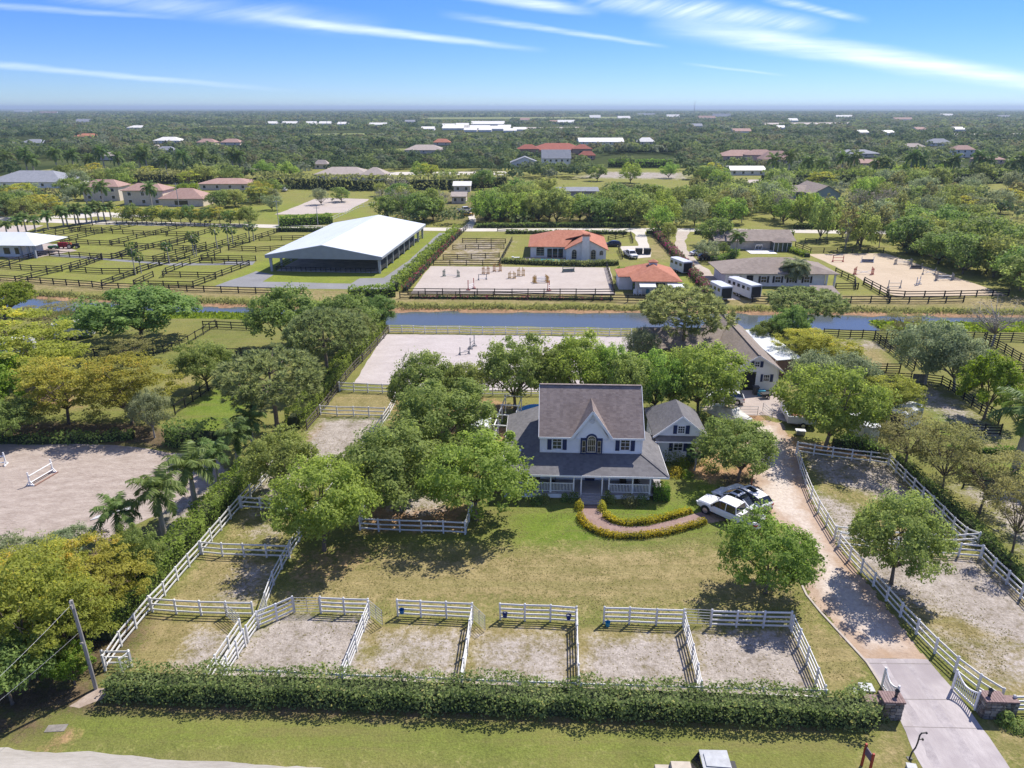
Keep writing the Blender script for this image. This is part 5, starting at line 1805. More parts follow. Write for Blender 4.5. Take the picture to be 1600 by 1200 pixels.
# garage wing
gz0 = 7.35
gw = [(7.05, 8.4), (12.9, 8.4)]
MB().box((9.95, 11.6, 1.6), (5.0, 6.6, 3.2)).build('wing_wall', SIDING, house)
gxm, gye = 9.98, 7.62
gf = MB()
gf.add([(gxm - 2.7, gye + .3, 3.3), (gxm + 2.7, gye + .3, 3.3), (gxm, gye + .3, 5.48), (gxm - 2.7, gye + .5, 3.3), (gxm + 2.7, gye + .5, 3.3), (gxm, gye + .5, 5.48)],
       [(0, 1, 2), (5, 4, 3), (0, 3, 4, 1), (1, 4, 5, 2), (2, 5, 3, 0)])
gf.build('wing_gable', SIDING, house)
zr2, zl = 5.72, 3.25
apx = (gxm, 12.2, zr2 + .02)
roof_plane(house, 'wing_roof', [(gxm - 2.95, gye, zl), (gxm, gye, zr2), apx, (gxm - 2.95, 15.2, zl)], .14, SH_GREY)
roof_plane(house, 'wing_roof', [(gxm + 2.95, gye, zl), (gxm + 2.95, 15.2, zl), apx, (gxm, gye, zr2)], .14, SH_GREY)
roof_plane(house, 'wing_roof', [(gxm + 2.95, 15.2, zl), (gxm - 2.95, 15.2, zl), apx], .14, SH_GREY)
for s in (-1, 1):
    MB().beam((gxm + s * 2.97, gye - .03, zl - .08), (gxm, gye - .03, zr2 - .12), .05, .2).build('gable_rake', TRIM, house)
roof_plane(house, 'pent_roof', [(gxm - 2.75, gye + .28, 3.28), (gxm - 2.75, gye - .55, 2.98), (gxm + 2.9, gye - .55, 2.98), (gxm + 2.9, gye + .28, 3.28)], .08, SH_GREY)
MB().box((gxm, gye - .56, 2.90), (5.6, .05, .14)).build('pent_fascia', TRIM, house)
window(house, (gxm, gye + .29, 4.02), .72, .85, nx=3, ny=3)
window(house, (gxm - .1, 8.28, 1.95), .95, 1.2)
gd = B((gxm + 1.35, 8.27, 1.1), (.95, .08, 2.15)).build('side_door', mat('green_door', (.03, .085, .06), .5), house)
MB().box((gxm + 1.35, 8.22, 1.6), (.5, .03, .6)).build('pane', GLASS, gd)
# pergola deck left of the house seen between the trees
WALKW = mat('white_screen', (.70, .71, .73), .6, .1)
pg = thing('pergola', 'white wooden pergola walkway beside the left wing of the house', 'pergola', (*P(772, 695), 0), R(-8))
for yy in (0, 3, 6, 9):
    for xx in (0, 2.0):
        MB().box((xx, yy, 1.2), (.12, .12, 2.4)).build('post', TRIM, pg)
    MB().box((1.0, yy, 2.46), (2.4, .10, .14)).build('beam', TRIM, pg)
for xx in (0, 2.0):
    MB().box((xx, 4.5, 2.33), (.10, 9.4, .14)).build('beam', TRIM, pg)
MB().box((0, 2.0, .6), (.06, 5.5, .1)).box((0, 2, 1.1), (.06, 5.5, .1)).build('rail', TRIM, pg)
sh = thing('garden_shed', 'small white shed with a pale roof among the trees left of the house', 'shed', (*P(745, 690), 0), R(-6))
MB().box((0, 1.5, 1.05), (2.6, 3.4, 2.1)).build('wall', TRIM, sh)
roof_plane(sh, 'roof', [(-1.5, -.4, 2.15), (1.5, -.4, 2.15), (1.5, 3.5, 2.45), (-1.5, 3.5, 2.45)], .08, METALW)
# pool
pl = thing('plunge_pool', 'small round blue pool behind the left corner of the house', 'pool', (*P(838, 648), 0))
MB().cyl((0, 0, 0), (0, 0, .55), 2.2, n=28).build('pool_wall', TRIM, pl)
MB().cyl((0, 0, .50), (0, 0, .57), 2.0, n=28).build('pool_water', mat('pool_water', (.03, .26, .30), .05, .2, 1.5, .6), pl)

# porch furniture glimpsed under the roof
for i, (x, col) in enumerate(((-6.3, 0), (-3.75, 1), (3.3, 0), (4.6, 0))):
    p = house.matrix_basis @ Vector((x, 1.75, 0)) if False else Matrix.Translation((HX, HY, 0)) @ Matrix.Rotation(R(-2.4), 4, 'Z') @ Vector((x, 1.6, .60))
    lab = ['dark rocking chair at the left end of the front porch', 'rocking chair with a pale cushion by the left porch window', 'dark wicker chair under the right porch window', 'dark chair near the right end of the front porch'][i]
    ch = thing('porch_chair', lab, 'chair', p, R(-2.4) + .15 * (i - 1.5), 'chairs on the front porch')
    dk = mat('dark_wicker', (.045, .038, .034), .7, .3, 8)
    MB().box((0, 0, .42), (.6, .56, .07)).build('seat', dk, ch)
    MB().box((0, .27, .78), (.6, .06, .7)).build('backrest', dk if not col else mat('pale_cushion', (.6, .57, .52), .9, .1), ch)
    for sx_ in (-.27, .27):
        for sy in (-.24, .24):
            MB().box((sx_, sy, .2), (.05, .05, .4)).build('leg', dk, ch)
        MB().box((sx_, 0, .64), (.07, .56, .05)).build('armrest', dk, ch)

# ------------------------------------------------------------------ barn behind the yard
bx, by = P(1183, 609)
barn = thing('white_barn', 'white gabled barn with a long taupe roof and navy shuttered windows behind the yard', 'barn', (bx - .35, by, 0), R(-2.0))
W2, LB, zeb, zrb = 3.0, 20.0, 3.15, 5.10
gable_wall(barn, 'front_wall', -W2, W2, 0, 0, zeb, zrb - .15, .2, SIDING)
MB().box((-W2 + .1, LB / 2, zeb / 2), (.2, LB, zeb)).box((W2 - .1, LB / 2, zeb / 2), (.2, LB, zeb)).build('side_wall', SIDING, barn)
gable_wall(barn, 'rear_wall', -W2, W2, LB, 0, zeb, zrb - .15, .2, SIDING, face=1)
for s in (-1, 1):
    roof_plane(barn, 'roof', [(s * (W2 + .35), -.4, zeb - .2), (s * (W2 + .35), LB + .3, zeb - .2), (0, LB + .3, zrb), (0, -.4, zrb)], .14, SH_BARN)
    MB().beam((s * (W2 + .36), -.42, zeb - .28), (0, -.42, zrb - .10), .05, .18).build('rake_board', TRIM, barn)
MB().beam((0, -.4, zrb + .03), (0, LB + .3, zrb + .03), .3, .08).build('ridge_vent', SH_BARN, barn)
window(barn, (-.1, -.02, 3.72), .62, .72, nx=2, ny=2)
window(barn, (1.35, -.02, 1.75), .8, .95, nx=3, ny=2)
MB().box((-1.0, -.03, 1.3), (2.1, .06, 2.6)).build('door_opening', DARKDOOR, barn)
MB().box((.22, -.10, 1.3), (.6, .06, 2.6)).build('barn_door', SIDING, barn)
# side wing of the barn running left
roof_plane(barn, 'wing_roof', [(-3.3, 9.0, 3.0), (-3.3 - 10.5, 9.0, 2.7), (-3.3 - 10.5, 14.0, 4.6), (-1.2, 14.0, 4.6)], .14, SH_BARN)
roof_plane(barn, 'wing_roof', [(-3.3, 19.0, 2.8), (-3.3 - 10.5, 19.0, 2.7), (-3.3 - 10.5, 14.01, 4.6), (-1.2, 14.01, 4.6)], .14, SH_BARN)
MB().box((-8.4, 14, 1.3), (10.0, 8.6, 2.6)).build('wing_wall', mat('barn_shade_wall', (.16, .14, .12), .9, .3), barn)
ls = thing('long_shed', 'long white flat-roofed shed with brown side panels right of the barn', 'shed', (*P(1212, 588), 0), R(3.0))
MB().box((1.6, 7.3, 1.2), (3.0, 14.2, 2.4)).build('wall', mat('brown_panel', (.20, .12, .09), .8, .3, 2), ls)
for k in range(9):
    MB().box((.06, .9 + 1.6 * k, 1.2), (.08, .1, 2.4)).build('post', TRIM, ls)
roof_plane(ls, 'roof', [(-.15, 0, 2.45), (3.5, 0, 2.7), (3.5, 14.6, 2.7), (-.15, 14.6, 2.45)], .1, METALW)

# ------------------------------------------------------------------ covered riding arena beyond the canal
ax, ay = P(424, 424)
ca_ = thing('covered_arena', 'large open-sided riding arena roof of white and grey metal on steel columns', 'riding arena', (ax, ay, 0), R(-5.2))
WA, LA, ZE, ZP = 26.2, 48.0, 4.05, 6.55
ov = .8
roof_plane(ca_, 'roof', [(-ov, -.8, ZE), (WA / 2, -.8, ZP), (WA / 2, LA + .8, ZP), (-ov, LA + .8, ZE)], .15, METALW)
roof_plane(ca_, 'roof', [(WA / 2, -.8, ZP), (WA + ov, -.8, ZE), (WA + ov, LA + .8, ZE), (WA / 2, LA + .8, ZP)], .15, METALW)
for yy in (-.72, LA + .72):
    m = MB()
    o = [(-ov, ZE - .18), (-ov, ZE - .75), (WA + ov, ZE - .75), (WA + ov, ZE - .18), (WA / 2, ZP - .18)]
    vs = [(a, yy, z) for a, z in o] + [(a, yy + .12, z) for a, z in o]
    m.add(vs, [(0, 1, 2, 3, 4), (9, 8, 7, 6, 5)] + [(i, 5 + i, 5 + (i + 1) % 5, (i + 1) % 5) for i in range(5)])
    m.build('gable_panel', METALG, ca_)
MB().box((-ov, LA / 2, ZE - .35), (.12, LA + 1.4, .5)).build('eave_beam', METALG, ca_)
MB().box((WA + ov, LA / 2, ZE - .35), (.12, LA + 1.4, .5)).build('eave_beam', METALG, ca_)
STEEL = mat('grey_steel', (.42, .43, .44), .5, .1, 2)
for s, x in ((0, 0.1), (1, WA - .1)):
    for k in range(9):
        y = .2 + k * (LA - .4) / 8
        m = MB()
        m.add([(x - .22, y - .15, 0), (x + .22, y - .15, 0), (x + .22, y + .15, 0), (x - .22, y + .15, 0), (x - .38, y - .15, ZE - .4), (x + .38, y - .15, ZE - .4), (x + .38, y + .15, ZE - .4), (x - .38, y + .15, ZE - .4)],
              [(3, 2, 1, 0), (4, 5, 6, 7), (0, 1, 5, 4), (1, 2, 6, 5), (2, 3, 7, 6), (3, 0, 4, 7)])
        m.build('column', STEEL, ca_)
for k in range(9):
    y = .2 + k * (LA - .4) / 8
    MB().beam((0, y, ZE - .5), (WA / 2, y, ZP - .4), .2, .35).beam((WA / 2, y, ZP - .4), (WA, y, ZE - .5), .2, .35).build('rafter', STEEL, ca_)
SCREEN = mat('dark_mesh_screen', (.035, .036, .04), .9, .2, 2)
for k in range(8):
    y0s = .2 + k * (LA - .4) / 8
    if k < 6:
        MB().box((WA - .05, y0s + 3.0, 2.0), (.05, 5.3, 2.7)).build('mesh_screen', SCREEN, ca_)
for k in range(0, 8):
    y0s = .2 + k * (LA - .4) / 8
    MB().box((WA - .3, y0s + 3.0, .55), (.06, 5.6, .12)).box((WA - .3, y0s + 3, 1.0), (.06, 5.6, .12)).build('kick_rail', BLACK_W, ca_)
    MB().box((.9, y0s + 3.0, .55), (.06, 5.9, .12)).box((.9, y0s + 3, 1.0), (.06, 5.9, .12)).build('kick_rail', BLACK_W, ca_)
for k in range(20):
    MB().box((1.6 + k * 1.2, .6, .62), (1.16, .07, .1)).box((1.6 + k * 1.2, .6, 1.0), (1.16, .07, .16)).box((1.02 + k * 1.2, .6, .55), (.12, .12, 1.1)).build('front_rail', BLACK_W, ca_)
ftg = MB().box((WA / 2, LA / 2, .03), (WA - 2, LA - 1, .06)).build('arena_floor', mat('dark_footing', (.42, .40, .40), .95, .25, .5), ca_)

# ------------------------------------------------------------------ red-roofed villa with pool
vx, vy = P(828, 404)
villa = thing('red_roof_villa', 'white stucco villa with red tile roof, arched windows and a tall chimney', 'house', (vx, vy, 0), R(-3))
MB().box((7.0, 9.5, 1.45), (13.8, 16, 2.9)).build('wall', STUCCO, villa)
MB().box((4.2, 1.4, 2.9), (8.6, .3, .5)).build('veranda_beam', STUCCO, villa)
gable_wall(villa, 'gable_wall', 9.2, 19.2, -1.5, 0, 2.85, 5.2, .3, STUCCO)
MB().box((14.2, 5, 1.45), (9.7, 12.5, 2.9)).build('wall', STUCCO, villa)
# roofs
roof_plane(villa, 'roof', [(-.5, .6, 2.95), (9.0, .6, 2.95), (13.0, 9.0, 5.9), (7.0, 9.0, 5.9)], .15, TILE)
roof_plane(villa, 'roof', [(-.5, 18.2, 2.95), (-.5, .6, 2.95), (7.0, 9.0, 5.9)], .15, TILE)
roof_plane(villa, 'roof', [(20, 18.2, 2.95), (-.5, 18.2, 2.95), (7.0, 9.01, 5.9), (13, 9.01, 5.9)], .15, TILE)
roof_plane(villa, 'roof', [(8.8, -1.9, 2.75), (14.2, -1.9, 5.45), (14.2, 11, 5.45), (8.8, 8, 2.75)], .15, TILE)
roof_plane(villa, 'roof', [(14.2, -1.9, 5.45), (19.8, -1.9, 2.65), (20.0, 18.2, 2.65), (14.2, 11, 5.45)], .15, TILE)
roof_plane(villa, 'roof', [(13, 9.02, 5.9), (9, 4, 4.4), (14.2, 5, 5.45), (14.2, 12, 5.45)], .15, TILE)
ch = MB().box((14.0, -2.0, 3.1), (2.0, 1.0, 6.2), taper=.86).build('chimney', STUCCO, villa)
MB().box((14.0, -2.0, 6.3), (2.3, 1.3, .25)).box((14, -2, 6.75), (2.0, 1.1, .12)).box((13.3, -2, 6.55), (.15, .9, .4)).box((14.7, -2, 6.55), (.15, .9, .4)).build('chimney_cap', TILE, ch)
ag = dict(shutters=False, arch=True, nx=2, ny=3, framem=MATS['cream_sash'])
window(villa, (11.2, -1.52, 1.2), 1.2, 1.8, **ag)
window(villa, (16.0, -1.52, 1.2), 1.2, 1.8, **ag)
window(villa, (18.0, -1.52, 1.7), .9, .7, **ag)
window(villa, (2.6, 1.45, 1.3), 2.0, 1.6, **ag)
for x in (5.0, 6.4, 7.8):
    window(villa, (x, 1.45, 1.2), 1.1, 2.1, shutters=False, nx=2, ny=1, framem=DARKDOOR)
MB().box((3.8, -2.0, .06), (10.5, 6.0, .12)).build('patio', mat('terracotta_patio', (.40, .27, .2), .9, .2, 1.5), villa)
po = thing('swimming_pool', 'turquoise swimming pool in front of the red-roofed villa', 'pool', (vx + 4.6, vy - 2.9, 0), R(-3))
MB().box((0, 0, .1), (9.6, 3.0, .2)).build('pool_wall', STUCCO, po)
MB().box((0, 0, .14), (9.2, 2.6, .2)).build('pool_water', MATS['pool_water'], po)
# red-roofed stable
stx, sty = P(968, 445)
st = thing('red_roof_stable', 'stable with a red tile hip roof, cupola vent and white awnings', 'stable', (24.9, 143.3, 0), R(-2))
MB().box((4.8, 6.2, 1.35), (8.6, 11.4, 2.7)).build('wall', STUCCO, st)
MB().box((-.9, 7.4, 1.35), (3.0, 6, 2.7)).build('wall', STUCCO, st)
hip(st, -.3, 9.9, -.6, 13.4, 2.95, 5.1, TILE)
roof_plane(st, 'porch_roof', [(-2.7, 4.0, 2.85), (1.0, 4.0, 2.9), (4.5, 8.0, 4.6), (-2.7, 11.6, 2.85)], .12, TILE)
cu = MB().box((4.9, 7.2, 5.1), (1.6, 1.3, .7)).build('cupola', STUCCO, st)
hip(cu, 3.9, 5.9, 6.3, 8.1, 5.5, 5.95, TILE, name='cupola_roof')
MB().slab([(1.1, -.5, 2.6), (4.4, -.5, 2.6), (4.4, -2.1, 2.15), (1.1, -2.1, 2.15)], .05).build('awning', METALW, st)
MB().slab([(6.8, -.5, 2.6), (10.2, -.5, 2.6), (10.2, -2.1, 2.15), (6.8, -2.1, 2.15)], .05).build('awning', METALW, st)
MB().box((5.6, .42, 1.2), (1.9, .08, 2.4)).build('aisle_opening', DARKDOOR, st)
MB().box((8.4, .40, .9), (2.6, .08, 1.8)).build('tack_box', mat('tan_wood', (.4, .27, .15), .8, .2), st)
for k in range(3):
    MB().box((.42, 1.6 + 2.0 * k, 1.25), (.08, 1.0, 2.2)).build('stall_door', mat('blue_door', (.05, .08, .15), .6), st)
# right barn
rbx, rby = P(1133, 441)
rb = thing('long_white_barn', 'long white barn with a taupe hip roof and dark shutters by the parked trailers', 'barn', (45.6, 150.4, 0), R(-1.5))
MB().box((11.0, 5.4, 1.35), (21.4, 9.6, 2.7)).build('wall', STUCCO, rb)
hip(rb, -.9, 24.2, -.5, 12.0, 2.95, 5.3, SH_FAR, ridge=9.0)
BSH = mat('black_shutter', (.02, .02, .025), .5, .2)
for x in (2.6, 8.6, 11.6, 14.6, 17.8):
    window(rb, (x, .57, 1.5), 1.2, 1.3, nx=2, ny=2, sm=BSH)
MB().box((5.6, .55, 1.2), (1.4, .08, 2.3)).build('barn_door', DARKDOOR, rb)
for x in (21.9, 23.6):
    MB().box((x, .3, 1.4), (.35, .35, 2.8)).build('column', STUCCO, rb)
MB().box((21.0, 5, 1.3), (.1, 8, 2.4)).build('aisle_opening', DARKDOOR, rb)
lr = thing('low_shed', 'low taupe-roofed shed in front of the long white barn, partly behind the pine', 'shed', (*P(1283, 473), 0), R(-1.5))
MB().box((1.0, 1.6, 1.0), (3.6, 3.4, 2.0)).build('wall', STUCCO, lr)
roof_plane(lr, 'roof', [(-1.4, -.5, 1.9), (3.3, -.5, 1.9), (3.3, 3.8, 2.6), (-1.4, 3.8, 2.6)], .1, SH_FAR)
# house behind it
h2 = thing('taupe_roof_house', 'single-storey house with taupe gable roof and glass porch behind the coconut palm', 'house', (*P(1118, 391), 0), R(-1))
MB().box((10.5, 6, 1.3), (20, 9, 2.6)).build('wall', CREAM, h2)
roof_plane(h2, 'roof', [(-.5, 0.2, 2.5), (21.5, .2, 2.5), (21.5, 6.2, 4.6), (-.5, 6.2, 4.6)], .12, SH_FAR)
roof_plane(h2, 'roof', [(21.5, 12, 2.5), (-.5, 12, 2.5), (-.5, 6.21, 4.6), (21.5, 6.21, 4.6)], .12, SH_FAR)
for y_ in (1.52, 10.48):
    pass
gable_wall(h2, 'gable_wall', 1.5, 10.5, .5, 0, 2.5, 4.3, -.15, CREAM, 'y', 1)
gable_wall(h2, 'gable_wall', 1.5, 10.5, 20.5, 0, 2.5, 4.3, .15, CREAM, 'y', 1)
gp_ = MB().box((17.3, -.2, 1.2), (4.6, 3.0, 2.4)).build('glass_porch', glass_mat('green_glass', (.05, .075, .06), .15), h2)
hip(gp_, 14.8, 19.8, -1.9, 1.6, 2.45, 3.4, SH_FAR, name='porch_roof')
for x in (15.0, 16.1, 17.3, 18.5, 19.6):
    MB().box((x, -1.72, 1.2), (.1, .06, 2.4)).build('mullion', TRIM, gp_)
for x in (3.5, 11.5):
    window(h2, (x, 1.48, 1.4), 1.8, 1.4, shutters=False)
MB().box((11.5, -2.5, .06), (7, 5.2, .12)).build('terrace', STUCCO, h2)
MB().box((3.1, 3.0, 3.55), (.5, 5.0, .08)).build('solar_panel', DARKDOOR, h2)
h2.children[-1].rotation_euler = (0.335, 0, 0)
h2.children[-1].location = (0, -1.0, -.95)

# white-roofed barn at the left edge
wl_ = thing('white_roof_stable', 'stable with a white hip metal roof at the left edge of the paddocks', 'stable', (*P(0, 402), 0), R(-3))
MB().box((-4, 5, 1.5), (19, 8, 3.0)).build('wall', STUCCO, wl_)
hip(wl_, -16, 11.0, -1.2, 12, 3.3, 5.6, METALW)
for x in (6.5, 8.6, 10.2):
    MB().box((x, -.7, 1.6), (.5, .5, 3.2)).build('column', mat('grey_column', (.28, .29, .33), .7), wl_)
for x in (-1.5, 1.5, 4.5):
    MB().box((x, .96, 1.5), (1.6, .08, 1.6)).build('window', GLASS, wl_)


# ------------------------------------------------------------------ houses farther off
def far_house(u, v, wpx, hpx, roofm, wallm, label, storeys=1, shape='hip', dpx=None, rz=0.0, cat='house', name='far_house', nwin=4, wing=None, win=True):
    """house whose front wall foot centre is at (u,v); widths in photo pixels"""
    x, y = P(u, v)
    k = ppm(x, y)
    w = wpx / k
    hw = storeys * 2.9
    d = (dpx or w * .65)
    t = thing(name, label, cat, (x, y, 0), rz)
    MB().box((0, d / 2, hw / 2), (w, d, hw)).build('wall', wallm, t)
    zr = hw + max(hpx / k / 0.99, 1.0)
    if shape == 'hip':
        hip(t, -w / 2 - .6, w / 2 + .6, -.6, d + .6, hw - .05, zr, roofm, .15, ridge=min(w, d) / 2 * .9)
    elif shape == 'flat':
        MB().box((0, d / 2, hw + .2), (w + .8, d + .8, .4)).build('roof', roofm, t)
    elif shape == 'front':
        gable_wall(t, 'gable_wall', -w / 2, w / 2, 0, hw - .02, hw, zr - .2, .2, wallm)
        for s in (-1, 1):
            roof_plane(t, 'roof', [(s * (w / 2 + .5), -.5, hw - .2), (s * (w / 2 + .5), d + .5, hw - .2), (0, d + .5, zr), (0, -.5, zr)], .15, roofm)
    else:
        roof_plane(t, 'roof', [(-w / 2 - .5, -.6, hw - .1), (w / 2 + .5, -.6, hw - .1), (w / 2 + .5, d / 2, zr), (-w / 2 - .5, d / 2, zr)], .15, roofm)
        roof_plane(t, 'roof', [(w / 2 + .5, d + .6, hw - .1), (-w / 2 - .5, d + .6, hw - .1), (-w / 2 - .5, d / 2 + .01, zr), (w / 2 + .5, d / 2 + .01, zr)], .15, roofm)
        for s in (-1, 1):
            gable_wall(t, 'gable_wall', .1, d - .1, s * (w / 2 - .05), hw - .02, hw - .02, zr - .25, .12 * s, wallm, 'y', 1)
    if win and nwin:
        for st_ in range(storeys):
            for i in range(nwin):
                xx = -w / 2 + w * (i + .5) / nwin
                f = MB().box((xx, -.03, 1.5 + 2.9 * st_), (min(1.5, w / nwin * .45), .08, 1.5)).build('window', TRIM, t)
                MB().box((xx, -.075, 1.5 + 2.9 * st_), (min(1.5, w / nwin * .45) * .84, .03, 1.28)).build('pane', GLASS, f)
    if wing:
        for (ox, oy, ww, wd, wh) in wing:
            wg = MB().box((ox, oy + wd / 2, wh / 2), (ww, wd, wh)).build('wing', wallm, t)
            hip(wg, ox - ww / 2 - .5, ox + ww / 2 + .5, oy - .5, oy + wd + .5, wh - .05, wh + min(ww, wd) * .28, roofm, .15, name='wing_roof')
            MB().box((ox, oy - .03, 1.4), (ww * .3, .08, 1.6)).build('window', GLASS, wg)
    return t


GREYR = shingle_mat('slate_grey_roof', (.20, .21, .235), (.28, .29, .32), 1, 2)
WROOF = mat('pale_roof', (.66, .64, .60), .7, .12, .5)
PINKW = mat('pink_stucco', (.58, .40, .33), .85, .12, 1)
TAUPR = shingle_mat('taupe_hip_roof', (.30, .255, .225), (.40, .345, .305), .8, 2)
RUST = shingle_mat('rust_red_roof', (.24, .075, .055), (.34, .12, .085), .8, 2)
far_house(38, 294, 118, 14, GREYR, STUCCO, 'low white ranch house with slate grey roof at the left edge', nwin=6)
far_house(160, 314, 56, 9, TILE2, CREAM, 'cream two-storey villa wing with pale tile roof behind two royal palms', 2, nwin=3)
far_house(226, 321, 62, 9, TILE2, CREAM, 'cream two-storey villa with arched porch and pale tile roof', 2, nwin=3, wing=[(16, -3, 17, 12, 3.0)])
far_house(350, 297, 80, 6, TILE2, CREAM, 'low house with faded pink roof behind the hedges on the left', nwin=4)
far_house(533, 281, 82, 9, TAUPR, CREAM, 'wide house with taupe hip roof above the long dark hedge', nwin=5, wing=[(18, -4, 14, 12, 3)])
far_house(502, 264, 20, 6, TAUPR, CREAM, 'small taupe-roofed building behind the wide taupe house', nwin=2)
far_house(662, 240, 60, 7, TAUPR, CREAM, 'taupe hip roof among palms right of the dark woods', nwin=3)
far_house(869, 262, 44, 12, GREYR, STUCCO, 'white two-storey house with dormer and double veranda', 2, 'side', nwin=5)
far_house(820, 261, 44, 8, GREYR, STUCCO, 'white low wing with grey roofs left of the veranda house', 1, 'front', nwin=2)
far_house(872, 240, 84, 9, RUST, mat('ochre_wall', (.42, .25, .17), .85, .15), 'sprawling rust-red roofed house behind the white veranda house', 1, nwin=5, wing=[(-25, -5, 18, 12, 4), (20, -4, 16, 12, 4)])
far_house(918, 249, 24, 6, RUST, MATS['ochre_wall'], 'small rust-red roofed annex beside the hedged lawn', nwin=2)
far_house(940, 226, 70, 5, WROOF, STUCCO, 'long pale roofed stable block in the middle distance', 1, 'side', nwin=5)
far_house(1010, 226, 26, 6, WROOF, CREAM, 'beige pyramid-roofed pavilion in the middle distance', nwin=2)
far_house(1160, 250, 60, 8, TILE2, PINKW, 'pink villa with pale tile roof behind palms on the right', 1, nwin=4, wing=[(12, -6, 22, 12, 4)])
far_house(1215, 256, 46, 12, TILE2, PINKW, 'taller pink villa half hidden by palms', 1, nwin=3)
far_house(1168, 274, 56, 5, WROOF, STUCCO, 'white flat-roofed stable right of the hedged lawn', 1, 'side', nwin=4)
far_house(1290, 314, 44, 12, SH_FAR, mat('blue_grey_wall', (.25, .32, .36), .8, .1), 'blue-grey house with a taupe gable standing out of the trees', 1, 'front', 22, nwin=2)
far_house(1255, 310, 40, 7, SH_FAR, MATS['blue_grey_wall'], 'long taupe roof wing of the blue-grey house', 1, 'side', 14, nwin=2)
far_house(902, 309, 64, 4, GREYR, mat('grey_wall', (.36, .36, .38), .8), 'low grey roof hidden among the round dark trees', 1, 'side', 10, nwin=3)
far_house(722, 300, 26, 5, WROOF, CREAM, 'small white-roofed house among the dark trees above the road', 1, 'side', 9, nwin=2)
far_house(717, 318, 22, 5, TAUPR, CREAM, 'brown-roofed cottage among the dark trees above the road', 1, 'side', 8, nwin=2)
far_house(1430, 235, 34, 5, TAUPR, STUCCO, 'white house with pale roof among trees on the far right', nwin=3)
far_house(1470, 228, 34, 6, GREYR, STUCCO, 'white house with blue-grey roof on the far right', nwin=3)
far_house(1506, 246, 30, 6, TILE2, STUCCO, 'two-storey white villa with tan roof on the far right', 2, nwin=3)
far_house(1355, 262, 44, 5, TILE2, PINKW, 'pink tile roof strip behind the palm row on the right', nwin=3)
far_house(1550, 256, 40, 5, TILE2, PINKW, 'pale terracotta roof near the right edge behind the palms', nwin=3)
far_house(1345, 246, 60, 5, GREYR, CREAM, 'long grey roof among palms on the right', nwin=4)
far_house(133, 217, 36, 4, TILE, CREAM, 'terracotta roof in the woods on the left', nwin=3)
far_house(50, 228, 34, 5, GREYR, STUCCO, 'pale grey roof in the woods at the far left', nwin=3)
far_house(260, 224, 40, 5, WROOF, STUCCO, 'bright white villa in the woods on the left', nwin=4)
far_house(322, 227, 28, 5, TILE2, CREAM, 'tan-red roof right of the bright white villa', nwin=2)
far_house(360, 227, 30, 5, TILE2, CREAM, 'second tan-red roof in the woods left of centre', nwin=2)
far_house(168, 250, 26, 5, TAUPR, CREAM, 'grey-brown roof behind the left wooded row', nwin=2)
far_house(258, 240, 26, 5, GREYR, STUCCO, 'pale green-grey roof behind the left wooded row', nwin=2)
far_house(212, 202, 28, 3, WROOF, STUCCO, 'thin white roof line far back on the left', nwin=0)
far_house(690, 227, 26, 5, TILE, CREAM, 'small terracotta roof behind the taupe hip roof', nwin=2)
for i, (u, v, w) in enumerate([(712, 203, 42), (745, 203, 40), (775, 204, 44), (762, 196, 52)]):
    far_house(u, v, w, 4, WROOF, STUCCO, ['left white-roofed building of the distant show grounds', 'middle white-roofed building of the distant show grounds', 'right white-roofed building of the distant show grounds', 'rear long white roof of the distant show grounds'][i], 1, 'side', dpx=45, nwin=0, name='show_barn', cat='barn')
for i, (u, v, w) in enumerate([(424, 195, 14), (452, 195, 24), (485, 195, 16), (507, 195, 18), (535, 196, 16)]):
    far_house(u, v, w, 3, WROOF, STUCCO, ['leftmost white tent roof under the light masts', 'widest white tent roof under the light masts', 'third white tent roof under the light masts', 'fourth white tent roof under the light masts', 'rightmost white tent roof under the light masts'][i], 1, 'side', dpx=25, nwin=0, name='show_tent', cat='tent')
SHOWG = [(700, 199), (722, 198), (735, 206), (758, 206), (788, 201), (797, 207), (668, 204), (812, 205)]
for u, v in SHOWG:
    far_house(u, v, 20, 3, WROOF, STUCCO, 'small white roof in the cluster of the distant show grounds', 1, 'side', dpx=28, nwin=0, name='show_barn', cat='barn')
rh = np.random.default_rng(77)
MISC = [(885, 193), (868, 193), (975, 186), (1010, 181), (1052, 184), (1105, 186), (1220, 202), (1128, 183), (1320, 184), (1412, 188), (1480, 182), (1570, 184), (930, 185), (820, 189), (1240, 190), (640, 192), (590, 197), (75, 178), (35, 176), (130, 192), (1500, 205), (1440, 205), (1390, 211), (1090, 199), (1350, 210), (1160, 208)]
for i, (u, v) in enumerate(MISC):
    rm, nm = [(WROOF, 'white'), (TILE2, 'pale red'), (GREYR, 'grey')][[0, 1, 0, 2][i % 4]]
    side = 'left' if u < 500 else 'centre' if u < 1000 else 'right'
    far_house(u, v, rh.uniform(14, 30), rh.uniform(2.5, 4), rm, STUCCO, 'tiny %s roof poking out of the far woods on the %s' % (nm, side), 1, 'side', dpx=22, nwin=0, name='distant_house', )
    scene.collection.objects[-1]
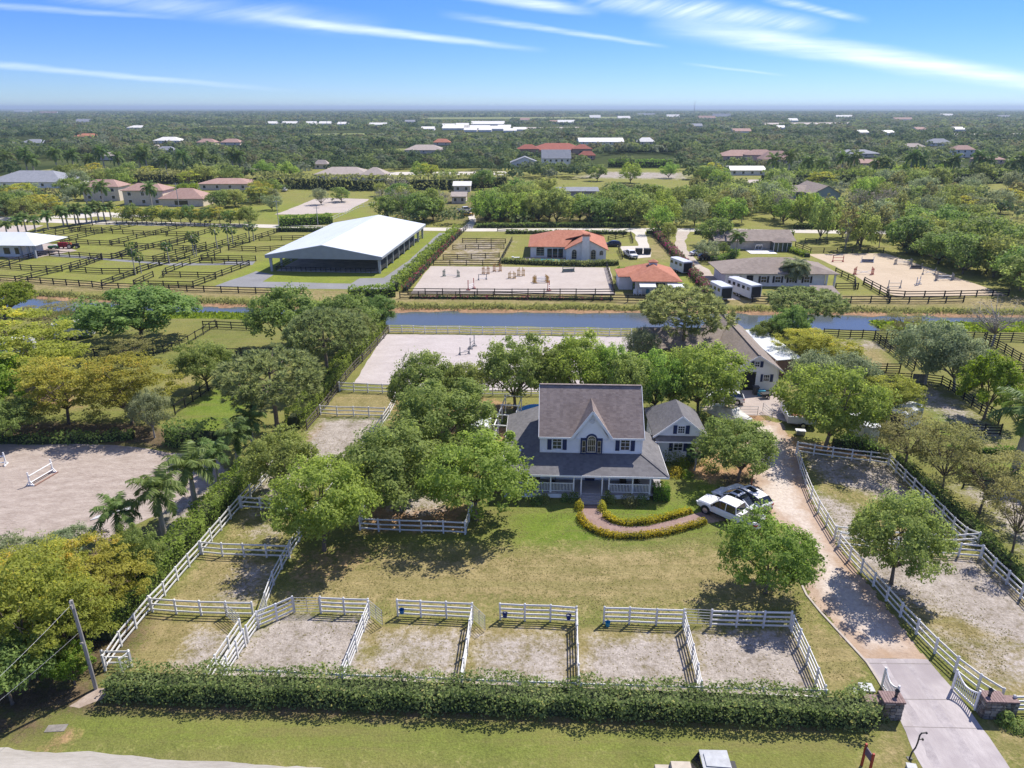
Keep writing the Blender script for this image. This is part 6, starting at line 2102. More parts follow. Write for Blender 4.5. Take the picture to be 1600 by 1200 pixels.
# ------------------------------------------------------------------ vehicles
PAINT_W = mat('white_car_paint', (0.70, 0.70, 0.71), 0.28, 0.05, .6, 0.5)
PAINT_D = mat('dark_car_paint', (0.03, 0.035, 0.045), 0.25, 0.2, .6, 0.5)
PAINT_S = mat('silver_car_paint', (0.42, 0.44, 0.47), 0.25, 0.1, .6, 0.5)
TYRE = mat('tyre_rubber', (0.018, 0.018, 0.018), 0.85, 0.3, 8)
RIM = mat('alloy_rim', (0.45, 0.45, 0.46), 0.3, 0.15, 8, metal=0.7)
CGLASS = mat('car_glass', (0.018, 0.022, 0.028), 0.06, 0.3, 1, 0.8)
PLAST = mat('black_plastic', (0.025, 0.025, 0.027), 0.6, 0.3, 4)
REDL = mat('tail_lamp', (0.35, 0.02, 0.02), 0.2, 0.2, 8)
HEADL = mat('head_lamp', (0.65, 0.66, 0.68), 0.1, 0.1, 8)


def loft(st, nm, m, parent, closed=True, smooth=True):
    """st: list of (x, [(y,z)...]) cross-sections with equal point counts"""
    mb = MB()
    k = len(st[0][1])
    vs = [(x, y, z) for x, sec in st for y, z in sec]
    fs = []
    for i in range(len(st) - 1):
        for j in range(k):
            j2 = (j + 1) % k
            fs.append((i * k + j, i * k + j2, (i + 1) * k + j2, (i + 1) * k + j))
    fs += [tuple(range(k)), tuple(range(len(st) * k - 1, (len(st) - 1) * k - 1, -1))]
    mb.add(vs, fs)
    o = mb.build(nm, m, parent, smooth=False)
    return o


def body_sec(w, zb, zt, shoulder=0.10):
    zm = zb + (zt - zb) * .55
    r = [(w * .88, zb), (w * .98, zb + .10), (w, zm), (w * .965, zt - shoulder), (w * .86, zt), (w * .45, zt + .025)]
    return r + [(-y, z) for y, z in r[::-1]]


def green_sec(wb, wt, zb, zt):
    r = [(wb, zb), (wb * .97 + wt * .03, zb + .04), (wt + .03, zt - .06), (wt * .9, zt), (wt * .4, zt + .02)]
    return r + [(-y, z) for y, z in r[::-1]]


def wheel(parent, x, y, r, w, side):
    ty = MB().cyl((x, y - w / 2, r), (x, y + w / 2, r), r, n=18).build('tyre', TYRE, parent, smooth=False)
    yo = y + side * (w / 2 + .004)
    rim = MB().cyl((x, yo - .03 * side, r), (x, yo + .012 * side, r), r * .64, n=14)
    rim.build('rim', RIM, ty)
    return ty


def car(label, loc, rz, kind='suv', paint=None, name=None, group=None, cat='car'):
    paint = paint or PAINT_W
    D = dict(
        suv=dict(L=4.75, W=.95, stations=[(-2.37, .50, .95, .80), (-2.28, .32, 1.05, .90), (-1.3, .26, 1.08, .95), (0, .26, 1.02, .95), (.95, .26, 1.0, .95), (1.75, .28, .96, .93), (2.20, .32, .86, .86), (2.37, .42, .72, .72)],
                 gh=[(-2.22, 1.04, 1.10, .78, .74), (-1.75, 1.06, 1.50, .80, .66), (-1.0, 1.06, 1.62, .84, .66), (.1, 1.02, 1.62, .86, .67), (.55, 1.0, 1.55, .86, .66), (1.30, .99, 1.02, .84, .78)], roof=(-1.75, .5), wx=(1.42, -1.42), r=.37, pill=(-.45, .5)),
        sedan=dict(L=4.8, W=.92, stations=[(-2.4, .50, .88, .78), (-2.3, .32, .98, .88), (-1.4, .25, 1.0, .92), (0, .24, .95, .92), (.9, .24, .93, .92), (1.75, .26, .88, .90), (2.22, .30, .78, .82), (2.4, .40, .66, .68)],
                   gh=[(-1.85, .97, 1.0, .74, .70), (-1.05, .98, 1.38, .80, .62), (-.6, .97, 1.44, .82, .62), (.15, .95, 1.44, .82, .63), (.45, .94, 1.38, .82, .62), (1.25, .92, .95, .80, .74)], roof=(-1.02, .42), wx=(1.45, -1.42), r=.34, pill=(-.35,)),
        pickup=dict(L=6.2, W=1.0, stations=[(-3.1, .58, 1.15, .92), (-3.0, .50, 1.22, .99), (-1.0, .46, 1.24, 1.0), (.9, .46, 1.22, 1.0), (1.4, .48, 1.22, .99), (2.6, .50, 1.18, .97), (3.0, .52, 1.10, .93), (3.1, .60, .98, .86)],
                    gh=[(-1.05, 1.22, 1.30, .90, .86), (-.92, 1.22, 1.88, .91, .76), (-.3, 1.22, 1.92, .92, .77), (.6, 1.22, 1.92, .92, .77), (.95, 1.22, 1.84, .92, .76), (1.62, 1.21, 1.25, .90, .84)], roof=(-.92, .9), wx=(2.05, -1.95), r=.42, pill=(.05,)),
    )[kind]
    root = thing(name or ('pickup_truck' if kind == 'pickup' else 'parked_car'), label, cat, loc, rz, group)
    loft([(x, body_sec(w, zb, zt)) for x, zb, zt, w in D['stations']], 'body', paint, root)
    loft([(x, green_sec(wb, wt, zb - .03, zt)) for x, zb, zt, wb, wt in D['gh']], 'windows', CGLASS, root)
    # roof panel and pillars over the glass
    g = [q for q in D['gh'] if D['roof'][0] - .01 <= q[0] <= D['roof'][1] + .16]
    loft([(x, [(wt * .98, zt - .045), (wt * .93, zt + .012), (wt * .4, zt + .034), (-wt * .4, zt + .034), (-wt * .93, zt + .012), (-wt * .98, zt - .045)]) for x, zb, zt, wb, wt in g], 'roof', paint, root)
    for s in (-1, 1):
        f = D['gh']
        a, b_ = f[-1], f[-2]
        pl_ = MB().beam((a[0], s * (a[3] + .005), a[1]), (b_[0], s * (b_[4] + .03), b_[2] - .02), .07, .06)
        a, b_ = f[0], f[1]
        pl_.beam((a[0], s * (a[3] + .005), a[1]), (b_[0], s * (b_[4] + .03), b_[2] - .02), .10, .07)
        for px_ in D['pill']:
            pl_.beam((px_, s * (.895 if kind != 'pickup' else .945) * D['W'] / (.95 if kind != 'pickup' else 1.0), 1.0 if kind != 'pickup' else 1.22), (px_, s * (.71 if kind != 'pickup' else .81), f[2][2] - .05), .07, .05)
        tag(pl_.build('window_pillars', paint if kind != 'suv' else PLAST, root), kind='stuff')
        MB().box((D['gh'][-1][0] - .25, s * (D['W'] + .09), D['gh'][-1][1] + .08), (.13, .2, .15)).build('mirror', paint if kind != 'pickup' else PLAST, root)
        for wx_ in D['wx']:
            MB().cyl((wx_, s * (D['W'] - .19), D['r'] + .03), (wx_, s * (D['W'] + .003), D['r'] + .03), D['r'] + .08, n=18).build('wheel_arch', PLAST, root)
            wheel(root, wx_, s * (D['W'] - .10), D['r'], .24, s)
        xe, xf = D['stations'][0], D['stations'][-1]
        MB().box((xe[0] + .09, s * (xe[3] - .06), xe[2] - .14), (.22, .34, .15), s * -.25).build('tail_light', REDL, root)
        MB().box((xf[0] - .12, s * (xf[3] - .05), xf[2] - .06), (.30, .30, .13), s * -.45).build('headlight', HEADL, root)
        MB().box((0, s * (D['W'] - .02), D['stations'][3][1] + .02), (D['L'] * .42, .08, .10)).build('sill', PLAST, root)
    MB().box((D['stations'][-1][0] - .03, 0, .62 if kind != 'pickup' else .85), (.08, 1.0, .22)).build('grille', PLAST, root)
    MB().box((D['stations'][0][0] - .005, 0, .42 if kind != 'pickup' else .55), (.10, 1.5, .14)).build('bumper', PLAST if kind == 'suv' else RIM, root)
    MB().box((D['stations'][0][0] + .0, 0, .75), (.05, .5, .12)).build('plate', PLAST, root)
    if kind == 'pickup':
        MB().box((-2.02, 0, 1.245), (1.80, 1.66, .03)).build('bed_floor', PLAST, root)
        for s in (-1, 1):
            MB().box((-2.02, s * .93, 1.28), (1.98, .12, .10)).build('bed_rail', paint, root)
        MB().box((-3.02, 0, 1.26), (.10, 1.7, .12)).build('tailgate', paint, root)
    else:
        MB().box((-.35 if kind == 'suv' else .02, 0, D['gh'][2][2] + .035), (1.05 if kind == 'suv' else .6, .66, .02)).build('sunroof', CGLASS, root)
    return root


def head(u0, v0, u1, v1):
    a, b_ = Vector(P(u0, v0)), Vector(P(u1, v1))
    d = a - b_
    return math.atan2(d.y, d.x), (a + b_) / 2


a_, c_ = head(1152.6, 772.4, 1182.4, 794.2)
n_ = Vector((math.sin(a_), -math.cos(a_)))
a_ += R(8)
c_ = c_ + Vector((-.75, -.55))
car('white SUV with black sunroof and dark tail lights, rightmost of the three cars', (*(c_ + Vector((n_.x, n_.y)) * .75), 0), a_, 'suv')
a2 = R(133)
pf = Vector(P(1101.5, 803))
dv_ = Vector((math.cos(a2), math.sin(a2)))
nv = Vector((math.sin(a2), -math.cos(a2)))
pc = pf - dv_ * 2.05 + nv * .95
car('white crew-cab pickup truck parked at the end of the brick walk', (pc.x, pc.y, 0), a2, 'pickup')
sc_ = pc + nv * 2.65 + dv_ * 1.25 + Vector((.25, -.25))
car('silver-white sedan between the pickup truck and the white SUV', (sc_.x, sc_.y, 0), a2 - R(6), 'sedan', mat('pearl_paint', (.60, .62, .66), .25, .05, .6, .5))
x, y = P(1132, 628)
car('white car half hidden by branches behind the board fence of the yard', (x, y, 0), R(170), 'suv')
x, y = P(957, 385)
car('dark SUV parked right of the red-roofed villa', (x, y, 0), R(175), 'suv', PAINT_D)
x, y = P(985, 402)
car('white pickup on the grass beside the dark dumpsters', (x, y, 0), R(-78), 'pickup')
x, y = P(1092, 399)
car('white car in the shade left of the coconut palm', (x, y, 0), R(10), 'sedan')
x, y = P(1105, 406)
car('dark car in the shade of the blue-grey tree', (x, y, 0), R(2), 'suv', PAINT_D)
x, y = P(727, 331)
car('pale truck on the garden lane above the road', (x, y, 0), R(20), 'pickup')
x, y = P(730, 337)
car('yellow and black machine-like car on the garden lane', (x, y, 0), R(5), 'sedan', mat('yellow_paint', (.55, .33, .03), .4, .1))
for i, (u, v) in enumerate(((410, 298), (424, 300), (445, 299))):
    x, y = P(u, v)
    car(['white car at the left end of the far parking row', 'silver car in the middle of the far parking row', 'white car at the right end of the far parking row'][i], (x, y, 0), R(80 + 8 * i), 'suv', PAINT_S if i == 1 else PAINT_W)


# trailers ----------------------------------------------------------------
def box_trailer(label, loc, rz, L=5.0, w=2.1, h=2.1, m=None, name='horse_trailer', cat='trailer', nwin=3, nose=True, windark=True):
    m = m or mat('trailer_white', (.58, .59, .60), .4, .08, .8, .4)
    r = thing(name, label, cat, loc, rz)
    b = MB()
    z0 = .55
    if nose:
        o = [(-L / 2, -w / 2), (L / 2 - .6, -w / 2), (L / 2, -w * .28), (L / 2, w * .28), (L / 2 - .6, w / 2), (-L / 2, w / 2)]
    else:
        o = [(-L / 2, -w / 2), (L / 2, -w / 2), (L / 2, w / 2), (-L / 2, w / 2)]
    b.prism(o, z0, z0 + h)
    b.build('body', m, r)
    MB().prism([(p[0] * .985, p[1] * .96) for p in o], z0 + h + .002, z0 + h + .10).build('roof', mat('trailer_roof', (.56, .57, .58), .35, .08), r)
    for s in (-1, 1):
        for k in range(nwin):
            MB().box((-L / 2 + L * (k + .6) / (nwin + .3), s * (w / 2 + .012), z0 + h * .70), (L / nwin * .5, .03, h * .26)).build('window', CGLASS if windark else m, r)
        for xx in (-.45, .45):
            wheel(r, xx - .3, s * (w / 2 + .02), .34, .2, s)
        MB().box((-.3, s * (w / 2 + .06), .78), (2.1, .26, .10)).build('fender', m, r)
    MB().box((-L / 2 - .02, 0, z0 + h * .48), (.05, w * .86, h * .86)).build('rear_door', PLAST if windark else m, r)
    dr_ = MB().beam((L / 2 - .3, .5, .5), (L / 2 + 1.2, 0, .48), .09, .09).beam((L / 2 - .3, -.5, .5), (L / 2 + 1.2, 0, .48), .09, .09)
    dr_.build('drawbar', PLAST, r)
    MB().cyl((L / 2 + 1.1, 0, 0), (L / 2 + 1.1, 0, .6), .05).build('jack_stand', PLAST, r)
    return r


box_trailer('white horse trailer parked behind the right paddock, half under the trees', (*P(1347, 687), 0), R(-86), 4.2, 1.9, 1.85, windark=False)
box_trailer('white camper trailer by the flowering hedge beyond the canal', (*P(1124, 466), 0), R(101), 5.6, 2.5, 2.4, nwin=3)
box_trailer('long white horse trailer with dark windows beside the camper beyond the canal', (*P(1160, 462), 0), R(108), 8.5, 2.5, 2.5, nwin=5)
box_trailer('dark-backed horse trailer right of the red-roofed stable', (*P(1062, 425), 0), R(108), 6.5, 2.4, 2.4, nwin=3)
box_trailer('white trailer glimpsed under the yellowish trees at the far left', (*P(20, 556), 0), R(8), 7, 2.4, 2.3, nwin=2)
box_trailer('white trailer glimpsed left of the big dark tree', (*P(118, 528), 0), R(20), 6, 2.3, 2.2, nwin=2)
box_trailer('pale trailer glimpsed behind the thin trees on the right', (*P(1412, 668), 0), R(35), 4.6, 2.1, 2.0, nwin=2)

# dump trailer, stock trailer, boat, yard clutter
dt = thing('dump_trailer', 'open white-edged dump trailer with a brown load by the big yard tree', 'trailer', (*P(1250, 664), 0), R(-10))
wt = mat('trailer_grey', (.40, .43, .46), .5, .12, 1)
MB().box((0, 0, .62), (3.4, 2.0, .12)).build('bed', wt, dt)
for s in (-1, 1):
    MB().box((0, s * .97, 1.02), (3.4, .08, .75)).build('side_wall', wt, dt)
    MB().box((s * 1.67, 0, 1.02), (.08, 2.0, .75)).build('end_wall', wt, dt)
    MB().box((0, s * .97, 1.43), (3.5, .14, .08)).build('top_rail', wt, dt)
    MB().box((s * 1.67, 0, 1.43), (.14, 2.1, .082)).build('top_rail', wt, dt)
    wheel(dt, .1, s * 1.05, .35, .22, s)
ld = MB().box((.2, -.1, .95), (2.9, 1.6, .55), taper=.8)
ld.build('load', mat('brown_mulch', (.19, .085, .05), .95, .4, 4), dt)
stt = thing('stock_trailer', 'low white slatted trailer with a tarp beside the yard gate', 'trailer', (*P(1246, 650), 0), R(-4))
for k in range(3):
    for s in (-1, 1):
        MB().box((0, s * 1.0, .7 + .3 * k), (3.8, .05, .14)).build('slat', TRIM, stt)
MB().box((-1.9, 0, 1.0), (.06, 2.0, 1.1)).build('end_board', TRIM, stt)
MB().box((0, 0, .5), (3.8, 2.0, .1)).build('bed', PLAST, stt)
MB().box((.1, 0, 1.45), (3.4, 1.9, .5), taper=.75).build('tarp', mat('grey_tarp', (.38, .38, .38), .8, .3, 1.5, bump=.6), stt)
for s in (-1, 1):
    wheel(stt, 0, s * 1.05, .33, .2, s)
bt = thing('covered_boat', 'white boat under a loose cover on its trailer beside the garage wing', 'boat', (*P(1141, 662), 0), R(-52))
hull = [(-2.8, [(1.05, 1.25), (1.0, .8), (.6, .5), (-.6, .5), (-1.0, .8), (-1.05, 1.25)]), (-.5, [(1.15, 1.3), (1.08, .8), (.6, .45), (-.6, .45), (-1.08, .8), (-1.15, 1.3)]),
        (1.4, [(1.0, 1.42), (.85, .95), (.4, .55), (-.4, .55), (-.85, .95), (-1.0, 1.42)]), (2.5, [(.45, 1.55), (.32, 1.2), (.15, .9), (-.15, .9), (-.32, 1.2), (-.45, 1.55)]), (2.9, [(.06, 1.62), (.05, 1.5), (.03, 1.35), (-.03, 1.35), (-.05, 1.5), (-.06, 1.62)])]
loft(hull, 'hull', PAINT_W, bt)
cov = [(-2.7, [(1.0, 1.28), (.55, 1.7), (-.5, 1.66), (-1.0, 1.28)]), (-1.2, [(1.1, 1.32), (.7, 2.15), (-.6, 2.0), (-1.1, 1.32)]), (0.3, [(1.1, 1.36), (.65, 2.2), (-.7, 2.25), (-1.1, 1.36)]), (1.2, [(1.0, 1.44), (.5, 1.85), (-.4, 1.8), (-1.0, 1.44)]), (2.4, [(.45, 1.58), (.2, 1.72), (-.2, 1.7), (-.45, 1.58)])]
loft(cov, 'cover', mat('boat_cover', (.62, .60, .55), .8, .35, 2.2, bump=.8), bt)
for s in (-1, 1):
    wheel(bt, -.6, s * .95, .33, .2, s)
    MB().beam((-2.6, s * .5, .42), (3.6, s * .08, .42), .1, .1).build('trailer_frame', RIM, bt)
MB().box((-.2, 0, 2.32), (1.2, 1.3, .04)).build('frame_top', mat('tan_canvas', (.48, .40, .25), .8), bt)
tk = thing('feed_tub', 'small pale metal tub lying on the dirt below the dump trailer', 'tub', (*P(1250, 679), 0), R(-8))
MB().box((0, 0, .3), (1.0, .6, .5)).build('tub', RIM, tk)
MB().box((0, 0, .57), (1.1, .7, .05)).build('rim', TRIM, tk)
bn = thing('waste_bin', 'dark wheeled waste bin against the white barn front', 'bin', (*P(1180, 616), 0), R(-2))
MB().box((0, 0, .55), (.62, .62, 1.05), taper=1.12).build('tub', mat('dark_bin', (.06, .065, .07), .6, .2), bn)
MB().box((0, -.02, 1.12), (.78, .78, .09)).build('lid', MATS['dark_bin'], bn)
bl_ = thing('storage_box', 'turquoise storage box by the lower barn window', 'box', (*P(1189, 618), 0), R(-2))
MB().box((0, 0, .35), (.9, .6, .7)).build('box', mat('turquoise_plastic', (.03, .25, .36), .5, .15), bl_)
MB().box((0, 0, .74), (.96, .66, .08)).build('lid', MATS['turquoise_plastic'], bl_)
wb = thing('garden_cart', 'small black garden cart in front of the barn window', 'cart', (*P(1196, 622), 0), R(10))
MB().box((0, 0, .55), (1.1, .65, .35), taper=1.2).build('tray', PLAST, wb)
for s in (-1, 1):
    wheel(wb, .2, s * .4, .22, .08, s)
    MB().beam((-.5, s * .25, .55), (-1.1, s * .25, .8), .04, .04).build('handle', RIM, wb)
hp = thing('wooden_post', 'single brown wooden post beside the driveway above the white SUV', 'post', (*P(1173, 764), 0))
MB().box((0, 0, .8), (.14, .14, 1.6)).build('post', mat('red_wood', (.28, .12, .06), .85, .3), hp)
MB().cyl((0, 0, 1.6), (0, 0, 1.66), .09, .05).build('cap', MATS['red_wood'], hp)

# small dark dumpsters, tractor, blanket racks
for i, (u, v) in enumerate(((998, 397), (1011, 397))):
    d = thing('dumpster', ['left dark green dumpster at the end of the white lane', 'right dark green dumpster at the end of the white lane'][i], 'dumpster', (*P(u, v), 0), R(-4), 'dumpsters at the lane end')
    MB().box((0, 0, .75), (1.7, 1.4, 1.3), taper=1.05).build('tub', mat('dumpster_green', (.025, .03, .028), .7, .3), d)
    MB().box((0, 0, 1.45), (1.85, 1.5, .1)).build('lid', PLAST, d)
    for s in (-1, 1):
        MB().box((s * .92, 0, .9), (.1, .5, .14)).build('sleeve', PLAST, d)
REDC = mat('red_cloth', (.33, .03, .05), .85, .3, 2)
for i, (u, v) in enumerate(((96, 388), (103, 388))):
    x, y = P(u, v)
    t = thing('blanket_rack', ['left rack of red stable blankets at the paddock corner', 'right rack of red stable blankets at the paddock corner'][i], 'rack', (x, y, 0), 0, 'blanket racks')
    MB().box((0, 0, 1.0), (1.3, .5, 1.3)).build('blankets', REDC, t)
    for s in (-.6, .6):
        MB().box((s, 0, .8), (.07, .6, 1.7)).build('upright', PLAST, t)
x, y = P(115, 388)
tr_ = thing('tractor', 'dark tractor with an orange seat frame by the paddock fence', 'tractor', (x, y, 0), R(8))
MB().box((.7, 0, .95), (1.5, .7, .6)).build('bonnet', PLAST, tr_)
MB().box((-.5, 0, .8), (1.0, 1.0, .5)).build('chassis', PLAST, tr_)
MB().box((-.6, 0, 1.3), (.5, .6, .5)).build('seat', mat('orange_part', (.5, .12, .03), .6), tr_)
for s in (-1, 1):
    wheel(tr_, -.7, s * .65, .65, .35, s)
    wheel(tr_, 1.1, s * .55, .38, .25, s)
    MB().box((-.9, s * .5, 1.6), (.08, .08, 1.2)).build('roll_bar', PLAST, tr_)
x, y = P(84, 389)
ut = thing('utility_cart', 'white and green utility cart left of the red blanket racks', 'cart', (x, y, 0), R(15))
MB().box((0, 0, .6), (2.4, 1.2, .5)).build('bed', mat('cart_green', (.03, .14, .05), .5), ut)
MB().box((.6, 0, 1.0), (.9, 1.2, .3)).build('bonnet', PAINT_W, ut)
for s in (-1, 1):
    for xx in (-.7, .8):
        wheel(ut, xx, s * .6, .28, .2, s)

# ------------------------------------------------------------------ entrance
def stone_mat():
    m = bpy.data.materials.new('field_stone')
    m.use_nodes = True
    nd, lk = m.node_tree.nodes, m.node_tree.links
    t = N(nd, 'ShaderNodeTexCoord')
    v = N(nd, 'ShaderNodeTexVoronoi', feature='F1')
    v.inputs['Scale'].default_value = 4.5
    lk.new(t.outputs['Object'], v.inputs['Vector'])
    s = N(nd, 'ShaderNodeSeparateColor')
    lk.new(v.outputs['Color'], s.inputs[0])
    cr = N(nd, 'ShaderNodeValToRGB')
    cr.color_ramp.elements[0].color = (.16, .13, .11, 1)
    cr.color_ramp.elements[1].color = (.46, .41, .35, 1)
    lk.new(s.outputs[0], cr.inputs[0])
    lk.new(cr.outputs[0], nd['Principled BSDF'].inputs['Base Color'])
    nd['Principled BSDF'].inputs['Roughness'].default_value = .9
    bp = N(nd, 'ShaderNodeBump')
    bp.inputs['Strength'].default_value = .8
    bp.inputs['Distance'].default_value = .06
    bp.invert = True
    lk.new(v.outputs['Distance'], bp.inputs['Height'])
    lk.new(bp.outputs[0], nd['Principled BSDF'].inputs['Normal'])
    return m


STONE = stone_mat()
STONES = [mat('stone_%s' % nm, c, .9, .3, 5, bump=.4) for nm, c in (('tan', (.21, .18, .145)), ('grey', (.16, .155, .145)), ('pale', (.29, .265, .23)), ('brown', (.13, .105, .085)))]
CAPB = mat('brick_cap', (.24, .165, .155), .85, .25, 6)
_stone_me = []
for k in range(6):
    r_ = np.random.default_rng(100 + k)
    b_ = MB().box((0, 0, 0), (1, 1, 1))
    b_.v = [tuple(np.array(p) * (1 + r_.uniform(-.16, .10, 3))) for p in b_.v]
    _stone_me.append(b_)


def stone_wall(parent, x0, x1, y0, y1, h, sd):
    """pier of separate rough stones laid in courses around a mortar core"""
    MB().box(((x0 + x1) / 2, (y0 + y1) / 2, h / 2), (x1 - x0 - .10, y1 - y0 - .10, h)).build('mortar_core', mat('mortar', (.22, .20, .18), .95, .2, 8), parent)
    r = np.random.default_rng(sd)
    z = 0.0
    meshes = [[_stone_me[k].mesh('stone', STONES[q]) for q in range(4)] for k in range(6)]
    while z < h - .05:
        ch = min(r.uniform(.17, .28), h - z)
        for (ax, a0, a1, c, sgn) in (('x', x0, x1, y0, -1), ('x', x0, x1, y1, 1), ('y', y0, y1, x0, -1), ('y', y0, y1, x1, 1)):
            t = a0
            while t < a1 - .03:
                l = min(r.uniform(.2, .42), a1 - t)
                if a1 - t - l < .1:
                    l = a1 - t
                dpt = .16 + r.uniform(0, .05)
                mid = t + l / 2
                loc = (mid, c, z + ch / 2) if ax == 'x' else (c, mid, z + ch / 2)
                sc = (l * .93, dpt, ch * .9) if ax == 'x' else (dpt, l * .93, ch * .9)
                link('stone', meshes[r.integers(0, 6)][r.integers(0, 4)], parent, loc, (0, 0, 0), sc)
                t += l
        z += ch


def lantern(parent_loc, label):
    g = thing('lantern', label, 'lantern', parent_loc)
    IR = mat('dark_iron', (.03, .03, .032), .5, .3, 6)
    MB().cyl((0, 0, 0), (0, 0, .12), .10, .06, 8).build('base', IR, g)
    MB().cyl((0, 0, .12), (0, 0, .45), .09, .13, 6).build('glass', mat('smoked_glass', (.10, .10, .10), .15, .2), g)
    MB().cyl((0, 0, .45), (0, 0, .62), .17, .02, 6).build('cap', IR, g)
    return g


def pier(u, v, w, label, wing, lab2, sd):
    x, y = P(u, v)
    t = thing('stone_pier', label, 'gate pier', (x, y, 0), R(-3))
    stone_wall(t, -w / 2, w / 2, 0, .75, 1.36, sd)
    for k in range(8):
        MB().box((-w / 2 - .1 + (w + .2) * (k + .5) / 8, .37, 1.42), ((w + .2) / 8 - .02, .95, .12)).build('cap_brick', CAPB, t)
    s = wing
    stone_wall(t, min(s * w / 2, s * (w / 2 + 1.0)), max(s * w / 2, s * (w / 2 + 1.0)), .25, .7, 1.1, sd + 9)
    MB().box((s * (w / 2 + .5), .48, 1.16), (1.05, .6, .10)).build('wing_cap', CAPB, t)
    p = Matrix.Translation((x, y, 0)) @ Matrix.Rotation(R(-3), 4, 'Z') @ Vector((-s * .25, .4, 1.49))
    lantern(p, lab2)
    return t


pier(1391, 1124, 1.15, 'field-stone gate pier at the end of the front hedge, left of the driveway', -1, 'black lantern on the left stone gate pier', 3)
pier(1549, 1123, 1.15, 'field-stone gate pier overgrown by ivy, right of the driveway', 1, 'black lantern on the right stone gate pier', 5)


def picket_gate(p0, p1, label):
    a = Vector((*p0, 0))
    d = Vector((*p1, 0)) - a
    L = d.length
    g = thing('picket_gate', label, 'gate', a, math.atan2(d.y, d.x))
    n = int(L / .13)
    top = lambda t: 1.05 + .55 * (2 * abs(t - .5)) ** 1.7 * (1 if t > .5 else .75)
    for x in (0.03, L - .03):
        MB().box((x, 0, .85), (.12, .09, 1.6)).build('stile', WHITE_V, g)
    MB().box((L / 2, 0, .25), (L, .06, .12)).build('bottom_rail', WHITE_V, g)
    tr = MB()
    for k in range(10):
        t0, t1 = k / 10, (k + 1) / 10
        tr.beam((L * t0, 0, top(t0)), (L * t1, 0, top(t1)), .07, .10)
    tr.build('curved_top_rail', WHITE_V, g)
    for k in range(1, n):
        t = k / n
        MB().box((L * t, 0, (.12 + top(t)) / 2), (.04, .03, top(t) - .12)).build('picket', WHITE_V, g)


picket_gate(P(1398, 1103), P(1377, 1073), 'white picket gate leaf standing open on the left side of the driveway')
picket_gate(P(1523, 1111), P(1487, 1076), 'white picket gate leaf standing open on the right side of the driveway')
x, y = P(1350, 1092)
ub = thing('utility_cabinet', 'green-grey utility cabinet behind the right end of the hedge', 'cabinet', (x, y, 0), R(-5))
MB().box((0, 0, .45), (.75, .6, .9)).build('cabinet', mat('cabinet_green', (.10, .13, .10), .6, .2), ub)
MB().box((0, 0, .95), (.85, .72, .12)).build('lid', mat('cabinet_lid', (.42, .43, .43), .6, .15), ub)
x, y = P(1337, 1090)
ub = thing('meter_box', 'pale low meter box beside the utility cabinet', 'cabinet', (x, y, 0), R(5))
MB().box((0, 0, .3), (.8, .5, .6)).build('box', mat('cabinet_pale', (.50, .51, .52), .6, .15), ub)
MB().box((0, 0, .63), (.86, .56, .05)).build('lid', MATS['cabinet_pale'], ub)
# red sign frame by the verge
x0, y0 = P(1346, 1196)
x1, y1 = P(1357, 1212)
sg = thing('sign_frame', 'small red post frame with a dull purple panel on the grass verge', 'sign', (x0, y0, 0), math.atan2(y1 - y0, x1 - x0))
Ls = math.hypot(x1 - x0, y1 - y0)
RW = mat('red_painted_wood', (.36, .045, .03), .6, .25, 5)
for xx in (0, Ls):
    MB().box((xx, 0, .85), (.11, .11, 1.7)).build('post', RW, sg)
MB().box((Ls / 2, 0, 1.25), (Ls - .12, .05, .55)).build('panel', mat('purple_panel', (.16, .11, .15), .7, .2), sg)
# gooseneck intercom post
x, y = P(1421, 1185)
ic = thing('intercom_post', 'bent black gooseneck intercom post left of the driveway', 'post', (x, y, 0))
IR = MATS['dark_iron']
MB().tube([(0, 0, 0), (.10, .06, .45), (.34, .20, .62), (.40, .22, 1.0), (.42, .24, 1.55), (.50, .25, 1.72), (.74, .26, 1.74)], .045, 8).build('pole', IR, ic)
MB().cyl((.74, .26, 1.70), (.84, .26, 1.74), .07, .06).build('lamp_head', IR, ic)
MB().beam((.41, .23, 1.25), (.64, .24, 1.25), .05, .05).box((.66, .24, 1.25), (.08, .10, .14)).build('keypad', IR, ic)
MB().box((0, 0, .02), (.3, .22, .04)).build('base_plate', IR, ic)
x, y = P(1423, 1203)
kb = thing('valve_box', 'small grey valve box beside the intercom post', 'box', (x, y, 0), R(-12))
MB().box((0, 0, .14), (.5, .34, .28)).build('box', MATS['cabinet_pale'], kb)
MB().box((0, 0, .30), (.56, .4, .05)).build('lid', MATS['cabinet_lid'], kb)
# roadside clutter at the bottom edge
x, y = P(1117, 1188, 1.85)
uv_ = thing('utility_vehicle', 'small utility vehicle with a grey roof and beige bonnet cut by the bottom edge', 'vehicle', (x, y, 0), R(178))
MB().box((0, 0, .55), (2.7, 1.35, .45)).build('chassis', PLAST, uv_)
MB().box((1.75, 0, .82), (1.25, 1.3, .45), taper=.88).build('bonnet', mat('beige_paint', (.40, .35, .28), .5, .15), uv_)
MB().box((2.75, 0, .55), (.95, 1.25, .40), taper=.92).build('cargo_box', MATS['beige_paint'], uv_)
MB().box((-.9, 0, .95), (.9, 1.25, .35)).build('rear_tray', PLAST, uv_)
MB().box((.1, 0, .95), (.6, 1.2, .25)).box((-.25, 0, 1.25), (.12, 1.2, .5)).build('seat', PLAST, uv_)
rf = MB()
rf.slab([(-.85, -.75, 1.80), (.75, -.70, 1.84), (.75, .70, 1.84), (-.85, .75, 1.80)], .07)
rf.slab([(-.80, -.45, 1.86), (.55, -.42, 1.90), (.55, .42, 1.90), (-.80, .45, 1.86)], .06)
rf.build('roof', mat('grey_lid', (.30, .315, .34), .35, .25, 3), uv_)
